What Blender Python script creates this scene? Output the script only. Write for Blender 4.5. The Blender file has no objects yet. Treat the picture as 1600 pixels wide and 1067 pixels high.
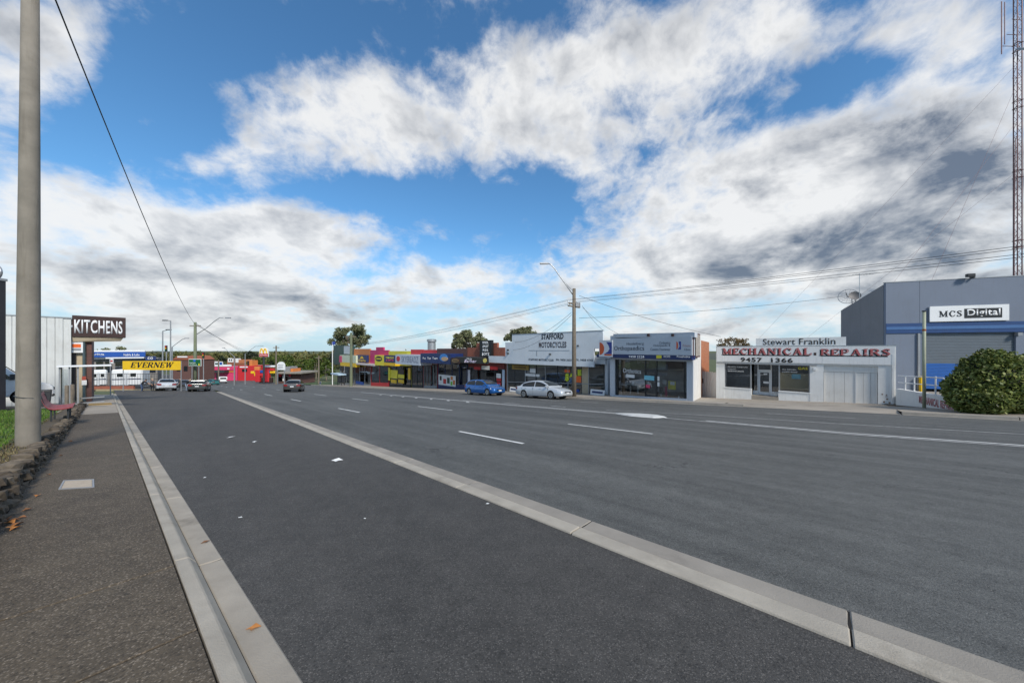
import bpy, bmesh, math, random
from mathutils import Vector, Matrix
random.seed(7)
R = math.radians
scene = bpy.context.scene
col = scene.collection

# ------------------------------------------------------------------ camera
F, YH, HP, CAM_H = 500.0, 546.0, 592.0, 1.65     # focal length / level horizon / vanishing row of the falling road, in px of 1600
S = (HP - YH) / F                                 # fall of the ground away from the camera
cam = bpy.data.cameras.new('camera')
cam_o = bpy.data.objects.new('camera', cam); col.objects.link(cam_o)
cam_o.location = (0, 0, CAM_H); cam_o.rotation_euler = (R(90), 0, 0)
cam.sensor_width = 36; cam.lens = 36 * F / 1600
cam.shift_y = (YH - 533.5) / 1600
cam.clip_start = .05; cam.clip_end = 6000
scene.camera = cam_o

# ------------------------------------------------------------------ light
SUN_DIR = Vector((.42, -.66, .66)).normalized()
sun = bpy.data.lights.new('sun', 'SUN'); sun.energy = 2.9; sun.angle = R(10); sun.color = (1, .93, .83)
sun_o = bpy.data.objects.new('sun', sun); col.objects.link(sun_o)
sun_o.rotation_euler = SUN_DIR.to_track_quat('Z', 'Y').to_euler()
scene.view_settings.view_transform = 'Standard'; scene.view_settings.look = 'None'
scene.view_settings.exposure = 0.46; scene.view_settings.gamma = 1
scene.render.engine = 'CYCLES'

def pdir(px, py):
    return Vector(((px - 800) / F, 1, (YH - py) / F))

class NT:
    """small helper to write node graphs as expressions"""
    def __init__(s, tree): s.t = tree; s.n = tree.nodes; s.l = tree.links
    def put(s, sock, v):
        if v is None: return
        if isinstance(v, bpy.types.NodeSocket): s.l.new(v, sock)
        else: sock.default_value = v
    def math(s, op, a, b=None, c=None, clamp=False):
        n = s.n.new('ShaderNodeMath'); n.operation = op; n.use_clamp = clamp
        s.put(n.inputs[0], a); s.put(n.inputs[1], b); s.put(n.inputs[2], c); return n.outputs[0]
    def vmath(s, op, a, b=None, scale=None):
        n = s.n.new('ShaderNodeVectorMath'); n.operation = op
        s.put(n.inputs[0], a); s.put(n.inputs[1], b)
        if scale is not None: s.put(n.inputs['Scale'], scale)
        return n.outputs['Value'] if op in ('DOT_PRODUCT', 'LENGTH', 'DISTANCE') else n.outputs[0]
    def noise(s, vec, scale, detail=6, rough=.55, dist=0, lac=2.0):
        n = s.n.new('ShaderNodeTexNoise'); s.put(n.inputs['Vector'], vec)
        n.inputs['Scale'].default_value = scale; n.inputs['Detail'].default_value = detail
        n.inputs['Roughness'].default_value = rough; n.inputs['Distortion'].default_value = dist
        n.inputs['Lacunarity'].default_value = lac
        return n.outputs['Fac']
    def voro(s, vec, scale, feature='F1'):
        n = s.n.new('ShaderNodeTexVoronoi'); n.feature = feature; s.put(n.inputs['Vector'], vec)
        n.inputs['Scale'].default_value = scale; return n
    def ramp(s, v, a, b, lo=0.0, hi=1.0, smooth=True):
        n = s.n.new('ShaderNodeMapRange'); n.interpolation_type = 'SMOOTHSTEP' if smooth else 'LINEAR'
        s.put(n.inputs[0], v); n.inputs[1].default_value = a; n.inputs[2].default_value = b
        n.inputs[3].default_value = lo; n.inputs[4].default_value = hi; return n.outputs[0]
    def mix(s, f, a, b, blend='MIX'):
        n = s.n.new('ShaderNodeMix'); n.data_type = 'RGBA'; n.blend_type = blend
        s.put(n.inputs[0], f); s.put(n.inputs[6], c4(a)); s.put(n.inputs[7], c4(b)); return n.outputs[2]
    def mapping(s, vec, rot=(0, 0, 0), scale=(1, 1, 1), loc=(0, 0, 0)):
        n = s.n.new('ShaderNodeMapping'); s.put(n.inputs[0], vec)
        n.inputs['Location'].default_value = loc
        n.inputs['Rotation'].default_value = rot; n.inputs['Scale'].default_value = scale; return n.outputs[0]
def c4(c):
    if isinstance(c, bpy.types.NodeSocket): return c
    if isinstance(c, (int, float)): return (c, c, c, 1)
    return tuple(c) + (1,) if len(c) == 3 else tuple(c)

# ------------------------------------------------------------------ sky with broken cloud
world = bpy.data.worlds.new('World'); scene.world = world; world.use_nodes = True
def build_sky():
    nt = NT(world.node_tree); nt.n.clear()
    out = nt.n.new('ShaderNodeOutputWorld'); bg = nt.n.new('ShaderNodeBackground')
    nt.l.new(bg.outputs[0], out.inputs[0])
    sky = nt.n.new('ShaderNodeTexSky'); sky.sky_type = 'NISHITA'; sky.sun_disc = False
    sky.sun_elevation = math.asin(SUN_DIR.z); sky.sun_rotation = math.atan2(SUN_DIR.x, SUN_DIR.y)
    sky.air_density = 1.0; sky.dust_density = .3; sky.ozone_density = 2.6
    tc = nt.n.new('ShaderNodeTexCoord'); d = nt.vmath('NORMALIZE', tc.outputs['Generated'])
    sep = nt.n.new('ShaderNodeSeparateXYZ'); nt.l.new(d, sep.inputs[0])
    h = nt.math('MAXIMUM', sep.outputs[2], 0.0)
    inv = nt.math('DIVIDE', 1.0, nt.math('ADD', h, .75))
    # rays are bent into a shell so that cloud flattens towards the horizon without streaking
    cmb = nt.n.new('ShaderNodeCombineXYZ')
    nt.put(cmb.inputs[0], sep.outputs[0]); nt.put(cmb.inputs[1], sep.outputs[1])
    ez = nt.math('MULTIPLY', nt.math('SUBTRACT', 1.0, nt.math('EXPONENT', nt.math('MULTIPLY', h, -4.0))), .55)
    nt.put(cmb.inputs[2], nt.math('MULTIPLY_ADD', h, .9, ez))
    q = nt.mapping(cmb.outputs[0], rot=(0, R(14), R(-20)), scale=(1.0, 1.0, 1.0), loc=(3.1, 7.7, 1.3))
    n_big = nt.noise(q, 2.2, 2, .5)
    n_mid = nt.noise(q, 5.2, 7, .60, .25)
    n_fine = nt.noise(q, 15.0, 6, .64, .3)
    q2 = nt.vmath('ADD', q, (.03, -.05, .07))
    n_mid2 = nt.noise(q2, 5.2, 4, .60, .25)
    cov = nt.math('ADD', nt.math('MULTIPLY', n_big, .22), nt.math('MULTIPLY', n_mid, 1.30))
    cov = nt.math('ADD', cov, nt.math('MULTIPLY', n_fine, .60))          # mean about .95
    dy = nt.math('MAXIMUM', sep.outputs[1], .04)
    gc = nt.n.new('ShaderNodeCombineXYZ')
    nt.put(gc.inputs[0], nt.math('DIVIDE', sep.outputs[0], dy)); nt.put(gc.inputs[1], nt.math('DIVIDE', sep.outputs[2], dy))
    gq = {0: gc.outputs[0]}; gq[20] = nt.mapping(gc.outputs[0], rot=(0, 0, R(-20)))
    def blob(px, py, rx, ry, w, ang=0):
        a = 20 if ang > 10 else 0
        c = Vector(((px - 800) / F, (YH - py) / F)); 
        if a: c = Matrix.Rotation(R(-20), 2) @ c
        ix, iy = F / (rx * 1.75), F / (ry * 1.75)
        n = nt.n.new('ShaderNodeVectorMath'); n.operation = 'MULTIPLY_ADD'; nt.put(n.inputs[0], gq[a])
        n.inputs[1].default_value = (ix, iy, 0); n.inputs[2].default_value = (-c.x * ix, -c.y * iy, 0)
        g = nt.n.new('ShaderNodeTexGradient'); g.gradient_type = 'SPHERICAL'; nt.l.new(n.outputs[0], g.inputs[0])
        return g.outputs['Fac'], w
    def total(lst):
        t = None
        for b in lst:
            v, w = blob(*b); t = nt.math('MULTIPLY_ADD', v, w, 0.0 if t is None else t)
        return t
    bias = total([(470, 175, 100, 70, .32), (640, 200, 120, 70, .28), (800, 150, 120, 85, .28), (880, 80, 60, 60, .12),
                  (230, 330, 300, 45, .26, -4), (120, 420, 260, 90, .32), (480, 365, 190, 32, .24, -8), (430, 455, 330, 40, .28), (300, 245, 100, 22, .18),
                  (225, 190, 60, 22, .30), (900, 230, 70, 50, .12), (60, 160, 60, 30, .16), (100, 55, 120, 75, .26), (30, 180, 60, 60, .12),
                  (1200, 55, 260, 60, .34, 8), (1010, 130, 110, 60, .22), (1110, 320, 190, 110, .30, 20), (1400, 230, 260, 90, .36, 25), (1530, 390, 260, 130, .42),
                  (1180, 420, 200, 60, .30), (930, 425, 220, 20, .16), (760, 520, 600, 24, .16),
                  (340, 80, 130, 75, -.42), (540, 45, 130, 50, -.32), (240, 130, 60, 60, -.22), (620, 300, 90, 30, -.10), (760, 330, 90, 60, -.36), (850, 260, 60, 60, -.16),
                  (700, 385, 90, 26, -.22), (900, 360, 90, 50, -.22), (1290, 135, 120, 30, -.40, 18), (835, 25, 45, 40, -.25), (950, 215, 40, 60, -.10), (160, 190, 130, 55, -.32), (330, 215, 90, 50, -.26), (450, 302, 200, 24, -.30), (60, 240, 70, 30, -.15), (640, 330, 110, 26, -.2), (560, 425, 60, 14, -.10)])
    cov = nt.math('ADD', cov, bias)
    alpha = nt.ramp(cov, .93, 1.40)
    thick = nt.ramp(cov, 1.2, 1.75)
    relief = nt.math('MULTIPLY', nt.math('SUBTRACT', n_mid, n_mid2), 1.5)
    dark = total([(1400, 200, 150, 34, .95, 22), (1520, 330, 130, 90, .85, 25), (1560, 250, 90, 60, .45), (1230, 390, 140, 30, .75, 12), (1260, 470, 110, 22, .8),
                  (1150, 290, 80, 18, .45, 8), (1480, 420, 220, 45, .8, 5), (120, 470, 260, 60, .30), (500, 225, 60, 60, .22), (260, 380, 200, 30, .18), (1180, 60, 120, 30, .18), (560, 480, 300, 24, .25)])
    dark = nt.math('MINIMUM', dark, .85)
    dk = nt.math('MULTIPLY', dark, nt.ramp(nt.math('ADD', n_mid, nt.math('MULTIPLY', n_fine, .35)), .44, .95, .25, 1.05))
    dk = nt.math('ADD', dk, nt.math('MULTIPLY', thick, .22))
    dk = nt.math('ADD', dk, nt.math('MULTIPLY', relief, 1.25))
    dk = nt.math('MINIMUM', nt.math('MAXIMUM', dk, 0.0), 1.0)
    cc = nt.mix(dk, (.67, .67, .665), (.115, .140, .185))
    skyc = nt.vmath('MULTIPLY', nt.vmath('SCALE', sky.outputs[0], scale=SKY_K), (.62, 1.0, 1.16))
    # haze of thin cloud low on the horizon
    low = nt.ramp(h, 0.0, .34, .85, 0.0)
    skyc = nt.mix(low, skyc, (.36, .48, .58))
    final = nt.mix(nt.math('MULTIPLY', alpha, .93), skyc, cc)
    nt.l.new(final, bg.inputs[0]); bg.inputs[1].default_value = SKY_S
SKY_S = .10; SKY_K = 1.0
def _sky():
    # everything is written at display level, then the Background's strength of .1 is compensated in the colours
    build_sky()
    nt = NT(world.node_tree)
    bg = [n for n in nt.n if n.type == 'BACKGROUND'][0]
    src = bg.inputs[0].links[0].from_socket
    nt.l.new(nt.vmath('SCALE', src, scale=1 / SKY_S), bg.inputs[0])
SKY_K = .108
_sky()
world.cycles.sampling_method = 'MANUAL'; world.cycles.sample_map_resolution = 512

# ------------------------------------------------------------------ ground shape and pixel helpers
def zg(Y):
    if Y < -40: return S * 40
    if Y <= 95: return -S * Y
    L = 60
    return -S * 95 - S * L * (1 - math.exp(-(Y - 95) / L))
def at(px, Y, lift=0.0):
    return Vector(((px - 800) / F * Y, Y, zg(Y) + lift))
def G(px, py, lift=0.0):
    f = lambda Y: CAM_H + (YH - py) / F * Y - zg(Y) - lift
    a = .3; b = a
    while b < 900:
        b = a * 1.04
        if f(b) < 0: break
        a = b
    for _ in range(40):
        m = (a + b) / 2
        if f(m) > 0: a = m
        else: b = m
    return Vector(((px - 800) / F * a, a, zg(a) + lift))
def ZP(py, Y): return CAM_H + (YH - py) / F * Y
UR = Vector((-512, F, 0)).normalized()          # along the main road, away
VR = Vector((F, 512, 0)).normalized()           # across it, to the shops
def RD(u, v, lift=0.0):
    p = UR * u + VR * v; return Vector((p.x, p.y, zg(p.y) + lift))
def UV(p): return p.x * UR.x + p.y * UR.y, p.x * VR.x + p.y * VR.y
def onv(px, v, lift=0.0):                        # where the column px meets the line at offset v across the road
    k = (px - 800) / F; Y = v / (VR.x * k + VR.y)
    return Vector((k * Y, Y, zg(Y) + lift))

# ------------------------------------------------------------------ materials
MATS = {}
def newmat(name):
    m = bpy.data.materials.new(name); m.use_nodes = True
    nt = NT(m.node_tree); bs = nt.n['Principled BSDF']; MATS[name] = m
    return m, nt, bs
def M(name, c=None, rough=.6, var=.12, scale=2.5, bump=0.0, bscale=60, metal=0, spec=.5, dirt=0.0, dirtc=(.12, .10, .08), coat=0, streak=0.0, rv=.08):
    if name in MATS: return MATS[name]
    m, nt, bs = newmat(name)
    g = nt.n.new('ShaderNodeNewGeometry').outputs['Position']
    base = c4(c)
    n1 = nt.noise(g, scale, 5, .6)
    colr = nt.mix(nt.ramp(n1, .25, .75, smooth=False), [x * (1 - var) for x in c], [min(1, x * (1 + var)) for x in c])
    if dirt:
        n2 = nt.noise(g, scale * .6, 8, .7)
        colr = nt.mix(nt.math('MULTIPLY', nt.ramp(n2, .52, .72), dirt), colr, dirtc)
    if streak:
        n3 = nt.noise(nt.mapping(g, scale=(5, 5, .35)), 2.0, 6, .65)
        colr = nt.mix(nt.math('MULTIPLY', nt.ramp(n3, .5, .75), streak), colr, dirtc)
    nt.l.new(colr, bs.inputs['Base Color'])
    n4 = nt.noise(g, 9, 4, .6)
    nt.put(bs.inputs['Roughness'], nt.ramp(n4, .2, .8, max(.03, rough - rv), min(1, rough + rv), smooth=False))
    bs.inputs['Metallic'].default_value = metal; bs.inputs['Specular IOR Level'].default_value = spec
    bs.inputs['Coat Weight'].default_value = coat; bs.inputs['Coat Roughness'].default_value = .06
    if bump:
        b = nt.n.new('ShaderNodeBump'); b.inputs['Strength'].default_value = bump; b.inputs['Distance'].default_value = .01
        nt.put(b.inputs['Height'], nt.noise(g, bscale, 6, .65)); nt.l.new(b.outputs[0], bs.inputs['Normal'])
    return m
def road_mat(name, c1, c2, speck, spec_amt=.35, streaky=0.0, warm=(.1, .09, .08), cracks=.5, fine=1.0):
    m, nt, bs = newmat(name)
    g = nt.n.new('ShaderNodeNewGeometry').outputs['Position']
    r = nt.mapping(g, rot=(0, 0, -math.atan2(UR.y, UR.x)))
    n1 = nt.noise(g, .35, 6, .6); n2 = nt.noise(g, 2.2, 7, .65)
    f = nt.math('ADD', nt.math('MULTIPLY', n1, .6), nt.math('MULTIPLY', n2, .4))
    colr = nt.mix(nt.ramp(f, .32, .68), c1, c2)
    if streaky:
        st = nt.noise(nt.mapping(r, scale=(.035, 1.05, 1)), 1.0, 5, .55)
        st2 = nt.noise(nt.mapping(r, scale=(.09, 3.3, 1), loc=(4, 2, 0)), 1.0, 5, .6)
        sm = nt.ramp(nt.math('ADD', nt.math('MULTIPLY', st, .65), nt.math('MULTIPLY', st2, .35)), .36, .66)
        colr = nt.mix(nt.math('MULTIPLY', sm, streaky), colr, [x * 1.75 for x in c2])
    v = nt.voro(g, 105 * fine); h1 = nt.n.new('ShaderNodeSeparateColor'); nt.l.new(v.outputs['Color'], h1.inputs[0])
    sp = nt.math('MULTIPLY', nt.ramp(h1.outputs[0], .35, 1.0), nt.ramp(v.outputs['Distance'], .1, .7, 1, 0))
    colr = nt.mix(nt.math('MULTIPLY', sp, spec_amt * .42), colr, speck)
    v3 = nt.voro(g, 40 * fine); h3 = nt.n.new('ShaderNodeSeparateColor'); nt.l.new(v3.outputs['Color'], h3.inputs[0])
    sp3 = nt.math('MULTIPLY', nt.ramp(h3.outputs[1], .93, 1.0), nt.ramp(v3.outputs['Distance'], .0, .28, 1, 0))
    colr = nt.mix(nt.math('MULTIPLY', sp3, spec_amt * .8), colr, speck)
    dk = nt.ramp(h1.outputs[2], .0, .35, .55, 1.0)
    colr = nt.mix(1.0, colr, dk, 'MULTIPLY')
    pat = nt.noise(g, 5.5, 6, .7)
    colr = nt.mix(1.0, colr, nt.ramp(pat, .25, .75, .80, 1.20, False), 'MULTIPLY')
    wv = nt.noise(g, 1.6, 5, .7)
    cmbw = nt.n.new('ShaderNodeCombineXYZ'); nt.put(cmbw.inputs[0], wv); nt.put(cmbw.inputs[1], nt.noise(g, 2.1, 5, .7))
    ck = nt.voro(nt.vmath('ADD', g, nt.vmath('SCALE', cmbw.outputs[0], scale=1.6)), .30, 'DISTANCE_TO_EDGE')
    crack = nt.math('MULTIPLY', nt.ramp(ck.outputs['Distance'], .0, .006, 1, 0), nt.ramp(nt.noise(g, .5, 3, .5), .50, .62))
    colr = nt.mix(nt.math('MULTIPLY', crack, cracks), colr, [x * .35 for x in c1])
    stain = nt.noise(g, 1.1, 9, .75)
    colr = nt.mix(nt.math('MULTIPLY', nt.ramp(stain, .58, .74), .5), colr, warm)
    nt.l.new(colr, bs.inputs['Base Color'])
    bs.inputs['Roughness'].default_value = .72; bs.inputs['Specular IOR Level'].default_value = .38
    b = nt.n.new('ShaderNodeBump'); b.inputs['Strength'].default_value = .55; b.inputs['Distance'].default_value = .006
    hh = nt.math('ADD', nt.math('MULTIPLY', v.outputs['Distance'], -1.0), nt.noise(g, 240, 4, .6))
    nt.put(b.inputs['Height'], hh); nt.l.new(b.outputs[0], bs.inputs['Normal'])
    return m
def glass_mat(name, tint=(.90, .92, .93), refl=.04, rough=.02):
    m = bpy.data.materials.new(name); m.use_nodes = True; nt = NT(m.node_tree); MATS[name] = m
    nt.n.remove(nt.n['Principled BSDF']); out = nt.n['Material Output']
    tr = nt.n.new('ShaderNodeBsdfTransparent'); tr.inputs[0].default_value = c4(tint)
    gl = nt.n.new('ShaderNodeBsdfGlossy'); gl.inputs['Roughness'].default_value = rough; gl.inputs[0].default_value = (.9, .92, .95, 1)
    fr = nt.n.new('ShaderNodeFresnel'); fr.inputs[0].default_value = 1.5
    fac = nt.math('ADD', nt.math('MULTIPLY', fr.outputs[0], .9), refl, clamp=True)
    mx = nt.n.new('ShaderNodeMixShader'); nt.put(mx.inputs[0], fac)
    nt.l.new(tr.outputs[0], mx.inputs[1]); nt.l.new(gl.outputs[0], mx.inputs[2]); nt.l.new(mx.outputs[0], out.inputs[0])
    return m
def brick_mat(name, c1, c2, mortar):
    m, nt, bs = newmat(name)
    tc = nt.n.new('ShaderNodeTexCoord')
    g = nt.n.new('ShaderNodeNewGeometry').outputs['Position']
    o = tc.outputs['Object']; sp = nt.n.new('ShaderNodeSeparateXYZ'); nt.l.new(o, sp.inputs[0])
    cm = nt.n.new('ShaderNodeCombineXYZ'); nt.put(cm.inputs[0], nt.math('ADD', sp.outputs[0], sp.outputs[1])); nt.put(cm.inputs[1], sp.outputs[2])
    br = nt.n.new('ShaderNodeTexBrick'); nt.l.new(cm.outputs[0], br.inputs['Vector'])
    br.inputs['Color1'].default_value = c4(c1); br.inputs['Color2'].default_value = c4(c2); br.inputs['Mortar'].default_value = c4(mortar)
    br.inputs['Scale'].default_value = 1; br.inputs['Brick Width'].default_value = .24; br.inputs['Row Height'].default_value = .086; br.inputs['Mortar Size'].default_value = .006
    n = nt.noise(g, 1.3, 7, .7)
    colr = nt.mix(nt.math('MULTIPLY', nt.ramp(n, .5, .75), .5), br.outputs[0], [x * .55 for x in c1])
    nt.l.new(colr, bs.inputs['Base Color']); bs.inputs['Roughness'].default_value = .85
    return m
def leaf_mat(name, cols, rough=.55, trans=.25):
    m, nt, bs = newmat(name)
    g = nt.n.new('ShaderNodeNewGeometry')
    rnd = g.outputs['Random Per Island']
    rp = nt.n.new('ShaderNodeValToRGB'); nt.l.new(rnd, rp.inputs[0])
    rp.color_ramp.elements[0].color = c4(cols[0]); rp.color_ramp.elements[1].color = c4(cols[-1])
    for i, c in enumerate(cols[1:-1]):
        e = rp.color_ramp.elements.new((i + 1) / (len(cols) - 1)); e.color = c4(c)
    cl = nt.noise(g.outputs['Position'], .7, 3, .5)
    colr = nt.mix(1.0, rp.outputs[0], nt.ramp(cl, .3, .7, .7, 1.25, False), 'MULTIPLY')
    nt.l.new(colr, bs.inputs['Base Color']); bs.inputs['Roughness'].default_value = rough
    bs.inputs['Specular IOR Level'].default_value = .3
    out = nt.n['Material Output']
    tl = nt.n.new('ShaderNodeBsdfTranslucent'); nt.l.new(colr, tl.inputs[0])
    mx = nt.n.new('ShaderNodeMixShader'); mx.inputs[0].default_value = trans
    nt.l.new(bs.outputs[0], mx.inputs[1]); nt.l.new(tl.outputs[0], mx.inputs[2]); nt.l.new(mx.outputs[0], out.inputs[0])
    return m

# ------------------------------------------------------------------ mesh helpers
class MB:
    def __init__(s): s.v = []; s.f = []
    def add(s, vs, fs):
        o = len(s.v); s.v += [tuple(x) for x in vs]; s.f += [tuple(i + o for i in f) for f in fs]; return s
    def box(s, x0, x1, y0, y1, z0, z1):
        if x0 > x1: x0, x1 = x1, x0
        if y0 > y1: y0, y1 = y1, y0
        if z0 > z1: z0, z1 = z1, z0
        return s.add([(x0, y0, z0), (x1, y0, z0), (x1, y1, z0), (x0, y1, z0), (x0, y0, z1), (x1, y0, z1), (x1, y1, z1), (x0, y1, z1)],
                     [(0, 3, 2, 1), (4, 5, 6, 7), (0, 1, 5, 4), (1, 2, 6, 5), (2, 3, 7, 6), (3, 0, 4, 7)])
    def hexa(s, lo, hi):   # two loops of the same count, closed solid
        n = len(lo)
        return s.add(list(lo) + list(hi), [tuple(reversed(range(n))), tuple(range(n, 2 * n))] + [(i, (i + 1) % n, n + (i + 1) % n, n + i) for i in range(n)])
    def quad(s, a, b, c, d): return s.add([a, b, c, d], [(0, 1, 2, 3)])
    def prism_y(s, poly, y0, y1):      # poly in (x,z)
        n = len(poly)
        area = sum(poly[i][0] * poly[(i + 1) % n][1] - poly[(i + 1) % n][0] * poly[i][1] for i in range(n))
        if area < 0: poly = poly[::-1]
        return s.add([(x, y0, z) for x, z in poly] + [(x, y1, z) for x, z in poly],
                     [tuple(range(n)), tuple(reversed(range(n, 2 * n)))] + [(i, n + i, n + (i + 1) % n, (i + 1) % n) for i in range(n)])
    def tube(s, pts, rads, n=8, cap=True):
        pts = [Vector(p) for p in pts]
        if not isinstance(rads, (list, tuple)): rads = [rads] * len(pts)
        o = len(s.v); prev = None
        for i, p in enumerate(pts):
            t = (pts[min(i + 1, len(pts) - 1)] - pts[max(i - 1, 0)]).normalized()
            if prev is None:
                a = t.orthogonal().normalized()
            else:
                a = (prev - t * prev.dot(t)).normalized()
            prev = a; b = t.cross(a)
            for k in range(n):
                an = 2 * math.pi * k / n
                s.v.append(tuple(p + (a * math.cos(an) + b * math.sin(an)) * rads[i]))
        for i in range(len(pts) - 1):
            for k in range(n):
                s.f.append((o + i * n + k, o + i * n + (k + 1) % n, o + (i + 1) * n + (k + 1) % n, o + (i + 1) * n + k))
        if cap:
            s.f.append(tuple(o + k for k in reversed(range(n)))); e = o + (len(pts) - 1) * n
            s.f.append(tuple(e + k for k in range(n)))
        return s
    def build(s, name, mat, parent=None, smooth=False, bevel=0, seg=1, mesh_only=False):
        me = bpy.data.meshes.new(name); me.from_pydata(s.v, [], s.f)
        if bevel:
            bm = bmesh.new(); bm.from_mesh(me)
            es = [e for e in bm.edges if len(e.link_faces) == 2 and e.calc_face_angle(0) > .6]
            bmesh.ops.bevel(bm, geom=es, offset=bevel, segments=seg, affect='EDGES', profile=.5, clamp_overlap=True)
            bm.to_mesh(me); bm.free()
        if smooth:
            for p in me.polygons: p.use_smooth = True
        me.materials.append(mat)
        if mesh_only: return me
        return link(name, me, parent)
def link(name, me, parent=None):
    o = bpy.data.objects.new(name, me); col.objects.link(o)
    if parent: o.parent = parent
    return o
def tag(o, label=None, cat=None, group=None, kind=None):
    if label: o['label'] = label
    if cat: o['category'] = cat
    if group: o['group'] = group
    if kind: o['kind'] = kind
    return o
def empty(name, loc, rz=0):
    o = bpy.data.objects.new(name, None); col.objects.link(o); o.location = loc; o.rotation_euler = (0, 0, rz)
    o.empty_display_size = .2; return o
def copy_tree(o, parent=None):
    c = o.copy(); col.objects.link(c); c.parent = parent
    for ch in o.children: copy_tree(ch, c)
    return c

class Facade:
    """a thing whose front stands on the line A-B; local x along it, y inwards, z up from A"""
    def __init__(s, name, label, cat, A, B, group=None):
        s.A = A.copy(); s.B = B.copy(); d = (B - A); d.z = 0; s.L = d.length; s.u = d.normalized()
        s.inn = Vector((-s.u.y, s.u.x, 0))
        s.o = empty(name, A, math.atan2(s.u.y, s.u.x)); tag(s.o, label, cat, group)
        s.zb = min(0, B.z - A.z) - .35; s.zB = B.z - A.z
    def pix(s, px, py, d=0.0):
        D = pdir(px, py); P0 = s.A + s.inn * d; C = Vector((0, 0, CAM_H))
        t = (P0 - C).dot(s.inn) / D.dot(s.inn); P = C + D * t
        return (P - s.A).dot(s.u), P.z - s.A.z
    def rect(s, x0, y0, x1, y1, d=0.0):
        ym = (y0 + y1) / 2; xm = (x0 + x1) / 2
        return s.pix(x0, ym, d)[0], s.pix(x1, ym, d)[0], s.pix(xm, y1, d)[1], s.pix(xm, y0, d)[1]
    def box(s, name, mat, x0, x1, y0, y1, z0, z1, parent=None, bevel=0):
        return MB().box(x0, x1, y0, y1, z0, z1).build(name, mat, parent or s.o, bevel=bevel)
    def pbox(s, name, mat, x0, y0, x1, y1, d=0.0, th=.05, parent=None, bevel=0):   # from a pixel rectangle on the plane y=d
        a, b, z0, z1 = s.rect(x0, y0, x1, y1, d)
        return s.box(name, mat, a, b, d, d + th, z0, z1, parent, bevel)
    def text(s, body, mat, x0, y0, x1, y1, d, parent, bold=0.0, shear=0.0, font=None, name='lettering', th=.006):
        a, b, z0, z1 = s.rect(x0, y0, x1, y1, d)
        me = (font or text_mesh)(body, bold, shear, th)
        return place_text(me, name, mat, parent, a, b, d, z0, z1)
def place_text(me, name, mat, parent, a, b, d, z0, z1):
    xs = [v.co.x for v in me.vertices]; zs = [v.co.z for v in me.vertices]
    lx, hx, lz, hz = min(xs), max(xs), min(zs), max(zs)
    for v in me.vertices:
        v.co.x = a + (v.co.x - lx) / (hx - lx) * (b - a); v.co.z = z0 + (v.co.z - lz) / max(1e-6, hz - lz) * (z1 - z0); v.co.y = d + v.co.y
    me.materials.clear(); me.materials.append(mat)
    return link(name, me, parent)
def text_mesh(body, bold=0.0, shear=0.0, th=.006):
    cu = bpy.data.curves.new('txt', 'FONT'); cu.body = body; cu.size = 1; cu.offset = bold; cu.shear = shear; cu.resolution_u = 3
    cu.space_character = 1 + bold * 3; cu.align_x = 'CENTER'
    o = bpy.data.objects.new('txt', cu); col.objects.link(o)
    dg = bpy.context.evaluated_depsgraph_get(); me = bpy.data.meshes.new_from_object(o.evaluated_get(dg))
    bpy.data.objects.remove(o); bpy.data.curves.remove(cu)
    bm = bmesh.new(); bm.from_mesh(me)
    for v in bm.verts: v.co = Vector((v.co.x, 0, v.co.y))
    r = bmesh.ops.extrude_face_region(bm, geom=bm.faces[:])
    for v in [g for g in r['geom'] if isinstance(g, bmesh.types.BMVert)]: v.co.y -= th
    bmesh.ops.recalc_face_normals(bm, faces=bm.faces[:])
    bm.to_mesh(me); bm.free(); return me
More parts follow.
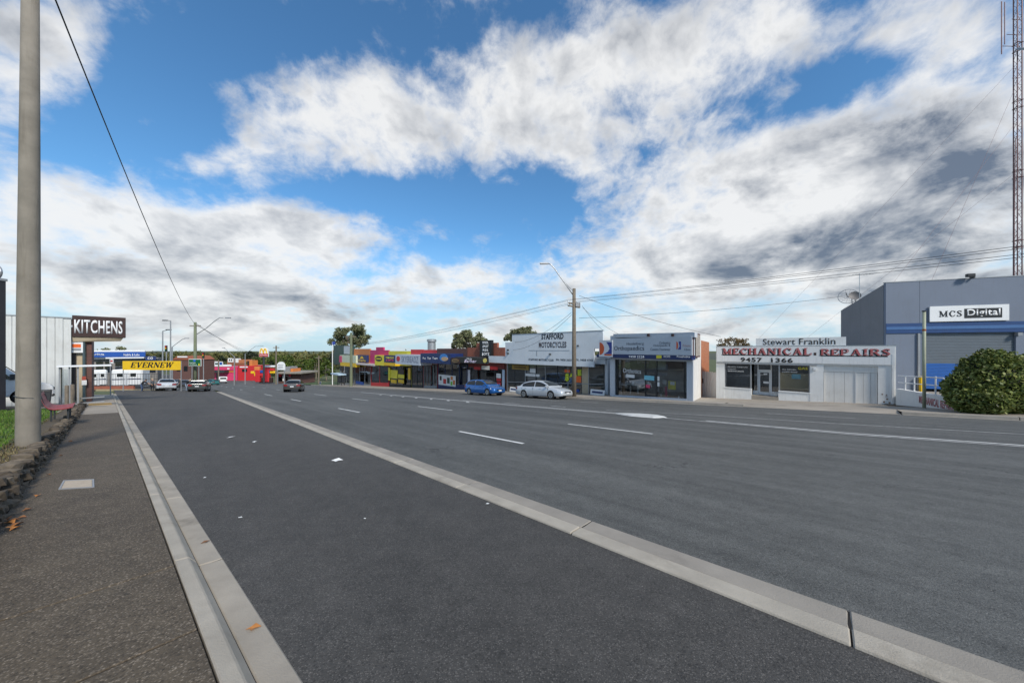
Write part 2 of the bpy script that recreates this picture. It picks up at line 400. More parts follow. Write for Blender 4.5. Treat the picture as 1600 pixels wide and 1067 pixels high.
# slab-serif capitals drawn with strokes: unit cell, (x0,y0,x1,y1,width)
SER = {
 'E': (.8, [(.18, 0, .18, 1, .2), (.05, .045, .75, .045, .09), (.05, .955, .75, .955, .09), (.2, .5, .55, .5, .08), (.72, .0, .72, .26, .09), (.72, .74, .72, 1, .09), (.55, .38, .55, .62, .07)]),
 'V': (.95, [(.18, 1, .48, 0, .2), (.78, 1, .48, 0, .09), (.02, .96, .36, .96, .08), (.62, .96, .95, .96, .08)]),
 'R': (.92, [(.18, 0, .18, 1, .2), (.05, .955, .55, .955, .09), (.15, .5, .55, .5, .09), (.55, .95, .70, .84, .13), (.70, .86, .70, .62, .18), (.70, .64, .55, .5, .13), (.45, .5, .80, .04, .18), (.0, .04, .38, .04, .08), (.68, .04, .93, .04, .08)]),
 'N': (.98, [(.16, 0, .16, 1, .09), (.16, .97, .80, .05, .2), (.80, 0, .80, 1, .09), (.0, .96, .22, .96, .08), (.64, .96, .96, .96, .08), (.0, .04, .32, .04, .08)]),
 'W': (1.3, [(.16, 1, .38, 0, .18), (.62, 1, .38, 0, .08), (.60, 1, .86, 0, .18), (1.1, 1, .86, 0, .08), (.0, .96, .32, .96, .08), (.46, .96, .76, .96, .08), (.96, .96, 1.26, .96, .08)]),
 'M': (1.2, [(.18, 0, .18, 1, .1), (.2, .97, .58, .05, .2), (.58, .05, .96, .97, .1), (.96, 0, .96, 1, .2), (.0, .96, .28, .96, .08), (.86, .96, 1.16, .96, .08), (.02, .04, .34, .04, .08), (.78, .04, 1.16, .04, .08)]),
 'C': (.9, [(.16, .3, .16, .7, .2), (.18, .68, .36, .94, .16), (.34, .95, .62, .95, .1), (.62, .93, .78, .74, .1), (.78, .68, .78, .98, .08), (.18, .32, .36, .06, .16), (.34, .05, .62, .05, .1), (.62, .07, .80, .28, .1)]),
 'H': (1.0, [(.2, 0, .2, 1, .2), (.78, 0, .78, 1, .2), (.2, .5, .78, .5, .09), (.02, .96, .38, .96, .08), (.6, .96, .96, .96, .08), (.02, .04, .38, .04, .08), (.6, .04, .96, .04, .08)]),
 'A': (1.0, [(.16, 0, .48, 1, .09), (.48, 1, .80, 0, .2), (.28, .34, .68, .34, .08), (.0, .04, .32, .04, .08), (.62, .04, .98, .04, .08)]),
 'I': (.5, [(.24, 0, .24, 1, .2), (.04, .96, .44, .96, .08), (.04, .04, .44, .04, .08)]),
 'L': (.8, [(.18, 0, .18, 1, .2), (.02, .96, .36, .96, .08), (.02, .045, .72, .045, .09), (.7, 0, .7, .3, .09)]),
 'P': (.85, [(.18, 0, .18, 1, .2), (.04, .955, .55, .955, .09), (.18, .46, .55, .46, .09), (.54, .95, .69, .84, .13), (.69, .86, .69, .56, .18), (.69, .58, .54, .46, .13), (.0, .04, .38, .04, .08)]),
 'S': (.78, [(.6, .74, .6, .98, .09), (.58, .9, .4, .955, .1), (.42, .955, .22, .9, .12), (.18, .88, .18, .66, .18), (.2, .64, .58, .38, .2), (.60, .36, .60, .14, .18), (.56, .12, .38, .045, .12), (.4, .045, .18, .1, .1), (.12, .0, .12, .28, .09)]),
 '.': (.4, [(.18, 0, .18, .2, .2)]), ' ': (.5, []),
}
def serif_mesh(body, bold=0.0, shear=0.0, th=.006):
    mb = MB(); x = 0
    for k, ch in enumerate(body):
        w, st = SER[ch]
        for j, (x0, y0, x1, y1, t) in enumerate(st):
            t = t * (1 + bold); dx, dy = x1 - x0, y1 - y0; L = math.hypot(dx, dy); nx, ny = -dy / L * t / 2, dx / L * t / 2
            q = [(x0 + nx, y0 + ny), (x0 - nx, y0 - ny), (x1 - nx, y1 - ny), (x1 + nx, y1 + ny)]
            q = [(x + a + shear * b, b) for a, b in q]
            mb.prism_y(q, -th - j * .00025, 0)
        x += w + .06
    me = bpy.data.meshes.new('lettering'); me.from_pydata(mb.v, [], mb.f); return me
# ------------------------------------------------------------------ materials in use
asphalt_old = road_mat('asphalt_main', (.052, .053, .050), (.080, .081, .076), (.42, .41, .39), .65, streaky=.60, warm=(.035, .035, .034), cracks=.8)
asphalt_new = road_mat('asphalt_service', (.043, .041, .038), (.064, .060, .055), (.40, .37, .34), .65, streaky=.22, warm=(.028, .026, .024), cracks=.8)
path_mat = road_mat('path_asphalt', (.064, .049, .033), (.104, .082, .056), (.50, .42, .33), 1.0, warm=(.06, .045, .030), fine=.8)
conc = M('concrete', (.36, .325, .27), .8, .2, 2.2, .5, 90, dirt=.6, dirtc=(.18, .155, .12), streak=.0)
conc_dark = M('concrete_worn', (.265, .24, .205), .85, .18, 1.8, .5, 90, dirt=.5, dirtc=(.12, .11, .095))
conc_gutter = M('concrete_gutter', (.325, .29, .24), .82, .2, 2.2, .5, 90, dirt=.7, dirtc=(.15, .13, .10))
conc_path = M('concrete_path', (.30, .265, .22), .85, .16, .7, .4, 70, dirt=.6, dirtc=(.13, .11, .085))
conc_pole = M('concrete_pole', (.225, .20, .165), .88, .2, 2.6, .8, 70, dirt=.5, streak=.7, dirtc=(.13, .11, .085))
soil = M('soil', (.085, .066, .045), .95, .35, 5, 1.0, 40, dirt=.5, dirtc=(.16, .13, .085))
dirt_m = M('field', (.07, .085, .03), .95, .4, .15, .5, 10)
hill_m = M('far_hill', (.050, .060, .038), .95, .4, .02)
WHITE = M('white_paint', (.74, .75, .75), .55, .06, 1.2, .1, 60, dirt=.12, streak=.12)
WHITE_OLD = M('white_paint_old', (.72, .72, .70), .65, .08, 1.2, .25, 60, dirt=.22, streak=.20, dirtc=(.27, .24, .20))
LINE = M('road_paint', (.62, .62, .60), .7, .15, 6, .2, 120, dirt=.75, dirtc=(.11, .11, .11))
LINE_W = M('road_paint_worn', (.40, .40, .39), .8, .3, 6, .2, 120, dirt=1.0, dirtc=(.09, .095, .095))
BLACK = M('black_paint', (.012, .012, .013), .45, .2)
DARK = M('dark_metal', (.035, .037, .04), .45, .2)
GREY = M('grey_metal', (.30, .31, .32), .45, .1, metal=.3)
GALV = M('galvanised', (.42, .43, .43), .4, .12, 5, metal=.7)
NAVY = M('navy_paint', (.012, .028, .11), .4, .1)
BLUE = M('blue_paint', (.012, .075, .33), .4, .12)
RED = M('red_paint', (.52, .022, .028), .45, .12, dirt=.15)
MAGENTA = M('magenta_paint', (.52, .022, .13), .5, .12, dirt=.2)
PINK = M('pink_paint', (.62, .05, .14), .5, .12, dirt=.1)
YELLOW = M('yellow_paint', (.75, .47, .012), .45, .08, dirt=.12)
YEL2 = M('lemon_paint', (.72, .62, .04), .5, .1, dirt=.15)
ORANGE = M('orange_paint', (.62, .20, .05), .55, .12, dirt=.2)
CREAM = M('cream_paint', (.46, .38, .26), .7, .1, dirt=.2)
BROWN = M('brown_paint', (.042, .018, .014), .45, .15)
WOOD = M('pole_wood', (.17, .14, .105), .85, .25, 6, .6, 60, streak=.5, dirtc=(.06, .05, .04))
WOOD_G = M('pole_wood_green', (.15, .17, .105), .85, .25, 6, .6, 60, streak=.4, dirtc=(.06, .06, .04))
GREENP = M('dark_green_panel', (.012, .055, .040), .45, .15)
SIGNGREEN = M('sign_green', (.004, .10, .032), .4, .1)
GLASS = glass_mat('shop_glass')
GLASS_D = glass_mat('dark_glass', (.25, .28, .30), .14)
INTER = M('shop_interior', (.20, .185, .17), .8, .3, 1.0)
INTER_L = M('shop_interior_light', (.48, .45, .40), .8, .2, 1.0)
BRICK = brick_mat('red_brick', (.34, .088, .042), (.25, .062, .036), (.26, .19, .15))
BRICK_D = brick_mat('brown_brick', (.135, .058, .045), (.10, .044, .038), (.12, .09, .08))
BRICK_O = brick_mat('orange_brick', (.46, .16, .06), (.36, .11, .045), (.32, .22, .15))
TILE = M('roof_tile', (.26, .085, .045), .8, .2, 3)
RUBBER = M('rubber', (.012, .012, .012), .8, .2)
ALLOY = M('alloy', (.45, .46, .47), .3, .1, metal=.8)
CARGLASS = M('car_glass', (.010, .013, .015), .05, .1, spec=.45, rv=.01)
LAMP_R = M('tail_lamp', (.20, .010, .010), .15, .1, coat=.6)
LAMP_W = M('head_lamp', (.62, .64, .66), .12, .1, metal=.3, coat=.6)
PLATE = M('number_plate', (.70, .71, .72), .4, .05)
PAPER = M('paper', (.72, .72, .70), .8, .08)
SKIN = M('skin', (.44, .25, .17), .55, .1)
DENIM = M('denim', (.055, .085, .16), .85, .2, 20)
CLOTH_K = M('black_cloth', (.014, .014, .017), .9, .2, 20)
CLOTH_B = M('brown_cloth', (.07, .055, .04), .9, .2, 20)
CLOTH_G = M('grey_cloth', (.09, .10, .11), .9, .2, 20)
HAIR_L = M('fair_hair', (.42, .34, .24), .8, .2); HAIR_D = M('dark_hair', (.03, .022, .016), .8, .2)

# ------------------------------------------------------------------ ground, far hills
def sheet(name, mat, xl, xr, ys, lift, kind='structure', parent=None, nx=1):
    v = []; f = []; w = nx + 1
    for y in ys:
        a, b = xl(y), xr(y); L = lift(y) if callable(lift) else lift
        for i in range(w): v.append((a + (b - a) * i / nx, y, zg(y) + L))
    for j in range(len(ys) - 1):
        for i in range(nx):
            f.append((j * w + i, j * w + i + 1, (j + 1) * w + i + 1, (j + 1) * w + i))
    me = bpy.data.meshes.new(name); me.from_pydata(v, [], f); me.materials.append(mat)
    o = link(name, me, parent)
    if kind and not parent: o['kind'] = kind
    return o
def rng(a, b, st):
    n = max(1, int(round((b - a) / st))); return [a + (b - a) * i / n for i in range(n + 1)]
ys_far = rng(-60, 95, 5) + rng(100, 300, 8) + rng(330, 3000, 120)
ground = sheet('ground', dirt_m, lambda y: -3200, lambda y: 3200, ys_far, -.12)
def make_hills():
    rows = [300, 450, 700, 1000, 1400, 2000, 2600]
    v = []; f = []; nx = 90
    for j, y in enumerate(rows):
        for i in range(nx + 1):
            x = -2.0 * y + 4.0 * y * i / nx
            e = (j / (len(rows) - 1))
            hpx = 556 - 6 * math.sin(i * .31 + 1) - 4 * math.sin(i * .83 + j)      # row in the picture where the crest would show
            top = ZP(hpx, y)
            z = zg(y) - 1 + (top - zg(y)) * min(1, max(0, (e - .15) / .6))
            v.append((x, y, z))
    for j in range(len(rows) - 1):
        for i in range(nx):
            a = j * (nx + 1) + i; f.append((a, a + 1, a + nx + 2, a + nx + 1))
    me = bpy.data.meshes.new('hills'); me.from_pydata(v, [], f); me.materials.append(hill_m)
    for p in me.polygons: p.use_smooth = True
    tag(link('hills', me), kind='structure')
make_hills()

# ------------------------------------------------------------------ left kerb, service road, footpath
K0, K1 = G(340, 1054, .10), G(184, 640, .10)
kd = (K1 - K0); kd.z = 0; kd.normalize(); kl = Vector((-kd.y, kd.x, 0))
if kl.x > 0: kl = -kl                                        # towards the wall and lawn
g0, g1 = G(340, 852), G(196, 640)
gut_w = (abs((g0 - K0).dot(kl)) + abs((g1 - K0).dot(kl))) / 2
W0, W1 = G(4.5, 825, .10), G(117, 654, .10)
path_w = (abs((W0 - K0).dot(kl)) + abs((W1 - K0).dot(kl))) / 2
print('gutter', round(gut_w, 3), 'path', round(path_w, 3))
def LK(t, e, lift=0.0):                                      # t along the left kerb, e to the left of its back edge
    p = K0 + kd * t + kl * e; return Vector((p.x, p.y, zg(p.y) + lift))
def xk(e): return lambda y: (K0 + kl * e).x + kd.x * (y - (K0 + kl * e).y) / kd.y
def xv(v): return lambda y: (v - VR.y * y) / VR.x
V_MED0, V_MED1 = 2.87, 3.30
service_road = sheet('service_road', asphalt_new, xk(-gut_w + .02), lambda y: max(xv(V_MED0 + .03)(y), xk(-gut_w + .02)(y) + .3), rng(-8, 47, 1.0), 0.0)
road = sheet('main_road', asphalt_old, xv(V_MED1 - .03), xv(23.2), rng(-28, 95, 4) + rng(99, 170, 8), 0.002)
side_street = sheet('side_street', asphalt_old, lambda y: -230, lambda y: xv(V_MED1 + .5)(y), rng(46.8, 95, 4) + rng(99, 190, 8), -.006)

def run_mesh(name, prof, length, d, across, mat, top_var=0):
    """profile (across, z) swept along d for one piece, following the fall of the ground"""
    n = len(prof); v = []; f = []
    for k in (0, 1):
        for (e, z) in prof:
            p = d * (length * k) + across * e
            v.append((p.x, p.y, z - S * p.y))
    for i in range(n):
        j = (i + 1) % n; f.append((i, j, n + j, n + i))
    f.append(tuple(reversed(range(n)))); f.append(tuple(range(n, 2 * n)))
    me = bpy.data.meshes.new(name); me.from_pydata(v, [], f)
    bm = bmesh.new(); bm.from_mesh(me); bmesh.ops.recalc_face_normals(bm, faces=bm.faces[:])
    bmesh.ops.bevel(bm, geom=[e for e in bm.edges if e.calc_face_angle(0) > .35], offset=.008, segments=1, affect='EDGES', clamp_overlap=True)
    bm.to_mesh(me); bm.free(); me.materials.append(mat); return me
kerb = tag(empty('kerb', LK(0, 0)), kind='structure')
gw = gut_w
kme = run_mesh('kerb_stone', [(0, -.2), (0, .10), (-gw * .28, .094), (-gw * .46, .020), (-gw * .47, -.2)], 2.488, kd, kl, conc)
gme = run_mesh('gutter_stone', [(-gw * .475, -.2), (-gw * .475, .017), (-gw, .009), (-gw, -.2)], 2.485, kd, kl, conc_gutter)
kj = (G(233.6, 773, .1) - K0).dot(kd)
for i in range(-3, 20):
    for me, nm, off in ((kme, 'kerb_stone', 0), (gme, 'gutter_stone', -.06)):
        o = link(nm, me, kerb); p = LK(kj + 2.5 * i + off, 0); o.location = p - kerb.location
med = tag(empty('median_edging', RD(0, V_MED0)), kind='structure')
mme = run_mesh('edging_stone', [(0, -.2), (0, .012), (.02, .024), (.185, .023), (.19, -.2)], 2.04, UR, VR, conc)
mme2 = run_mesh('channel_stone', [(.196, -.2), (.196, .012), (.25, .008), (.40, .014), (.43, .010), (.43, -.2)], 2.04, UR, VR, conc_dark)
for i in range(-6, 27):
    dz = random.uniform(-.004, .004)
    for me, nm in ((mme, 'edging_stone'), (mme2, 'channel_stone')):
        o = link(nm, me, med); p = RD(-.117 + 2.05 * i, V_MED0, dz); o.location = p - med.location

BED = M('joint_earth', (.014, .012, .010), .95, .3, 20)
def bed(name, q, parent):
    MB().quad(*[p - parent.location for p in q]).build(name, BED, parent)
bed('joint_bed', [RD(-14, V_MED0 + .01, .003), RD(-14, V_MED0 + .425, .003), RD(56, V_MED0 + .425, .003), RD(56, V_MED0 + .01, .003)], med)
bed('joint_bed', [LK(-7, -gut_w + .01, .004), LK(-7, -.01, .004), LK(48, -.01, .004), LK(48, -gut_w + .01, .004)], kerb)
bed('joint_bed', [LK(-7, -gw * .27, .080), LK(-7, -.005, .080), LK(48, -.005, .080), LK(48, -gw * .27, .080)], kerb)
# footpath of long asphalt bays with tooled joints
path = tag(empty('footpath', LK(0, .6)), kind='structure')
cuts = [-2.2, (G(312, 980, .1) - K0).dot(kd), (G(285, 879, .1) - K0).dot(kd)]
cuts += [cuts[-1] + 6.5, cuts[-1] + 13, 21.2]
bed('joint_bed', [LK(-2.2, .014, .088), LK(-2.2, path_w, .088), LK(21.2, path_w, .088), LK(21.2, .014, .088)], path)
for a, b in zip(cuts, cuts[1:]):
    mb = MB(); q = [LK(a + .009, .012, .098), LK(b - .009, .012, .098), LK(b - .009, path_w, .098), LK(a + .009, path_w, .098)]
    mb.hexa([(p - path.location) - Vector((0, 0, .15)) for p in q], [p - path.location for p in q]); mb.build('paving_bay', path_mat, path, bevel=.004)
mb = MB(); q = [LK(21.2, .012, .10), LK(49, .012, .10), LK(49, path_w + 2.2, .10), LK(21.2, path_w + 2.2, .10)]
mb.hexa([(p - path.location) - Vector((0, 0, .2)) for p in q], [p - path.location for p in q]); mb.build('concrete_apron', conc_path, path)
def path_patch(name, mat, pts, lift, th=.012):
    q = [G(x, y, lift) - path.location for x, y in pts]
    MB().hexa([p - Vector((0, 0, th)) for p in q], q).build(name, mat, path)
path_patch('tactile_strip', M('ochre', (.52, .30, .075), .8, .2), [(137, 633.5), (175, 632), (174, 629), (139, 630.5)], .106)
path_patch('pale_patch', conc_path, [(133, 640), (141, 639.5), (141, 637.5), (134, 638)], .103)
# cast service cover set into the footpath
cov = Vector(G(119, 757, .104)); cover = empty('pit_cover', cov); tag(cover, 'pale concrete pit cover in a thin steel frame set in the dark footpath', 'pit cover')
cq = [G(91, 764.5, .104), G(147.5, 761, .104), G(147, 748.5, .104), G(99, 750.5, .104)]
cq = [p - cov for p in cq]; cc_ = sum(cq, Vector()) / 4
inn = [cc_ + (p - cc_) * .86 for p in cq]
MB().hexa([p - Vector((0, 0, .05)) for p in inn], [p + Vector((0, 0, .003)) for p in inn]).build('lid', M('cover_lid', (.42, .35, .27), .85, .12, 20, .4), cover)
fr = MB()
for i in range(4):
    j = (i + 1) % 4; a, b, c, d = cq[i], cq[j], cc_ + (cq[j] - cc_) * .88, cc_ + (cq[i] - cc_) * .88
    fr.hexa([p - Vector((0, 0, .05)) for p in (a, b, c, d)], [p + Vector((0, 0, .005)) for p in (a, b, c, d)])
fr.build('frame', GREY, cover)

# ------------------------------------------------------------------ road markings (thin painted sheets, parts of the road)
def paint(name, mat, pts, parent=road, lift=.009):
    v = [(p.x, p.y, zg(p.y) + lift) for p in pts]
    me = bpy.data.meshes.new(name); me.from_pydata(v, [], [tuple(range(len(v)))]); me.materials.append(mat)
    bm = bmesh.new(); bm.from_mesh(me); bmesh.ops.recalc_face_normals(bm, faces=bm.faces[:])
    for f_ in bm.faces:
        if f_.normal.z < 0: f_.normal_flip()
    bm.to_mesh(me); bm.free(); return link(name, me, parent)
def dash(u0, u1, v, w=.11, mat=LINE, name='lane_dash', v1=None):
    v1 = v if v1 is None else v1
    paint(name, mat, [RD(u0, v - w / 2), RD(u1, v1 - w / 2), RD(u1, v1 + w / 2), RD(u0, v + w / 2)])
for (x0, y0, x1, y1) in [(718, 674, 818, 693.3), (529.5, 638, 560, 644.5), (451, 624, 464.6, 627), (410, 616, 419, 618.5)]:
    a, b = UV(G(x1, y1)), UV(G(x0, y0)); dash(a[0], b[0], 6.03)
for (x0, y0, x1, y1) in [(886, 662.8, 1020, 678), (652, 635, 701, 641.7), (547, 623, 572, 626), (487, 616, 501, 618.5)]:
    a, b = UV(G(x1, y1)), UV(G(x0, y0)); dash(a[0], b[0], 9.80)
for k in range(5):
    dash(62 + k * 12, 65 + k * 12, 6.03); dash(57 + k * 12, 60 + k * 12, 9.8)
# double centre line, lane edge and the painted island of the turning lane
PL = [(1640, 701), (1330, 679), (1100, 658.5), (1010, 650.5), (800, 633.5), (650, 620.5), (560, 613.0), (500, 609.5)]
def pline(pts, w, mat, name='centre_line', off=0.0):
    P = [UV(G(x, y)) for x, y in pts]
    for (a, b) in zip(P, P[1:]):
        paint(name, mat, [RD(a[0], a[1] - w / 2 + off), RD(b[0], b[1] - w / 2 + off), RD(b[0], b[1] + w / 2 + off), RD(a[0], a[1] + w / 2 + off)])
pline([(x, y) for x, y in PL], .12, LINE_W); pline([(x, y) for x, y in PL[:3]], .12, LINE, off=.28)
pline([(1010, 650.5), (800, 633.5), (650, 620.5), (560, 613.0)], .12, LINE, off=.3)
pline([(1640, 681), (1300, 661.5), (1120, 650), (947, 640.4)], .10, LINE_W, 'edge_line')
for (x0, y0, x1, y1) in [(861, 634, 884, 636.2), (788, 629.3, 812, 631.3), (722, 624.8, 745, 626.5), (905, 628, 935, 629.5), (845, 625.2, 870, 626.6)]:
    P0, P1 = UV(G(x0, y0)), UV(G(x1, y1)); dash(P1[0], P0[0], P1[1], .12, LINE_W, 'lane_dash', P0[1])
for (x0, y0, x1, y1) in [(1195, 645.8, 1337, 653.8)]:
    P0, P1 = UV(G(x0, y0)), UV(G(x1, y1)); dash(P1[0], P0[0], P1[1], .11, LINE_W, 'lane_dash', P0[1])
isl = [(960, 646.3), (1000, 647.2), (1030, 649.6), (1043, 652.6), (1022, 653.2), (985, 650.2)]
o = MB(); q = [G(x, y, 0) for x, y in isl][::-1]; base = q[0].copy()
qq = sum(q, Vector()) / len(q)
o.hexa([p - base for p in q], [qq + (p - qq) * .86 - base + Vector((0, 0, .055)) for p in q])
nose = o.build('island_nose', M('island_white', (.52, .52, .50), .8, .15, 4, dirt=.7, dirtc=(.2, .2, .19))); nose.location = base
tag(nose, 'low white painted concrete nose at the end of the traffic island', 'traffic island')
for k in range(7):       # hatching inside the painted island
    u = 17.5 + k * 2.4; paint('island_hatch', LINE_W, [RD(u, 13.75), RD(u + .35, 13.75), RD(u + 1.25, 14.35), RD(u + .9, 14.35)])

# ------------------------------------------------------------------ far kerb, footpath and forecourt in front of the shops
V_K = 22.95
kerb_r = tag(empty('far_kerb', RD(0, V_K)), kind='structure')
krm = run_mesh('kerb_stone', [(0, -.2), (0, .012), (.28, .0), (.31, .125), (.46, .13), (.46, -.2)], 2.98, UR, VR, conc_dark)
for i in range(-9, 33):
    u = -2.55 + 3.0 * i
    if -2.6 < u + 1.5 < 4.4: continue
    o = link('kerb_stone', krm, kerb_r); o.location = RD(u, V_K) - kerb_r.location
def uvsheet(name, mat, u0, u1, v0, v1, l0, l1, parent=None, step=3.0):
    v = []; f = []; us = rng(u0, u1, step)
    for u in us:
        v.append(tuple(RD(u, v0, l0))); v.append(tuple(RD(u, v1, l1)))
    for i in range(len(us) - 1): f.append((2 * i, 2 * i + 1, 2 * i + 3, 2 * i + 2))
    me = bpy.data.meshes.new(name); me.from_pydata([tuple(Vector(p) - (parent.location if parent else Vector())) for p in v], [], f)
    me.flip_normals(); me.materials.append(mat); o = link(name, me, parent)
    if not parent: o['kind'] = 'structure'
    return o
fp = uvsheet('far_footpath', conc_path, 4.45, 92, V_K + .45, 30.5, .13, .13)
fp2 = uvsheet('far_footpath', conc_path, -32, -2.55, V_K + .45, 27.5, .13, .13)
fc = uvsheet('forecourt', conc_path, -2.55, 4.45, V_K, 24.6, -.02, .13)
fc2 = uvsheet('forecourt', conc_path, -2.55, 4.45, 24.6, 30.5, .13, .13)
for i in range(9):                                   # joints of the forecourt bays
    pass
verge = uvsheet('verge', soil, -32, -2.55, 27.45, 40, .12, .35)
# ================================================================== builders for living and moving things
import numpy as np
nrng = np.random.default_rng(11)
def leaf_cloud(name, pts, size, mat, parent, flat=.5, aspect=1.6, kind=None):
    """pts: (n,3) array of leaf centres; one small folded quad each"""
    n = len(pts); d = nrng.normal(size=(n, 3)); d /= np.linalg.norm(d, axis=1)[:, None]
    e = nrng.normal(size=(n, 3)); e -= d * (e * d).sum(1)[:, None]; e /= np.linalg.norm(e, axis=1)[:, None]
    sz = size * nrng.uniform(.6, 1.3, n)[:, None]
    a = d * sz * aspect * .5; b = e * sz * .5
    v = np.stack([pts - a, pts + b * 1.0, pts + a, pts - b * 1.0], 1).reshape(-1, 3)
    me = bpy.data.meshes.new(name); me.vertices.add(4 * n); me.vertices.foreach_set('co', v.astype(np.float32).ravel())
    me.loops.add(4 * n); me.loops.foreach_set('vertex_index', np.arange(4 * n, dtype=np.int32))
    me.polygons.add(n); me.polygons.foreach_set('loop_start', np.arange(0, 4 * n, 4, dtype=np.int32))
    me.update(calc_edges=True); me.materials.append(mat); o = link(name, me, parent)
    if kind: o['kind'] = kind
    return o
def ell_pts(n, c, r, shell=.35):
    d = nrng.normal(size=(n, 3)); d /= np.linalg.norm(d, axis=1)[:, None]
    k = 1 - shell * nrng.random(n) ** 1.0
    return np.array(c) + d * k[:, None] * np.array(r)
BARK = M('bark', (.20, .17, .13), .9, .3, 4, .6, 30)
def tree(name, label, base, h, crown_r, crown_z, leafm, n=3500, leaf=.3, clumps=26, lean=0, trunk_r=.22, group=None, squash=.7, clump_r=.30, open_=0.0):
    t = empty(name, base); tag(t, label, 'tree', group)
    cz = crown_z; R_ = crown_r
    pts = []; tips = []
    for k in range(clumps):
        a = random.uniform(0, 6.283); el = math.asin(random.uniform(-.75, 1)); rr = R_ * random.uniform(.45 + open_, .88)
        tips.append(Vector((math.cos(a) * math.cos(el) * rr + lean, math.sin(a) * math.cos(el) * rr, cz + math.sin(el) * rr * squash * 1.1)))
    per = n // clumps
    for c in tips:
        pts.append(ell_pts(per, c, (R_ * clump_r, R_ * clump_r, R_ * clump_r * .75), .8))
    leaf_cloud('crown', np.concatenate(pts), leaf, leafm, t)
    mb = MB(); top = Vector((lean, 0, cz - R_ * squash * .2)); fork = Vector((lean * .5, 0, max(h * .25, cz - R_ * squash * .9)))
    mb.tube([(0, 0, -.4), fork * .5, fork, top], [trunk_r * 1.25, trunk_r, trunk_r * .8, trunk_r * .35], 7)
    mb.build('trunk', BARK, t, smooth=True)
    for c in tips[:14]:
        m = MB(); s_ = fork.lerp(top, random.random() * .8); mid = s_.lerp(c, .5) + Vector((0, 0, -R_ * .06))
        m.tube([s_, mid, c], [trunk_r * .42, trunk_r * .26, trunk_r * .08], 5); m.build('limb', BARK, t, smooth=True)
    return t
def ground_matrix(loc, head):
    f = Vector((head.x, head.y, 0)).normalized()
    n = Vector((0, S if loc.y < 95 else S * math.exp(-(loc.y - 95) / 60), 1)).normalized()
    x = (f - n * f.dot(n)).normalized(); y = n.cross(x)
    m = Matrix((x, y, n)).transposed().to_4x4(); m.translation = loc; return m

def body_loft(st, n_in=5):
    """stations (x, z bottom, z top, half width) -> closed smooth body mesh data"""
    out = []
    for i in range(len(st) - 1):
        p0, p1, p2, p3 = st[max(i - 1, 0)], st[i], st[i + 1], st[min(i + 2, len(st) - 1)]
        for k in range(n_in):
            t = k / n_in
            out.append([.5 * (2 * b + (c - a) * t + (2 * a - 5 * b + 4 * c - d) * t * t + (3 * b - a - 3 * c + d) * t ** 3) for a, b, c, d in zip(p0, p1, p2, p3)])
    out.append(list(st[-1]))
    mb = MB(); ring_n = 0
    for (x, zb, zt, hw) in out:
        h = zt - zb
        half = [(hw * .78, zb), (hw * .95, zb + h * .05), (hw * .995, zb + h * .2), (hw, zb + h * .5), (hw * .985, zb + h * .72), (hw * .95, zb + h * .88), (hw * .86, zb + h * .97), (hw * .55, zb + h * 1.0)]
        ring = [(x, y, z) for y, z in half] + [(x, -y, z) for y, z in reversed(half)]
        ring_n = len(ring); mb.v += ring
    for i in range(len(out) - 1):
        for k in range(ring_n):
            a = i * ring_n + k; b = i * ring_n + (k + 1) % ring_n
            mb.f.append((a, b, b + ring_n, a + ring_n))
    mb.f.append(tuple(reversed(range(ring_n)))); e = (len(out) - 1) * ring_n; mb.f.append(tuple(range(e, e + ring_n)))
    return mb
def cut(me, cutters):
    bm = bmesh.new(); bm.from_mesh(me); bmesh.ops.recalc_face_normals(bm, faces=bm.faces[:]); bm.to_mesh(me); bm.free()
    o = bpy.data.objects.new('tmp', me); col.objects.link(o); tmp = [o]
    for cmb in cutters:
        cm = bpy.data.meshes.new('cut'); cm.from_pydata(cmb.v, [], cmb.f)
        bm = bmesh.new(); bm.from_mesh(cm); bmesh.ops.recalc_face_normals(bm, faces=bm.faces[:]); bm.to_mesh(cm); bm.free()
        c = bpy.data.objects.new('cut', cm); col.objects.link(c); tmp.append(c)
        md = o.modifiers.new('b', 'BOOLEAN'); md.operation = 'DIFFERENCE'; md.object = c; md.solver = 'EXACT'
    bpy.context.view_layer.update(); dg = bpy.context.evaluated_depsgraph_get()
    r = bpy.data.meshes.new_from_object(o.evaluated_get(dg))
    for t in tmp: bpy.data.objects.remove(t)
    for p in r.polygons: p.use_smooth = True
    r.set_sharp_from_angle(angle=R(38)); return r
CARS = {
 'sedan': dict(st=[(-2.46, .42, .80, .70), (-2.40, .30, .96, .83), (-2.05, .25, 1.01, .90), (-1.4, .20, 1.00, .925), (0, .19, .98, .93), (1.0, .19, .965, .925), (1.55, .19, .90, .915), (2.05, .20, .80, .88), (2.34, .24, .68, .79), (2.45, .32, .58, .66)],
               gh=(-2.02, -1.02, .22, 1.30, .82, .60, .955, 1.455), wb=(-1.42, 1.43)),
 'hatch': dict(st=[(-2.16, .40, .80, .72), (-2.12, .28, 1.00, .83), (-1.9, .23, 1.05, .88), (-1.3, .19, 1.03, .905), (0, .19, .98, .91), (.9, .19, .955, .905), (1.45, .19, .89, .89), (1.9, .2, .79, .85), (2.12, .24, .68, .76), (2.22, .32, .58, .63)],
               gh=(-2.06, -1.45, .18, 1.25, .80, .60, .955, 1.49), wb=(-1.33, 1.35)),
 'wagon': dict(st=[(-2.36, .40, .80, .72), (-2.32, .28, .98, .82), (-2.1, .23, 1.02, .86), (-1.4, .2, 1.01, .885), (0, .2, .98, .89), (1.0, .2, .96, .885), (1.55, .2, .90, .875), (2.0, .21, .80, .84), (2.28, .24, .70, .77), (2.36, .32, .60, .66)],
               gh=(-2.30, -1.92, .18, 1.15, .78, .60, .96, 1.46), wb=(-1.4, 1.38)),
}
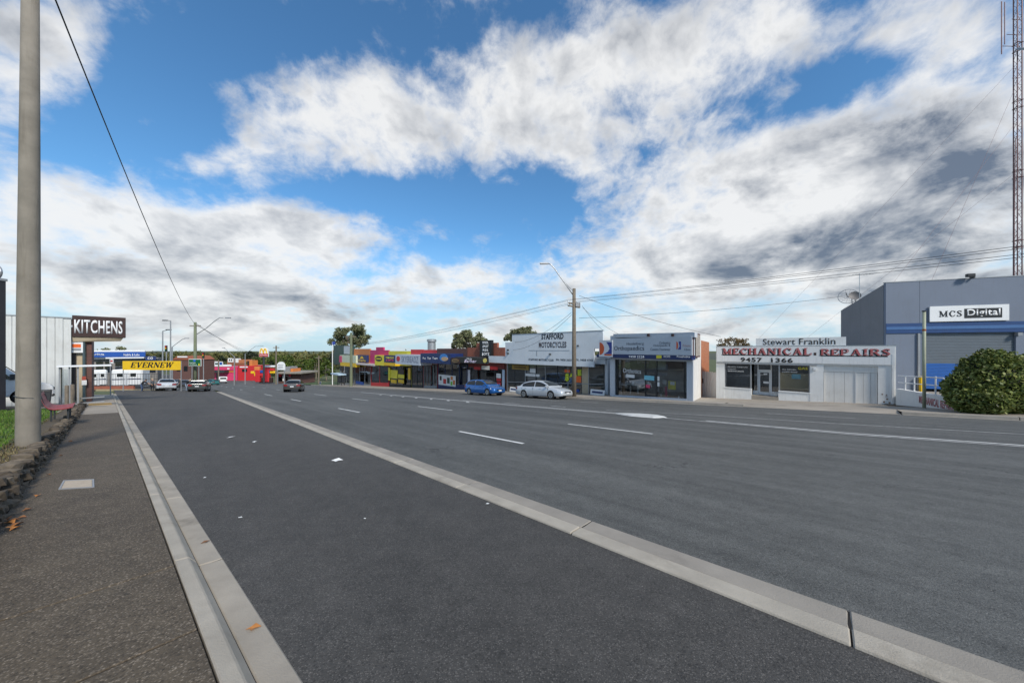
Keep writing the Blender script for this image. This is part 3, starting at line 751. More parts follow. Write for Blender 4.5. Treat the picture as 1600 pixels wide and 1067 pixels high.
def make_car(kind, name, label, paint, loc, head, tail_c=None, scale=1.0, plate=True, group=None):
    D = CARS[kind]; t = empty(name, loc); t.matrix_world = ground_matrix(loc, head) @ Matrix.Scale(scale, 4); tag(t, label, 'car', group)
    st = D['st']; wr_, wf_ = D['wb']; r0, r1, f1, f0, wb, wr, zb, zr = D['gh']; x0, x1 = st[0][0], st[-1][0]
    me = body_loft(st).build('body', paint, mesh_only=True)
    cuts_ = [MB().tube([(wx, sy * .60, .33), (wx, sy * 1.2, .33)], .375, 22) for wx in (wr_, wf_) for sy in (-1, 1)]
    body = link('body', cut(me, cuts_), t)
    def hwat(x):
        for a, b in zip(st, st[1:]):
            if a[0] <= x <= b[0]: return a[3] + (b[3] - a[3]) * (x - a[0]) / (b[0] - a[0])
        return .6
    # cabin: a curved roof line in body colour with the panes of glass set on it
    key = [(r0 - .05, zb - .08), (r0 + (r1 - r0) * .45, zb + (zr - zb) * .62), (r1, zr - .055), ((r1 + f1) / 2 - .05, zr), (f1, zr - .045), (f1 + (f0 - f1) * .55, zb + (zr - zb) * .56), (f0 + .08, zb - .09)]
    if kind == 'wagon': key[1] = (r0 + (r1 - r0) * .6, zb + (zr - zb) * .55)
    prof = []
    for i in range(len(key) - 1):
        p0, p1, p2, p3 = key[max(i - 1, 0)], key[i], key[i + 1], key[min(i + 2, len(key) - 1)]
        for k in range(4):
            t_ = k / 4; prof.append(tuple(.5 * (2 * b + (c_ - a) * t_ + (2 * a - 5 * b + 4 * c_ - d) * t_ * t_ + (3 * b - a - 3 * c_ + d) * t_ ** 3) for a, b, c_, d in zip(p0, p1, p2, p3)))
    prof.append(key[-1]); NP = len(prof)
    def wz(z): return wb + (wr - wb) * max(0, min(1, (z - zb) / (zr - zb))) ** 1.25
    cabm = MB(); rows = (-1, -.93, -.6, 0, .6, .93, 1); dz_ = (-.035, 0, .02, .028, .02, 0, -.035)
    for (x, z) in prof:
        for r_, dd in zip(rows, dz_): cabm.v.append((x, r_ * wz(z), z + dd * (1 if z > zb + .3 else .3)))
    nr = len(rows)
    for i in range(NP - 1):
        for k in range(nr - 1): cabm.f.append((i * nr + k, i * nr + k + 1, (i + 1) * nr + k + 1, (i + 1) * nr + k))
    cabm.f.append(tuple(i * nr for i in range(NP))); cabm.f.append(tuple(reversed([i * nr + nr - 1 for i in range(NP)])))
    cab = cabm.build('cabin', paint, t, smooth=True); cab.data.set_sharp_from_angle(angle=R(50))
    def strip_glass(nm, i0, i1, wk):
        g = MB(); seg = prof[i0:i1 + 1]
        for off in (.012, -.01):
            for i, (x, z) in enumerate(seg):
                a, b = seg[max(i - 1, 0)], seg[min(i + 1, len(seg) - 1)]; tx, tz = b[0] - a[0], b[1] - a[1]; l_ = math.hypot(tx, tz); nx, nz = -tz / l_, tx / l_
                for r_, dd in ((-wk, .0), (-.5, .02), (0, .028), (.5, .02), (wk, .0)): g.v.append((x + nx * off, r_ * wz(z), z + nz * off + dd * .8))
        n = len(seg)
        for i in range(n - 1):
            for k in range(4): g.f.append((i * 5 + k, i * 5 + k + 1, (i + 1) * 5 + k + 1, (i + 1) * 5 + k))
        g.build(nm, CARGLASS, cab, smooth=True)
    strip_glass('rear_window', 2, 7, .86); strip_glass('windscreen', NP - 8, NP - 3, .88)
    zl = zb + .02; top_ = [(x, z) for x, z in prof if z > zb + .06]
    def top_z(x):
        for (a, za), (b, zb2) in zip(prof, prof[1:]):
            if a <= x <= b: return za + (zb2 - za) * (x - a) / max(1e-6, b - a)
        return zb
    xa = r0 + (r1 - r0) * .30; xb = f0 - (f0 - f1) * .16; xm = (r1 + f1) / 2 + .12
    for s_ in (-1, 1):
        for (a, b) in ((xa + .10, xm - .05), (xm + .05, xb)):
            xs_ = [a + (b - a) * i / 7 for i in range(8)]; up = [(x, max(zl + .02, top_z(x) - .085)) for x in xs_]
            poly = [(a, zl), (b, zl)] + up[::-1]; g = MB(); n = len(poly)
            g.v = [(x, s_ * (wz(z) + .008 - (.02 if z > zl + .05 else 0) * 0), z) for x, z in poly] + [(x, s_ * (wz(z) - .02), z) for x, z in poly]
            g.f = [tuple(range(n)) if s_ < 0 else tuple(reversed(range(n)))] + [(i, (i + 1) % n, n + (i + 1) % n, n + i) for i in range(n)]
            g.build('side_window', CARGLASS, cab)
    for wx in (wr_, wf_):
        for sy in (-1, 1):
            yc = sy * (hwat(wx) - .12)
            w = MB().tube([(wx, yc - .105, .325), (wx, yc - .09, .325), (wx, yc + .09, .325), (wx, yc + .105, .325)], [.295, .325, .325, .295], 22).build('wheel', RUBBER, t, smooth=False)
            yo = yc + sy * .108
            rim = MB().tube([(wx, yo - sy * .03, .325), (wx, yo, .325)], [.225, .215], 18)
            rim.build('rim', ALLOY, w)
            sp = MB()
            for k in range(5):
                a = k * 1.2566 + .3; sp.box(-.022, .022, -.006, .006, .05, .2)
                o_ = len(sp.v) - 8; ca, sa = math.cos(a + .63), math.sin(a + .63)
                for q in range(o_, o_ + 8):
                    x, y, z = sp.v[q]; sp.v[q] = (wx + x * ca - z * sa, yo + sy * .006 + y, .325 + x * sa + z * ca)
            sp.build('spoke_gap', DARK, w)
            MB().tube([(wx, sy * .58, .33), (wx, sy * .64, .33)], .37, 18).build('wheel_arch', RUBBER, t)
    # lamps, grille, plates, dark bumper insert, door seams, handles, mirrors
    xf, xr_ = x1, x0
    for sy in (-1, 1):
        MB().hexa([(xf - .42, sy * .86, .60), (xf - .10, sy * .60, .58), (xf - .06, sy * .60, .60), (xf - .38, sy * .895, .62)],
                  [(xf - .46, sy * .84, .73), (xf - .20, sy * .58, .68), (xf - .14, sy * .585, .67), (xf - .42, sy * .87, .72)]).build('headlight', LAMP_W, t)
        MB().hexa([(xr_ + .22, sy * .885, .68), (xr_ - .01, sy * .76, .68), (xr_ - .035, sy * .44, .70), (xr_ + .12, sy * .44, .70)],
                  [(xr_ + .30, sy * .895, .90), (xr_ + .0, sy * .80, .91), (xr_ - .03, sy * .46, .89), (xr_ + .16, sy * .46, .89)]).build('tail_light', LAMP_R, t)
        mir = MB().box(f0 - .30, f0 - .12, sy * .90, sy * 1.06, .93, 1.06).build('mirror', paint, t, bevel=.03, seg=2)
        for xx in (f0 - .12, (r0 + f0) / 2 - .02, r0 + .42):
            hw = hwat(xx); MB().box(xx - .004, xx + .004, sy * (hw - .05), sy * (hw + .001), .34, .90).build('door_seam', DARK, t)
        for xx in (f0 - 1.0, r0 + .75):
            hw = hwat(xx); MB().box(xx, xx + .18, sy * (hw - .01), sy * (hw + .022), .80, .835).build('door_handle', paint, t, bevel=.008)
        MB().box(wr_ + .42, wf_ - .42, sy * (.88), sy * .925, .175, .235).build('sill', DARK, t)
    MB().box(xf - .12, xf + .012, -.42, .42, .50, .60).build('grille', BLACK, t, bevel=.01)
    MB().box(xf - .2, xf - .005, -.62, .62, .28, .40).build('air_intake', BLACK, t, bevel=.02)
    MB().box(xr_ - .006, xr_ + .2, -.66, .66, .33, .42).build('rear_bumper_insert', DARK, t, bevel=.02)
    if plate:
        MB().box(xf + .012, xf + .022, -.18, .18, .43, .53).build('number_plate', PLATE, t)
        MB().box(xr_ - .02, xr_ - .008, -.18, .18, .60, .70).build('number_plate', PLATE, t)
    return t

def person(label, loc, head, top, legs, hair, pose='stand', hgt=1.72, group='people beside the parked cars'):
    """one continuous skinned body; x forward"""
    k = hgt / 1.75; b = 1 if pose == 'bend' else 0
    J = {}; E = []
    def j(n, x, y, z, r, par=None):
        J[n] = (Vector((x, y, z)) * k, r * k); 
        if par: E.append((par, n))
    j('pel', -.10 * b, 0, .95, .135)
    j('bel', 0.02 * b, 0, 1.10, .14, 'pel'); j('chest', .16 * b, 0, 1.32 - .06 * b, .15, 'bel'); j('neck', .27 * b, 0, 1.49 - .12 * b, .06, 'chest')
    j('chin', .31 * b + .01, 0, 1.57 - .14 * b, .075, 'neck'); j('head', .35 * b + .01, 0, 1.66 - .16 * b, .095, 'chin'); j('crown', .38 * b, 0, 1.72 - .17 * b, .07, 'head')
    for s_, n in ((1, 'l'), (-1, 'r')):
        st = .07 * s_ if not b else .03 * s_
        j('hip' + n, -.10 * b, s_ * .09, .88, .095, 'pel'); j('kn' + n, .03 + st, s_ * .11, .49, .062, 'hip' + n)
        j('an' + n, -.02 + st * .6, s_ * .115, .09, .042, 'kn' + n); j('toe' + n, .17 + st * .6, s_ * .13, .04, .035, 'an' + n)
        j('sh' + n, .18 * b, s_ * .19, 1.42 - .08 * b, .062, 'chest')
        if b: el, wr_, fi = (.40, s_ * .24, 1.12, .046), (.60, s_ * .17, 1.02, .034), (.68, s_ * .15, .99, .03)
        else: el, wr_, fi = (-.02, s_ * .255, 1.13, .046), (.10, s_ * .25, .90, .034), (.13, s_ * .25, .84, .03)
        j('el' + n, *el, 'sh' + n); j('wr' + n, *wr_, 'el' + n); j('palm' + n, *fi, 'wr' + n)
        for q in range(4):
            dx = (q - 1.5) * .018; ln = (.07, .085, .08, .062)[q]
            if b: j('f%d%s' % (q, n), fi[0] + ln, fi[1] + dx, fi[2] - .02, .0095, 'palm' + n)
            else: j('f%d%s' % (q, n), fi[0] + dx + .01, fi[1], fi[2] - ln, .0095, 'palm' + n)
        j('th' + n, fi[0] + .03, fi[1] - s_ * .035, fi[2] - .02, .011, 'wr' + n)
    names = list(J); me = bpy.data.meshes.new('person')
    me.from_pydata([J[n][0] for n in names], [(names.index(a), names.index(c)) for a, c in E], [])
    o = bpy.data.objects.new('tmp', me); col.objects.link(o)
    md = o.modifiers.new('s', 'SKIN'); sv = me.skin_vertices[0].data
    for i, n in enumerate(names): sv[i].radius = (J[n][1], J[n][1])
    sv[0].use_root = True
    o.modifiers.new('u', 'SUBSURF').levels = 1
    dg = bpy.context.evaluated_depsgraph_get(); r = bpy.data.meshes.new_from_object(o.evaluated_get(dg)); bpy.data.objects.remove(o)
    for m in (top, legs, SKIN, BLACK): r.materials.append(m)
    for p in r.polygons:
        p.use_smooth = True
        n = min(names, key=lambda q: (J[q][0] - p.center).length - J[q][1])
        z = p.center.z / k
        if n.startswith(('toe', 'an')) and z < .10: p.material_index = 3
        elif n.startswith(('hip', 'kn', 'an', 'pel')) and z < .98: p.material_index = 1
        elif n in ('chin', 'head', 'crown', 'neck') or n.startswith(('palm', 'f', 'th', 'wr')): p.material_index = 2
        else: p.material_index = 0
    t = link('person', r); t.matrix_world = Matrix.Translation(loc) @ Matrix.Rotation(math.atan2(head.y, head.x), 4, 'Z'); tag(t, label, 'person', group)
    hd = J['head'][0]; hm = MB(); n1, n2 = 8, 12
    for i in range(n1 + 1):
        for q in range(n2):
            a, e = q * 6.283 / n2, i / n1 * 1.9
            hm.v.append((hd.x - .012 + .105 * k * math.sin(e) * math.cos(a), hd.y + .095 * k * math.sin(e) * math.sin(a), hd.z + .018 + .115 * k * math.cos(e)))
    for i in range(n1):
        for q in range(n2):
            c0 = hm.v[i * n2 + q]
            if c0[0] > hd.x + .045 and c0[2] < hd.z + .06: continue
            hm.f.append((i * n2 + q, i * n2 + (q + 1) % n2, (i + 1) * n2 + (q + 1) % n2, (i + 1) * n2 + q))
    hm.build('hair', hair, t, smooth=True)
    fm = MB().hexa([(hd.x + .085, -.012, hd.z - .03), (hd.x + .112, -.010, hd.z - .03), (hd.x + .112, .010, hd.z - .03), (hd.x + .085, .012, hd.z - .03)],
                   [(hd.x + .085, -.008, hd.z + .01), (hd.x + .098, -.005, hd.z + .01), (hd.x + .098, .005, hd.z + .01), (hd.x + .085, .008, hd.z + .01)]); fm.build('nose', SKIN, t)
    for s_ in (-1, 1):
        MB().box(hd.x + .088, hd.x + .097, s_ * .032 - .011, s_ * .032 + .011, hd.z + .012, hd.z + .022).build('eye', BLACK, t)
        MB().box(hd.x - .02, hd.x + .02, s_ * .088, s_ * .105, hd.z - .035, hd.z + .025).build('ear', SKIN, t, bevel=.006)
    return t
# ================================================================== left side of the street
LAWN = .40
# low wall of rough basalt stones along the footpath
wall = empty('stone_wall', LK(2, path_w)); tag(wall, 'low dry retaining wall of rough brown stones along the dark footpath', 'stone wall')
STONE = M('basalt', (.075, .058, .041), .92, .42, 11, 1.0, 35, dirt=.6, dirtc=(.045, .036, .028))
STONE2 = M('basalt_pale', (.125, .10, .072), .92, .38, 11, 1.0, 35, dirt=.5, dirtc=(.07, .055, .04))
def stone_mesh(i, mat):
    bm = bmesh.new(); bmesh.ops.create_icosphere(bm, subdivisions=1, radius=1); rr = random.Random(i)
    for v in bm.verts: v.co = Vector([math.copysign(abs(c) ** .6, c) for c in v.co]) * rr.uniform(.72, 1.08)
    me = bpy.data.meshes.new('stone'); bm.to_mesh(me); bm.free(); me.materials.append(mat); return me
st_m = [stone_mesh(i, STONE if i % 3 else STONE2) for i in range(14)]
t_end = (G(133, 634, .1) - K0).dot(kd)
t = -1.6; cnt = 0
while t < t_end:
    w = random.uniform(.09, .20); hh = max(.20, .36 - .010 * max(0, t))
    z = .05
    while z < hh + .04:
        h = random.uniform(.08, .15)
        o = link('stone', random.choice(st_m), wall); p = LK(t + w / 2 + random.uniform(-.03, .03), path_w + .07 + (z * .25) + random.uniform(-.035, .03), z + h / 2)
        o.location = p - wall.location; o.scale = (w * .56, random.uniform(.09, .14), h * .60)
        o.rotation_euler = (random.uniform(-.25, .25), random.uniform(-.25, .25), math.atan2(kd.y, kd.x) + random.uniform(-.25, .25)); cnt += 1
        z += h * .92
    t += w * .95
print('stones', cnt)
bk = MB(); q = [LK(-3, path_w + .16, -.1), LK(t_end, path_w + .16, -.1), LK(t_end, path_w + .5, -.1), LK(-3, path_w + .5, -.1)]
q2 = [LK(-3, path_w + .20, .34), LK(t_end, path_w + .20, .17), LK(t_end, path_w + .5, .20), LK(-3, path_w + .5, .36)]
bk.hexa([p - wall.location for p in q], [p - wall.location for p in q2]).build('backing', soil, wall)
# bank and lawn behind the wall
def strip(name, mat, t0, t1, es, step=.35, jit=.0, kind='structure'):
    v = []; f = []; ts = rng(t0, t1, step); w = len(es)
    for tt in ts:
        for (e, l) in es:
            p = LK(tt, e, l - (.012 * max(0, tt - 2) if e < path_w + 1.2 else .004 * max(0, tt - 2)) + random.uniform(-jit, jit)); v.append(tuple(p))
    for i in range(len(ts) - 1):
        for j_ in range(w - 1): f.append((i * w + j_, i * w + j_ + 1, (i + 1) * w + j_ + 1, (i + 1) * w + j_))
    me = bpy.data.meshes.new(name); me.from_pydata(v, [], f); me.materials.append(mat); me.flip_normals() if me.polygons[0].normal.z < 0 else None
    o = link(name, me); o['kind'] = kind; return o
bank = strip('earth_bank', soil, -4, t_end + .3, [(path_w + .22, .32), (path_w + .4, .36), (path_w + .45, .385), (path_w + .56, LAWN)], .2, .018)
lawn_m = M('lawn_soil', (.045, .075, .016), .95, .3, 4, .6, 40)
LT = 22.3
lawn = strip('lawn', lawn_m, -4, LT, [(path_w + .52, LAWN + .005), (path_w + 2.5, LAWN + .05), (path_w + 16, LAWN + .10)], .8)
drive = strip('driveway', asphalt_new, LT, 34, [(path_w + .9, LAWN - .05), (path_w + 18, LAWN + .05)], .8)
LEAF_GRASS = leaf_mat('grass_blades', [(.05, .11, .010), (.085, .18, .02), (.13, .23, .03), (.17, .19, .06)], .6, .3)
def blades(name, n, tr, er, lift, hgt, mat, wd=.010):
    tt = nrng.uniform(*tr, n); ee = nrng.uniform(*er, n)
    v = []; f = []
    for a, e, r_ in zip(tt, ee, nrng.random(n)):
        l = lift(a, e); p = LK(a, e, l); h = hgt * (.5 + r_); an = r_ * 40; lean = .5 * hgt
        dx, dy = math.cos(an) * wd, math.sin(an) * wd; i = len(v)
        v += [(p.x - dx, p.y - dy, p.z), (p.x + dx, p.y + dy, p.z), (p.x + math.sin(an * 3) * lean, p.y + math.cos(an * 5) * lean, p.z + h)]; f.append((i, i + 1, i + 2))
    me = bpy.data.meshes.new(name); me.from_pydata(v, [], f); me.materials.append(mat); o = link(name, me); o['kind'] = 'stuff'; return o
g_ = blades('lawn_grass', 48000, (-2, LT), (path_w + .48, path_w + 6.5), lambda a, e: LAWN + .02 - .004 * max(0, a - 2), .055, LEAF_GRASS, .012)
tag(g_, 'short green mown grass behind the stone wall', 'grass')
LEAF_DRY = leaf_mat('dry_grass', [(.10, .075, .035), (.19, .15, .075), (.27, .22, .12), (.10, .11, .04)], .8, .2)
d_ = blades('dry_grass', 11000, (-2, t_end), (path_w + .10, path_w + .6), lambda a, e: (.345 + min(1, (e - path_w - .2) / .6) * .075) - .012 * max(0, a - 2), .045, LEAF_DRY, .010)
tag(d_, 'dry brown grass and leaf litter on top of the stone wall', 'dry grass')

# tall concrete pole rising out of the lawn edge
PB = G(44, 690, LAWN - .03)
pole = empty('concrete_pole', PB); tag(pole, 'thick grey concrete power pole standing in the lawn behind the stone wall', 'power pole')
r0p = 42 / F * PB.y / 2 * math.cos(math.atan(756 / F)); topz = 10.2
MB().tube([(0, 0, -.4), (0, 0, 0), (.012, 0, 3.0), (.03, 0, 6.0), (.05, 0, topz)], [r0p * 1.0, r0p, r0p * .93, r0p * .83, r0p * .68], 28).build('shaft', conc_pole, pole, smooth=True)
MB().tube([(-r0p * 1.0, -.03, .97), (-r0p * .6, -r0p * .85, .95), (0, -r0p * 1.02, .93), (r0p * .6, -r0p * .85, .91), (r0p * 1.0, -.03, .89)], .009, 6).build('strap', DARK, pole)
MB().box(-.9, 1.0, -.08, .06, topz - .5, topz - .36).build('cross_arm', WOOD, pole)
th_ = math.atan2(-PB.y, -PB.x)
for (dz, ln, da, w_) in ((2.45, .9, .12, .006), (3.6, 1.6, .10, .005), (1.25, .5, .16, .005), (1.92, .10, .05, .016), (4.4, .05, -.02, .014), (.55, .03, .3, .012)):
    rr = r0p * (1 - .031 * dz); cx_, cy_ = math.cos(th_ + da), math.sin(th_ + da)
    MB().hexa([(cx_ * rr + cy_ * w_ * s1_, cy_ * rr - cx_ * w_ * s1_, z_) for s1_, z_ in ((-1, dz), (1, dz), (1, dz + ln), (-1, dz + ln))], [(cx_ * (rr - .012) + cy_ * w_ * s1_, cy_ * (rr - .012) - cx_ * w_ * s1_, z_) for s1_, z_ in ((-1, dz), (1, dz), (1, dz + ln), (-1, dz + ln))]).build('seam', M('seam_dark', (.09, .075, .06), .9, .3, 20), pole)
POLE_TOP = PB + Vector((.2, 0, topz - .3))

# dark sign pylon at the edge of the view
YPY = 15.0; PY = Vector((-790 / F * (YPY + .36), YPY, zg(YPY) + LAWN - .05)); py_ = empty('sign_pylon', PY); tag(py_, 'dark charcoal sign pylon with a pale ring emblem on top', 'sign')
wpy = 0.0; hpy = (634 - 436) / F * PY.y
MB().box(-1.5, wpy, 0, .35, -.3, hpy).build('panel', M('charcoal', (.022, .022, .027), .45, .15), py_, bevel=.01)
MB().box(-1.5, wpy + .04, -.03, .38, hpy, hpy + .12).build('cap', GREY, py_, bevel=.01)
ring = MB(); rc = (wpy - .30, .17, hpy + .40)
ring.tube([(rc[0] + .33 * math.cos(a), rc[1], rc[2] + .33 * math.sin(a)) for a in [i * 6.2832 / 24 for i in range(25)]], .06, 8, cap=False); ring.build('ring_emblem', GALV, py_, smooth=True)
MB().box(rc[0] - .05, rc[0] + .05, rc[1] - .03, rc[1] + .03, hpy + .1, rc[2] + .3).build('emblem_bar', GALV, py_)

# red bench on the bank
BB = LK((G(104, 658, .25) - K0).dot(kd), path_w + .50, .22); bench = empty('park_bench', BB, math.atan2(kd.y, kd.x)); tag(bench, 'small red slatted bench seat with curved back beside the stone wall', 'bench')
BR = M('bench_red', (.26, .042, .045), .55, .15, 4, dirt=.3)
prof = [(.52, .46), (.40, .43), (.28, .42), (.15, .425), (.05, .47), (-.02, .58), (-.06, .72), (-.10, .86), (-.12, .93)]   # across (towards the road is -y), up
for (a, za), (b, zb_) in zip(prof, prof[1:]):
    MB().hexa([(0, -a, za - .02), (1.35, -a, za - .02), (1.35, -b + .004, zb_ - .02), (0, -b + .004, zb_ - .02)], [(0, -a, za + .008), (1.35, -a, za + .008), (1.35, -b + .006, zb_ + .008), (0, -b + .006, zb_ + .008)]).build('slat', BR, bench)
for x in (.12, 1.2):
    MB().tube([(x, -.50, .43), (x, -.3, .39), (x, -.08, .40), (x, .03, .55), (x, .09, .88)], .018, 6).build('side_frame', DARK, bench)
    for y in (-.42, -.10): MB().tube([(x, y, -.25), (x, y, .40)], .022, 6).build('leg', DARK, bench)

# showroom with the KITCHENS sign over the footpath
YK = 21.0; cX = (111 - 800) / F * YK
perp = -kl                                          # towards the road
Bk = Vector((cX, YK, zg(YK) + .25)); Ak = Bk - perp * 9.0; Ak.z = zg(Ak.y) + .25
KB = Facade('showroom_building', 'white ribbed metal showroom beside the grey pole with a brown KITCHENS sign box', 'building', Ak, Bk)
CLAD = M('cladding', (.58, .59, .57), .5, .07, 1.0, dirt=.2, streak=.35, dirtc=(.30, .27, .23))
zt = KB.pix(111, 497.5)[1]
KB.box('wall', CLAD, 0, KB.L, .04, 7.5, -1.2, zt)
x = .0
while x < KB.L - .30:
    KB.box('cladding_sheet', CLAD, x + .006, x + .294, 0, .05, -1.1, zt + random.uniform(-.004, .004), bevel=.012); x += .30
KB.box('capping', GALV, -.02, KB.L + .03, -.03, .12, zt, zt + .07)
# recessed entry wing, the road-side wall in cream and brick
x1k = KB.pix(135, 560, .5)[0]
KB.box('entry_wall', CREAM, KB.L + .02, x1k, .55, 7.4, -1.3, KB.pix(125, 522, .5)[1])
KB.box('brick_pier', BRICK_D, x1k, x1k + .22, .5, 7.4, -1.3, KB.pix(125, 522, .5)[1])
KB.pbox('door', M('door_dark', (.03, .022, .02), .5), 113, 552, 119, 626, .50, .04)
sgn = KB.pbox('sign_box', BROWN, 112.5, 494.5, 196.5, 527.0, .10, .0 + 1.0, bevel=.015)
KB.text('KITCHENS', WHITE, 116, 500.5, 191.5, 521.5, .094, sgn, bold=.022)
KB.text('-', WHITE, 110, 508, 113, 512, .094, sgn, bold=.02)
a, b, z0, z1 = KB.rect(112.5, 526.6, 193, 535, .14)
MB().hexa([(a, .25, z0 + .02), (b - .12, .3, z0 + .12), (b - .12, 1.0, z0 + .12), (a, 1.0, z0 + .02)], [(a, .16, z1 - .01), (b, .16, z1 - .01), (b, 1.05, z1 - .01), (a, 1.05, z1 - .01)]).build('soffit', CREAM, KB.o)
s2 = KB.pbox('small_sign', WHITE, 112, 530.5, 129.5, 551, .30, .08)
KB.pbox('orange_band', M('sign_orange', (.70, .12, .01), .5), 112.5, 537.5, 126.5, 543, .294, .008, s2)
KB.pbox('grey_band', GREY, 112.5, 544, 126.5, 548, .294, .008, s2)
cp = KB.pix(131, 600, .35); pst = MB().tube([(cp[0], .35, -1.4), (cp[0], .35, KB.pix(131, 530, .35)[1])], .06, 8).build('awning_post', M('post_teal', (.06, .09, .10), .5), KB.o)
KB.pbox('notice', PAPER, 127.5, 594, 135.5, 601.5, .27, .02, pst)
KB.pbox('red_band', M('notice_red', (.32, .05, .03), .6), 128, 588, 134.5, 594, .27, .02, pst)

# glass bus shelter in front of it
SH = LK((G(112, 634, .2) - K0).dot(kd), path_w + .55, .16); sh = empty('bus_shelter', SH, math.atan2(perp.y, perp.x)); tag(sh, 'small glass bus shelter with thin white flat roof before the KITCHENS showroom', 'bus shelter')
hs = (632 - 570) / F * SH.y
MB().box(-.35, 1.45, -.45, .85, hs, hs + .07).build('roof', WHITE, sh, bevel=.01)
for (x, y) in ((-.25, -.3), (-.25, .7), (.05, -.3), (.32, -.3)):
    MB().box(x - .03, x + .03, y - .03, y + .03, -.4, hs if y > 0 or x < 0 else hs).build('post', GREY, sh)
MB().box(-.26, -.24, -.26, .66, .1, hs - .1).build('glass_panel', GLASS_D, sh)
MB().box(-.21, .01, -.305, -.29, .15, hs - .1).build('glass_panel', GLASS, sh)
for z in (.12, .38): MB().box(.38, 1.2, -.1, .0, z, z + .05).build('rail', GREY, sh)
for i, (x, y, w_, lab) in enumerate([(104.5, 636, .09, 'left timber bollard'), (113.5, 634.5, .09, 'right timber bollard')]):
    p = G(x, y, .25); b_ = MB().tube([(0, 0, -.3), (0, 0, (636 - 603) / F * p.y), (0, 0, (636 - 602) / F * p.y)], [.07, .07, .055], 10).build('bollard', WOOD, None); b_.location = p
    tag(b_, ['short weathered timber bollard at the outer corner of the bus shelter', 'short weathered timber bollard between the bus shelter and the footpath'][i], 'bollard', 'timber bollards by the bus shelter')
# bus stop pole and second thin post on the kerb
p = G(172.5, 618, .1); bs = empty('bus_stop_sign', p); tag(bs, 'thin grey bus stop pole with a small white flag on the kerb', 'bus stop')
hb = (618 - 561) / F * p.y; MB().tube([(0, 0, -.2), (0, 0, hb)], .035, 8).build('post', GREY, bs); MB().box(-.06, .28, -.02, .02, hb - .42, hb + .02).build('flag', WHITE, bs)
MB().box(-.02, .24, -.024, -.02, hb - .25, hb - .12).build('red_stripe', RED, bs)
p = G(180, 605, .1); b_ = MB().tube([(0, 0, -.2), (0, 0, 1.6)], .05, 8).build('sign_post', WHITE); b_.location = p; tag(b_, 'thin white post at the far end of the left kerb', 'post')
# bins by the showroom wall
p = LK((G(88, 628, .45) - K0).dot(kd), path_w + 1.6, LAWN - .1); bn = empty('planter_tub', p); tag(bn, 'terracotta coloured tub beside the showroom wall', 'planter')
MB().tube([(0, 0, -.1), (0, 0, .62), (0, 0, .64), (0, 0, .72)], [.22, .30, .34, .34], 16).build('tub', M('terracotta', (.33, .115, .055), .8, .15), bn); MB().tube([(0, 0, .66), (0, 0, .735)], .30, 14).build('earth', soil, bn)
p = LK((G(98, 630, .4) - K0).dot(kd), path_w + 1.25, LAWN - .12); wb_ = empty('wheelie_bin', p, math.atan2(kd.y, kd.x)); tag(wb_, 'dark grey wheeled rubbish bin beside the terracotta tub', 'bin')
MB().hexa([(-.2, -.2, 0), (.2, -.2, 0), (.2, .2, 0), (-.2, .2, 0)], [(-.26, -.26, .75), (.26, -.26, .75), (.26, .26, .75), (-.26, .26, .75)]).build('tub', DARK, wb_, bevel=.02)
MB().hexa([(-.28, -.28, .752), (.28, -.28, .752), (.28, .28, .752), (-.28, .28, .752)], [(-.26, -.24, .82), (.26, -.24, .82), (.26, .27, .82), (-.26, .27, .82)]).build('lid', BLACK, wb_, bevel=.02)
for y in (-.2, .2): MB().tube([(-.24, y - .03, .08), (-.24, y + .03, .08)], .09, 12).build('wheel', RUBBER, wb_)

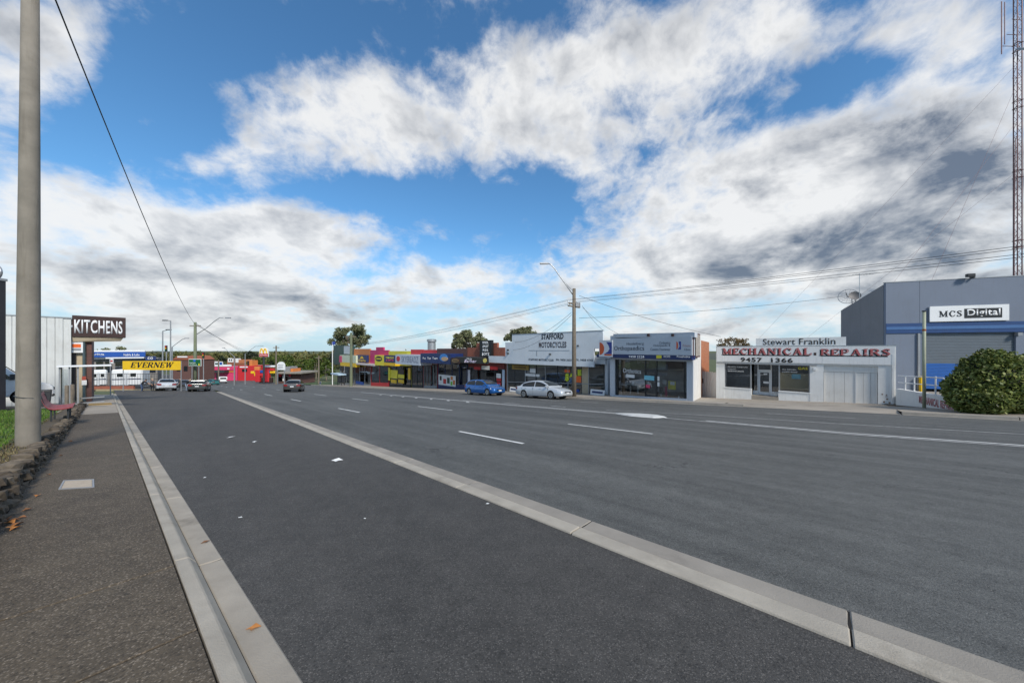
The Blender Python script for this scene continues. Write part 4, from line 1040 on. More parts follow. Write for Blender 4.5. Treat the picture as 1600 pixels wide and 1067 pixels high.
# white delivery van on the driveway
def make_van(loc, head, label):
    t = empty('delivery_van', loc); t.matrix_world = ground_matrix(loc, head); tag(t, label, 'van')
    P = M('van_white', (.70, .71, .72), .3, .04, coat=.5)
    prof = [(-2.7, .35), (-2.75, 1.0), (-2.7, 2.0), (-2.55, 2.12), (.55, 2.14), (.85, 2.05), (1.62, 1.28), (2.35, 1.06), (2.52, .90), (2.58, .55), (2.52, .35)]
    me = MB().prism_y(prof, -.93, .93).build('body', P, mesh_only=True, bevel=.09, seg=3)
    b = link('body', cut(me, [MB().tube([(wx, sy * .62, .36), (wx, sy * 1.3, .36)], .42, 22) for wx in (-1.75, 1.65) for sy in (-1, 1)]), t)
    MB().hexa([(.93, -.80, 2.00), (.93, .80, 2.00), (1.58, .84, 1.35), (1.58, -.84, 1.35)], [(.96, -.78, 2.02), (.96, .78, 2.02), (1.61, .82, 1.37), (1.61, -.82, 1.37)]).build('windscreen', CARGLASS, t)
    for sy in (-1, 1):
        MB().prism_y([(-.05, 1.28), (1.28, 1.28), (.72, 1.92), (-.05, 1.92)], sy * .925, sy * .94).build('side_window', CARGLASS, t)
        MB().hexa([(2.1, sy * .92, .86), (2.48, sy * .80, .86), (2.56, sy * .52, .86), (2.3, sy * .52, .86)], [(2.0, sy * .93, 1.05), (2.36, sy * .82, 1.03), (2.46, sy * .55, 1.0), (2.2, sy * .55, 1.0)]).build('headlight', LAMP_W, t)
        for wx in (-1.75, 1.65):
            w = MB().tube([(wx, sy * .74, .35), (wx, sy * .76, .35), (wx, sy * .91, .35), (wx, sy * .93, .35)], [.32, .35, .35, .32], 22).build('wheel', RUBBER, t)
            MB().tube([(wx, sy * .92, .35), (wx, sy * .938, .35)], [.21, .20], 18).build('rim', ALLOY, w)
            MB().tube([(wx, sy * .94, .35), (wx, sy * .955, .35)], [.09, .08], 12).build('hub', DARK, w)
            MB().tube([(wx, sy * .58, .36), (wx, sy * .66, .36)], .415, 18).build('wheel_arch', RUBBER, t)
        MB().box(1.15, 1.32, sy * .95, sy * 1.16, 1.25, 1.55).build('mirror', DARK, t, bevel=.03)
        MB().box(-.10, -.085, sy * .90, sy * .932, .45, 2.0).build('door_seam', DARK, t)
    MB().box(2.45, 2.585, -.5, .5, .70, .86).build('grille', BLACK, t, bevel=.02); MB().box(2.4, 2.60, -.9, .9, .34, .50).build('bumper', DARK, t, bevel=.04)
    MB().box(2.585, 2.60, -.16, .16, .74, .82).build('badge', RED, t); MB().box(2.60, 2.615, -.2, .2, .40, .48).build('number_plate', PLATE, t)
    return t
vh = (perp * .985 + kd * .10).normalized(); wp = G(15, 631, LAWN - .06)
pv = wp + kd * .85 - vh * 1.35; pv.z = zg(pv.y) + LAWN - .06
make_van(pv, vh, 'white delivery van parked on the driveway behind the concrete pole')

# ------------------------------------------------------------------ caravan yard at the end of the service road
YY = 56.0
yd0, yd1 = at(128, YY), at(246, YY + 6)
yard = Facade('caravan_yard_office', 'low yard office with a long blue fascia board behind white caravans', 'building', yd0, yd1)
yard.pbox('wall', INTER, 120, 560, 246, 604, 1.5, 6.0); zf = yard.pix(180, 562)[1]
yard.pbox('white_edge', WHITE, 139, 547.0, 226.5, 549.6, .5, .5)
fb = yard.pbox('fascia_board', BLUE, 139, 549.6, 227, 558.0, .5, .4)
yard.text('Caringa', WHITE, 140, 551.5, 163, 556.5, .49, fb, .02, .2); yard.text('Mobile & Lube', WHITE, 193, 552.5, 218, 556.2, .49, fb, .02)
yard.pbox('white_trim', WHITE, 165, 558.1, 225, 560, .5, .4); f2 = yard.pbox('end_board', NAVY, 227.2, 556.5, 243.5, 563, .5, .4)
yard.text('CO', WHITE, 230.5, 557.8, 239, 561.6, .49, f2, .04)
yard.pbox('roof', GREY, 121, 560.0, 244, 561.2, .95, 4)
for k, x in enumerate((150, 164, 180, 197, 215, 232)): yard.pbox('window', GLASS_D, x, 565, x + 11, 582, 1.42, .06)
def caravan(px0, px1, ybase, ytop, label, wcol=DARK):
    Y = 52.5; A, B = at(px0, Y), at(px1, Y + 1.5)
    c = Facade('caravan', label, 'caravan', A, B, 'caravans in the yard'); L = c.L; h = (ybase - ytop) / F * Y
    c.box('body', WHITE, 0, L, 0, 2.2, .45, h, bevel=.18)
    st_ = c.box('stripe', NAVY, .15, L - .15, -.012, .02, .45 + .32 * h, .45 + .37 * h)
    for x in (.2, .62): c.box('window', CARGLASS, L * x, L * (x + .18), -.02, .02, h * .62, h * .80)
    dr = c.box('door', M('door_white', (.60, .62, .64), .4), L * .43, L * .56, -.018, .02, .5, h * .86); c.box('handle', DARK, L * .53, L * .55, -.035, -.018, h * .48, h * .52, dr)
    for x in (.42, .60): MB().tube([(L * x, .02, .32), (L * x, .25, .32)], .32, 16).build('wheel', RUBBER, c.o)
    c.box('drawbar', DARK, -1.0, .1, 1.0, 1.15, .38, .48); c.box('chassis', DARK, .2, L - .2, .2, 2.0, .30, .46)
caravan(139, 168, 602, 573, 'white caravan with navy stripe standing left in the fenced yard'); caravan(173, 222, 602, 572, 'longer white caravan with its door beside the EVERNEW sign')
# low brick wall with black fence before the caravans
A, B = at(139, 47.6), at(250, 48.6)
fw = Facade('yard_fence', 'low red brick wall with black bar fence in front of the caravans', 'fence', A, B)
fw.box('brick_base', BRICK, 0, fw.L * .62, 0, .25, -.5, .55)
for i in range(46):
    x = fw.L * i / 45; fw.box('bar', DARK, x - .015, x + .015, .1, .13, .5, 2.4)
for z in (.62, 1.5, 2.3): fw.box('rail', DARK, 0, fw.L, .09, .14, z, z + .05)
yk = MB(); q = [at(150, 46.7, .0), at(258, 46.7, .0), at(258, 47.1, .0), at(148, 47.1, .0)]
yk.hexa([p - Vector((0, 0, .2)) for p in q], [p + Vector((0, 0, .15)) for p in q]); k_ = yk.build('yard_kerb', M('ochre_concrete', (.33, .27, .16), .8, .2), None); k_['kind'] = 'structure'
tag(sheet('yard_pavement', asphalt_new, lambda y: -90, lambda y: (262 - 800) / F * y, rng(47.1, 70, 3), .03), kind='structure')

# yellow EVERNEW banner on two posts
Y = 43.5; A, B = at(190, Y), at(283, Y)
ev = Facade('banner_sign', 'yellow banner sign reading EVERNEW above the parked silver car', 'sign', A, B)
bp = ev.pbox('banner', YELLOW, 191.5, 564, 282, 578, 0, .06); ev.text('EVERNEW', BLACK, 204, 565.6, 272, 574.6, -.012, bp, .12, .28, serif_mesh, th=.01)
for x in (.1, ev.L - .1): MB().tube([(x, .1, -.2), (x, .1, ev.pix(237, 564)[1])], .05, 8).build('post', GREY, ev.o)

# ------------------------------------------------------------------ intersection: poles, lamps, signs
def pole_base(px, Y): return at(px, Y)
def lamp_head(mb, p, d):
    side = Vector((-d.y, d.x, 0)); a = p; b = p + d * .75
    mb.hexa([a - side * .09 - Vector((0, 0, .09)), b - side * .13 - Vector((0, 0, .09)), b + side * .13 - Vector((0, 0, .09)), a + side * .09 - Vector((0, 0, .09))],
            [a - side * .07 + Vector((0, 0, .05)), b - side * .09 + Vector((0, 0, .06)), b + side * .09 + Vector((0, 0, .06)), a + side * .07 + Vector((0, 0, .05))])
Y5 = 45.0; P5 = at(305, Y5); up5 = empty('power_pole', P5); tag(up5, 'greenish timber power pole with a curved street lamp arm behind the green road sign', 'power pole')
h5 = ZP(503.5, Y5) - P5.z
MB().tube([(0, 0, -.4), (0, 0, h5)], [.21, .15], 12).build('shaft', WOOD_G, up5, smooth=True)
MB().box(-.75, .75, -.06, .06, h5 - .55, h5 - .43).build('cross_arm', WOOD, up5)
def px_local(px, py, Y, o): return Vector(((px - 800) / F * Y, Y, ZP(py, Y))) - o
pa = [px_local(308, 522, Y5, P5), px_local(322, 513, Y5, P5), px_local(335, 502, Y5, P5), px_local(343, 496.5, Y5, P5), px_local(352, 496.5, Y5, P5)]
MB().tube(pa, .045, 8).build('lamp_arm', GALV, up5, smooth=True)
lm = MB(); lamp_head(lm, pa[-1], Vector((1, 0, 0))); lm.build('lamp_head', GREY, up5, bevel=.02)
gs = empty('road_sign', at(305, 44.2)); tag(gs, 'green directional road sign with white border on two posts', 'road sign')
def l5(px, py): return px_local(px, py, 44.2, gs.location)
a, b = l5(295, 572.2), l5(314.7, 560.8)
MB().box(a.x, b.x, -.03, .0, a.z, b.z).build('border', WHITE, gs, bevel=.02)
pn = MB().box(a.x + .06, b.x - .06, -.05, -.032, a.z + .06, b.z - .06).build('panel', SIGNGREEN, gs)
c_ = l5(304.5, 563.6); MB().prism_y([(c_.x - .16, c_.z + .14), (c_.x + .16, c_.z + .14), (c_.x + .16, c_.z - .04), (c_.x, c_.z - .16), (c_.x - .16, c_.z - .04)], -.062, -.051).build('route_shield', M('shield_blue', (.02, .12, .55), .5), pn)
for (s_, x0, x1, y0, y1) in (('Ivanhoe', 297, 306, 567.6, 565.6), ('Heidelberg', 297, 308, 570.8, 568.8)):
    p0, p1 = l5(x0, y0), l5(x1, y1); place_text(text_mesh(s_, .01, 0, .006), 'lettering', WHITE, pn, p0.x, p1.x, -.052, p0.z, p1.z)
c_ = l5(311.5, 569); MB().prism_y([(c_.x - .12, c_.z - .16), (c_.x + .12, c_.z - .16), (c_.x, c_.z + .18)], -.062, -.051).build('arrow', YEL2, pn)
for x in (a.x + .4, b.x - .4): MB().tube([(x, .05, -.2), (x, .05, b.z)], .05, 8).build('post', GALV, gs)
for (px, Y, yt, lx, ly, lab) in [(266.5, 49, 501, 258.5, 500.5, 'tall slim grey lamp post with short arm beside the caravan yard'), (254.2, 50.5, 517, 263.0, 515, 'shorter slim grey lamp post with short arm beside the caravan yard')]:
    p = at(px, Y); o = empty('lamp_post', p); tag(o, lab, 'street lamp', 'slim lamp posts at the yard')
    top = px_local(px, yt, Y, p); MB().tube([(0, 0, -.2), (0, 0, 4), top], [.11, .09, .07], 8).build('shaft', GREY, o)
    lp = px_local(lx, ly, Y, p); MB().tube([top - Vector((0, 0, .05)), lp], .05, 6).build('arm', GREY, o)
    dd = Vector((1 if lx > px else -1, 0, 0)); lm = MB(); lamp_head(lm, lp - dd * .35, dd); lm.build('lamp_head', DARK, o)
for (px, Y, yt, yl) in [(260, 58, 541, 'between the two slim lamp posts'), (318, 62, 552, 'just past the green road sign')]:
    p = at(px, Y); o = empty('traffic_light', p); tag(o, 'traffic signal with black backboard on a grey post ' + yl, 'traffic light', 'traffic lights')
    h = ZP(yt, Y) - p.z; MB().tube([(0, 0, -.2), (0, 0, h)], .07, 8).build('post', GREY, o); bx_ = MB().box(-.25, .25, -.1, .0, h - .95, h + .15).build('backboard', BLACK, o, bevel=.03)
    for i, cc in enumerate((RED, YELLOW, SIGNGREEN)): MB().tube([(0, -.17, h - .05 - i * .33), (0, -.1, h - .05 - i * .33)], .11, 12).build('lens', cc, bx_)
# ================================================================== the row of shops across the road
V_S = 28.3
def row(px, v=V_S): return onv(px, v, .13)
def shop(name, label, x0, x1, wallm, ytop, ybot, depth=9, group='small shops in the row across the road', v=V_S):
    """upper wall from the awning line up, piers, floor and a lit-through room behind the glass"""
    f = Facade(name, label, 'shop', row(x0, v), row(x1, v), group)
    zt = f.pix((x0 + x1) / 2, ytop)[1]; zb = f.pix((x0 + x1) / 2, ybot)[1]
    f.zt, f.za = zt, zb; L = f.L
    f.box('parapet_wall', wallm, .01, L - .01, 0, .3, zb, zt)
    f.box('roof', GREY, .01, L - .01, .3, depth, zb + .3, zb + .5)
    f.box('side_wall', wallm, .01, .20, .3, depth, f.zb, zb + .6); f.box('side_wall', wallm, L - .20, L - .01, .3, depth, f.zb, zb + .6)
    f.box('back_wall', INTER_L, .2, L - .2, 4.2, 4.4, f.zb, zb + .3)
    f.box('floor', INTER, .2, L - .2, .32, 4.2, f.zb, min(0, f.zB) + .02)
    return f
def front(f, frame, riser=.4, panes=3, riserm=None, d=.12, x0=None, x1=None, top=None, door=None, glass=None):
    """framed shop window: riser, panes, mullions and a glazed door"""
    L = f.L; x0 = .2 if x0 is None else x0; x1 = L - .2 if x1 is None else x1; top = f.za if top is None else top
    base = min(0, f.zB); glass = glass or GLASS
    MB().prism_y([(x0, f.zb), (x1, f.zb), (x1, f.zB * x1 / L + riser), (x0, f.zB * x0 / L + riser)], d, d + .12).build('stall_riser', riserm or frame, f.o)
    xs = [x0 + (x1 - x0) * i / panes for i in range(panes + 1)]
    for i in range(panes):
        a, b = xs[i], xs[i + 1]
        if door == i:
            dd = f.box('door', frame, a + .05, b - .05, d + .3, d + .34, base + .02, top - .35); f.box('door_pane', GLASS_D, a + .14, b - .14, d + .29, d + .30, base + .25, top - .5, dd); f.box('handle', GALV, b - .13, b - .10, d + .25, d + .29, base + .95, base + 1.25, dd)
        else: f.box('window_pane', glass, a + .03, b - .03, d + .04, d + .055, base + .1, top)
    for x in xs: f.box('mullion', frame, x - .035, x + .035, d - .01, d + .10, f.zb if x in (xs[0], xs[-1]) else base + riser - .02, top)
    f.box('head_rail', frame, x0, x1, d - .005, d + .1, top - .1, top - .002)
    return base
def stock(f, seed, n=7, cols=None, d0=.7):
    """goods and displays standing inside the window"""
    r = random.Random(seed); cols = cols or [PAPER, RED, NAVY, YEL2, WOOD, GREY, GREENP, ORANGE]
    for i in range(n):
        x = .4 + (f.L - 1.0) * (i + r.random() * .7) / n; w = r.uniform(.15, .5); z = r.choice([0, 0, .7, 1.3]) ; h = r.uniform(.25, .9); d = d0 + r.random() * 1.2
        f.box('display', r.choice(cols), x, x + w, d, d + .2, (min(0, f.zB) + .02) if z == 0 else min(0, f.zB) + z, min(0, f.zB) + z + h)
    f.box('counter', WOOD, .6, f.L - .8, 2.6, 3.0, min(0, f.zB), min(0, f.zB) + 1.0)
def awning(f, mat, y0, y1, out=2.4, x0=None, x1=None):
    """deep fascia box in front of the shop, over the footpath; returns it and its plane"""
    a = 0.0 if x0 is None else x0; b = f.L if x1 is None else x1
    return f.box('awning', mat, a + .012, b - .012, -out, 0, y0, y1)
OUT = 2.2
def fasc(f, x0, y0, x1, y1, mat, name='fascia_sign', d=-OUT, th=.1): return f.pbox(name, mat, x0, y0, x1, y1, d, th)

# 1 green and yellow corner shop
s1 = shop('shop_building', 'corner shop with dark green side panel and white and yellow fascia', 530, 552.5, GREENP, 541, 572)
fasc(s1, 521, 539.5, 537, 570, GREENP, 'green_panel', -.3, .3); fasc(s1, 537.2, 540.5, 548, 553, M('pale_grey_panel', (.5, .53, .55), .5), 'grey_panel', -.3, .25)
fasc(s1, 531, 555, 556, 566.5, M('fascia_cream', (.55, .58, .42), .5), 'fascia_sign', -.9, .9); fasc(s1, 531.5, 566.7, 556, 572.5, YELLOW, 'yellow_fascia', -.92, .9)
fasc(s1, 530, 556, 534, 566, PINK, 'pink_patch', -.95, .04); front(s1, GREY, .5, 2); stock(s1, 1, 4)
# 2 orange shop
s2 = shop('shop_building', 'shop with orange brick parapet and navy fascia sign with yellow emblem', 553, 578, ORANGE, 545, 570)
a_ = fasc(s2, 557, 554.5, 573.3, 565.5, NAVY, 'fascia_sign', -.5, .4); s2.text('Cafe', YELLOW, 560, 561.5, 571, 564.6, -.51, a_, .02)
pc = s2.rect(563, 556.3, 567.5, 560.5, -.51); MB().prism_y([(pc[0], pc[2]), (pc[1], pc[2]), (pc[1], (pc[2] + pc[3]) / 2), ((pc[0] + pc[1]) / 2, pc[3]), (pc[0], (pc[2] + pc[3]) / 2)], -.53, -.505).build('emblem', YELLOW, a_)
fasc(s2, 556.5, 567.8, 584.5, 570.6, M('white_fascia_pink', (.66, .58, .56), .5), 'white_fascia', -.9, .9)
front(s2, GREY, .35, 3); stock(s2, 2, 6); s2.pbox('blue_poster', BLUE, 556, 596, 568, 600.5, .1, .02)
# 3 magenta shop with a raised parapet block
s3 = shop('shop_building', 'magenta painted shop with raised parapet block and red window frame', 578.3, 607, MAGENTA, 547, 570)
fasc(s3, 587.5, 542.4, 599, 547.4, MAGENTA, 'parapet_block', .0, .3); front(s3, RED, .75, 2, door=None); stock(s3, 3, 5)
s3.pbox('pale_blind', M('blind_pale', (.55, .62, .66), .6), 581.5, 580, 592.5, 594.5, .30, .02)
o3 = fasc(s3, 585.6, 555, 599.8, 570.8, YEL2, 'yellow_sign', -.9, .9)
# oval badge on the yellow sign
pc = s3.rect(586.7, 556.5, 597, 564.5, -.91); cx, cz, rx, rz = (pc[0] + pc[1]) / 2, (pc[2] + pc[3]) / 2, (pc[1] - pc[0]) / 2, (pc[3] - pc[2]) / 2
for nm, m_, k, dd in (('badge', BLACK, 1, -.93), ('badge_band', YEL2, 0, -.95)):
    if k: MB().prism_y([(cx + rx * math.cos(i * .2618), cz + rz * math.sin(i * .2618)) for i in range(24)], dd, -.90).build(nm, m_, o3)
    else: MB().box(cx - rx * .72, cx + rx * .72, dd, -.93, cz - rz * .22, cz + rz * .22).build(nm, m_, o3)
# 4 yellow shop
s4 = shop('shop_building', 'yellow fronted shop with poster covered window beside the magenta shop', 607.3, 641.5, YEL2, 548.5, 571)
a_ = fasc(s4, 600.2, 555, 616.8, 566.2, NAVY, 'navy_sign', -.95, .9); s4.text('TOBACCO', YEL2, 602.5, 557.5, 615, 560.3, -.96, a_, .03); s4.text('& GIFTS', PINK, 603, 561.5, 614.5, 564.4, -.96, a_, .03)
fasc(s4, 600.2, 566.6, 617.5, 571.4, YELLOW, 'yellow_strip', -.93, .9)
front(s4, BLACK, .45, 3, riserm=BLACK, door=2); stock(s4, 4, 5)
for k, (a, b, c, d, m_) in enumerate([(609, 578, 621, 591, YEL2), (623, 578, 631, 584, BROWN), (622, 585, 631.5, 591, YEL2), (611, 593, 619.5, 598.5, YELLOW), (622, 593, 631, 598.5, YELLOW), (637.5, 575, 641.2, 593, YELLOW)]): s4.pbox('poster', m_, a, b, c, d, .09, .02)
fasc(s4, 606.5, 574, 609, 594, YEL2, 'yellow_pier', -.02, .1)
# 5 shop under the pale grey sign
s5 = shop('shop_building', 'narrow shop under a pale grey fascia with dark lettering and red emblem', 641.8, 660, RED, 546, 570)
a_ = fasc(s5, 617.8, 554.2, 656.3, 569.8, M('pale_blue_sign', (.50, .54, .60), .5), 'fascia_sign', -OUT, OUT); s5.text('SKYEREADZ', M('slate', (.12, .15, .22), .6), 627.5, 557, 653.5, 566.5, -OUT - .005, a_, .0)
pc = s5.rect(619.5, 556.5, 625, 564.5, -OUT); MB().prism_y([((pc[0] + pc[1]) / 2 + (pc[1] - pc[0]) / 2 * math.cos(i * .3), (pc[2] + pc[3]) / 2 + (pc[3] - pc[2]) / 2 * math.sin(i * .3)) for i in range(21)], -OUT - .03, -OUT).build('emblem', RED, a_)
front(s5, DARK, .5, 2); stock(s5, 5, 4)
# 6 shop under the navy globe sign
s6 = shop('shop_building', 'shop with red parapet and steel roof cowl under a navy sign with a globe', 660.3, 682.3, RED, 546.5, 568)
a_ = fasc(s6, 657, 552.3, 704, 567.8, NAVY, 'fascia_sign', -OUT, OUT)
s6.text('Pro', WHITE, 660.5, 558, 665, 561.5, -OUT - .005, a_, .02); s6.text('Tax', WHITE, 667.5, 558, 673, 561.5, -OUT - .005, a_, .02); s6.text('Team', WHITE, 675.5, 558, 683.5, 561.5, -OUT - .005, a_, .02)
for (x0, y0, x1, y1, m_, dd) in ((687, 552.8, 699.5, 565, M('globe_blue', (.05, .22, .55), .4), .03), (690, 557.5, 700, 564, M('globe_tan', (.55, .36, .20), .5), .06)):
    pc = s6.rect(x0, y0, x1, y1, -OUT); MB().prism_y([((pc[0] + pc[1]) / 2 + (pc[1] - pc[0]) / 2 * math.cos(i * .3), (pc[2] + pc[3]) / 2 + (pc[3] - pc[2]) / 2 * math.sin(i * .3)) for i in range(21)], -OUT - dd, -OUT).build('globe', m_, a_)
front(s6, GREY, .4, 4, door=2); stock(s6, 6, 7, [PAPER, PAPER, WOOD, CREAM, GREY])
cw = s6.rect(670.5, 529.8, 678.4, 546, 3.0); cwx = (cw[0] + cw[1]) / 2; ck = (cw[1] - cw[0]) / 2
MB().tube([(cwx, 3, s6.za + .45), (cwx, 3, cw[2] + .65 * (cw[3] - cw[2])), (cwx, 3, cw[2] + .68 * (cw[3] - cw[2]))], [ck * .85, ck * .85, ck * .5], 14).build('flue', GALV, s6.o)
MB().tube([(cwx, 3, cw[2] + .66 * (cw[3] - cw[2])), (cwx, 3, cw[2] + .74 * (cw[3] - cw[2])), (cwx, 3, cw[2] + .96 * (cw[3] - cw[2])), (cwx, 3, cw[3])], [ck * .6, ck, ck, ck * .75], 14).build('cowl', GALV, s6.o)
# 7 dark brick shop with a big poster of coloured shapes
s7 = shop('shop_building', 'brown brick shop with white poster of coloured shapes in its window', 682.6, 730, BRICK_D, 544.5, 568)
awning(s7, DARK, s7.za + .02, s7.za + .95, OUT - .05)
a_ = fasc(s7, 704.5, 558.8, 718.3, 568, BROWN, 'fascia_sign', -OUT - .05, .1); pc = s7.rect(706, 560.3, 716.8, 566.5, -OUT - .05)
MB().prism_y([((pc[0] + pc[1]) / 2 + (pc[1] - pc[0]) / 2 * math.cos(i * .2618), (pc[2] + pc[3]) / 2 + (pc[3] - pc[2]) / 2 * math.sin(i * .2618)) for i in range(24)], -OUT - .08, -OUT - .05).build('oval_badge', M('bronze', (.22, .14, .06), .5), a_)
s7.text('Hotel', BROWN, 708, 562, 715, 565, -OUT - .082, a_, .0)
front(s7, NAVY, .65, 4, riserm=NAVY, door=3); stock(s7, 7, 6)
po = s7.pbox('poster', PAPER, 685.2, 586, 712, 602.5, .08, .02)
for (x0, y0, x1, y1, m_) in [(687, 587.5, 690, 594, BLACK), (692.5, 592, 697, 599.5, RED), (698.5, 590, 702.5, 599, GREENP), (704, 588, 707.5, 593.5, ORANGE), (704, 596, 706.8, 602, M('lime', (.16, .50, .04), .5)), (707.6, 594, 711, 601, ORANGE)]: s7.pbox('printed_shape', m_, x0, y0, x1, y1, .072, .008, po)
# 8 red brick shop with the black tower sign
s8 = shop('shop_building', 'stepped red brick shop with a black tower sign of four white words', 730.3, 789, BRICK, 543, 567)
s8.pbox('stepped_parapet', BRICK, 744.5, 535.8, 777, 543.3, .0, .3); awning(s8, DARK, s8.za, s8.za + .8, OUT - .08, None, s8.pix(764, 565)[0])
a_ = fasc(s8, 718.6, 559.2, 763, 567.8, M('olive_black', (.028, .027, .020), .5), 'fascia_sign', -OUT - .02, .1); s8.text('Barber', M('lilac', (.62, .55, .68), .5), 725.5, 561.8, 744.5, 566.6, -OUT - .025, a_, .03, .2); s8.text('PRO', WHITE, 729, 559.6, 737, 562.0, -OUT - .027, a_, .03)
pc = s8.rect(755, 559.8, 760.5, 566.8, -OUT - .02); MB().prism_y([((pc[0] + pc[1]) / 2 + (pc[1] - pc[0]) / 2 * math.cos(i * .3), (pc[2] + pc[3]) / 2 + (pc[3] - pc[2]) / 2 * math.sin(i * .3)) for i in range(21)], -OUT - .06, -OUT - .02).build('yellow_badge', M('badge_yellow', (.72, .60, .15), .5), a_)
tw = fasc(s8, 749.3, 531.6, 767.6, 557.4, BLACK, 'tower_sign', -.5, .4)
for k, (w_, y) in enumerate([('HAIR', 533.3), ('SPOT', 539.3), ('FOR', 545.2), ('BOYZ', 551.2)]): s8.text(w_, WHITE, 754 - (.8 if k == 3 else 0), y, 763 + (1.5 if k == 3 else 0), y + 4.3, -.505, tw, .05)
bs_ = front(s8, DARK, .35, 4, door=1, top=s8.za - .7); s8.box('transom_board', M('maroon', (.16, .022, .020), .5), .2, s8.L - .2, .1, .2, s8.za - .7, s8.za)
stock(s8, 8, 7)
for (x0, y0, x1, y1, m_) in [(740.5, 573, 751, 577.5, RED), (752.5, 571.5, 764.5, 577.6, PAPER), (766, 573, 777.5, 577.8, RED), (730.8, 577.8, 734.5, 601, M('poster_lilac', (.60, .60, .66), .6)), (784.5, 577.8, 788.4, 606, M('poster_blue', (.45, .55, .66), .6)), (775.5, 583.5, 782.5, 590.5, PAPER), (776, 591, 783, 595.5, RED), (776.5, 597, 782.8, 602, RED)]: s8.pbox('poster', m_, x0, y0, x1, y1, .04, .03)

# bus shelter before the corner shop
pB = onv(525, 24.6, .13); b2 = empty('bus_shelter', pB, math.atan2(-UR.y, -UR.x)); tag(b2, 'dark framed bus shelter with pale blue roof beside the green corner shop', 'bus shelter')
MB().box(-3.2, 2.2, -.2, 1.5, 2.45, 2.75).build('roof', M('shelter_blue', (.42, .55, .66), .5), b2)
for x in (-2.9, -.4, 1.9): MB().box(x - .06, x + .06, 1.2, 1.32, -.3, 2.45).build('post', DARK, b2)
for x in (-2.84, -.34): MB().box(x, x + 2.2, 1.25, 1.27, .3, 2.2).build('glass_panel', GLASS_D, b2)
MB().box(-2.4, 1.4, .9, 1.2, .42, .48).build('seat', WOOD, b2)
p_ = onv(519.5, 27.0, .13); fpole = empty('flag_pole', p_); tag(fpole, 'thin white pole with a blue disc beside the green corner shop', 'pole')
hh_ = ZP(535, p_.y) - p_.z; MB().tube([(0, 0, -.2), (0, 0, hh_)], .11, 8).build('shaft', WHITE, fpole); MB().tube([(.3, -.1, hh_ - .2), (.3, .1, hh_ - .2)], .45, 16).build('disc', M('disc_blue', (.03, .06, .28), .5), fpole)

# ------------------------------------------------------------------ STAFFORD MOTORCYCLES
SM = Facade('motorcycle_shop', 'wide white motorcycle shop with black lettering over a long glass front', 'shop', row(789.3, 28.0), row(947, 28.0))
WB = M('stafford_white', (.62, .66, .69), .55, .05, .8, .1, dirt=.12, streak=.18, dirtc=(.36, .36, .36))
zA = SM.pix(860, 567.2, -.9)[1]; L = SM.L
SM.box('roof', GREY, .05, L - .05, 0, 11, zA + .4, zA + .6); SM.box('back_wall', INTER_L, .2, L - .2, 6, 6.2, SM.zb, zA + .4); MB().prism_y([(.05, SM.zb - .5), (L - .05, SM.zb - .5), (L - .05, SM.zB + .03), (.05, .03)], .05, 6).build('floor', INTER, SM.o)
for x in (.0, L - .3): SM.box('side_wall', WB, x, x + .3, .3, 11, SM.zb, zA + .5)
def top_at(px, py): return SM.pix(px, py, -.9)
pl = [SM.pix(789.5, 567.6, -.9), SM.pix(928, 567.6, -.9), SM.pix(928, 545, -.9), SM.pix(942, 545, -.9), SM.pix(942, 517.2, -.9), SM.pix(800, 522, -.9), SM.pix(800, 534.5, -.9), SM.pix(789.5, 535, -.9)]
zfl = pl[0][1]; ztp = SM.pix(880, 519.5, -.9)[1]; zst = pl[7][1]
pl = [(pl[0][0], zfl), (pl[1][0], zfl), (pl[1][0], pl[2][1]), (pl[3][0], pl[2][1]), (pl[3][0], ztp), (pl[5][0], ztp), (pl[5][0], zst), (pl[0][0], zst)]
pl_sm = pl
brd = MB().prism_y(pl, -.9, -.7).build('sign_wall', WB, SM.o)
SM.box('capping', GREY, pl[5][0] - .02, pl[4][0] + .02, -.93, -.68, ztp + .003, ztp + .06)
SM.box('awning_soffit', DARK, pl[0][0], pl[1][0] + .2, -.698, .1, zfl + .08, zfl + .25)
fa = SM.pbox('awning_return', WB, 763.3, 556.4, 789.3, 566.8, -.9, .2)
SM.text('STAFFORD', BLACK, 846, 521.2, 880.5, 530.2, -.905, brd, .035); SM.text('MOTORCYCLES', M('letter_grey', (.06, .06, .075), .6), 842, 534, 885, 543.4, -.905, brd, .035)
SM.text('STAFFORD MOTORCYCLES', BLACK, 826, 560.5, 865, 563.8, -.905, brd, .02); SM.text('PH. 9458 3633', BLACK, 869, 560.6, 893, 564, -.905, brd, .02); SM.text('FX. 9458 4742', BLACK, 899.5, 560.8, 926.5, 564.2, -.905, brd, .02)
for (x, y) in ((792.5, 546.5), (792.5, 552), (858.5, 553.3), (902, 540)): SM.pbox('flood_lamp', DARK, x - 1, y - 1, x + 1, y + 1.2, -1.08, .17, brd)
SM.pbox('conduit', GREY, 826, 547.2, 890, 547.7, -.92, .02, brd); SM.pbox('conduit', GREY, 838.5, 548, 839.3, 556, -.92, .02, brd)
SM.box('upper_wall', WB, .1, L - .1, .0, .28, zfl + .26, zA + .75)
base = SM.zB
xs = [.3, L * .11, L * .24, L * .36, L * .46, L * .58, L * .68, L * .80, L * .86, L - .3]
for i in range(len(xs) - 1):
    if i in (7,): SM.box('pier', CREAM, xs[i], xs[i + 1], .08, .3, SM.zb, zfl + .27)
    else: SM.box('window_pane', GLASS, xs[i] + .03, xs[i + 1] - .03, .12, .135, SM.zB * xs[i] / L + .1, zfl + .26)
    SM.box('mullion', DARK if i % 2 else GREY, xs[i] - .04, xs[i] + .04, .07, .17, SM.zb, zfl + .26)
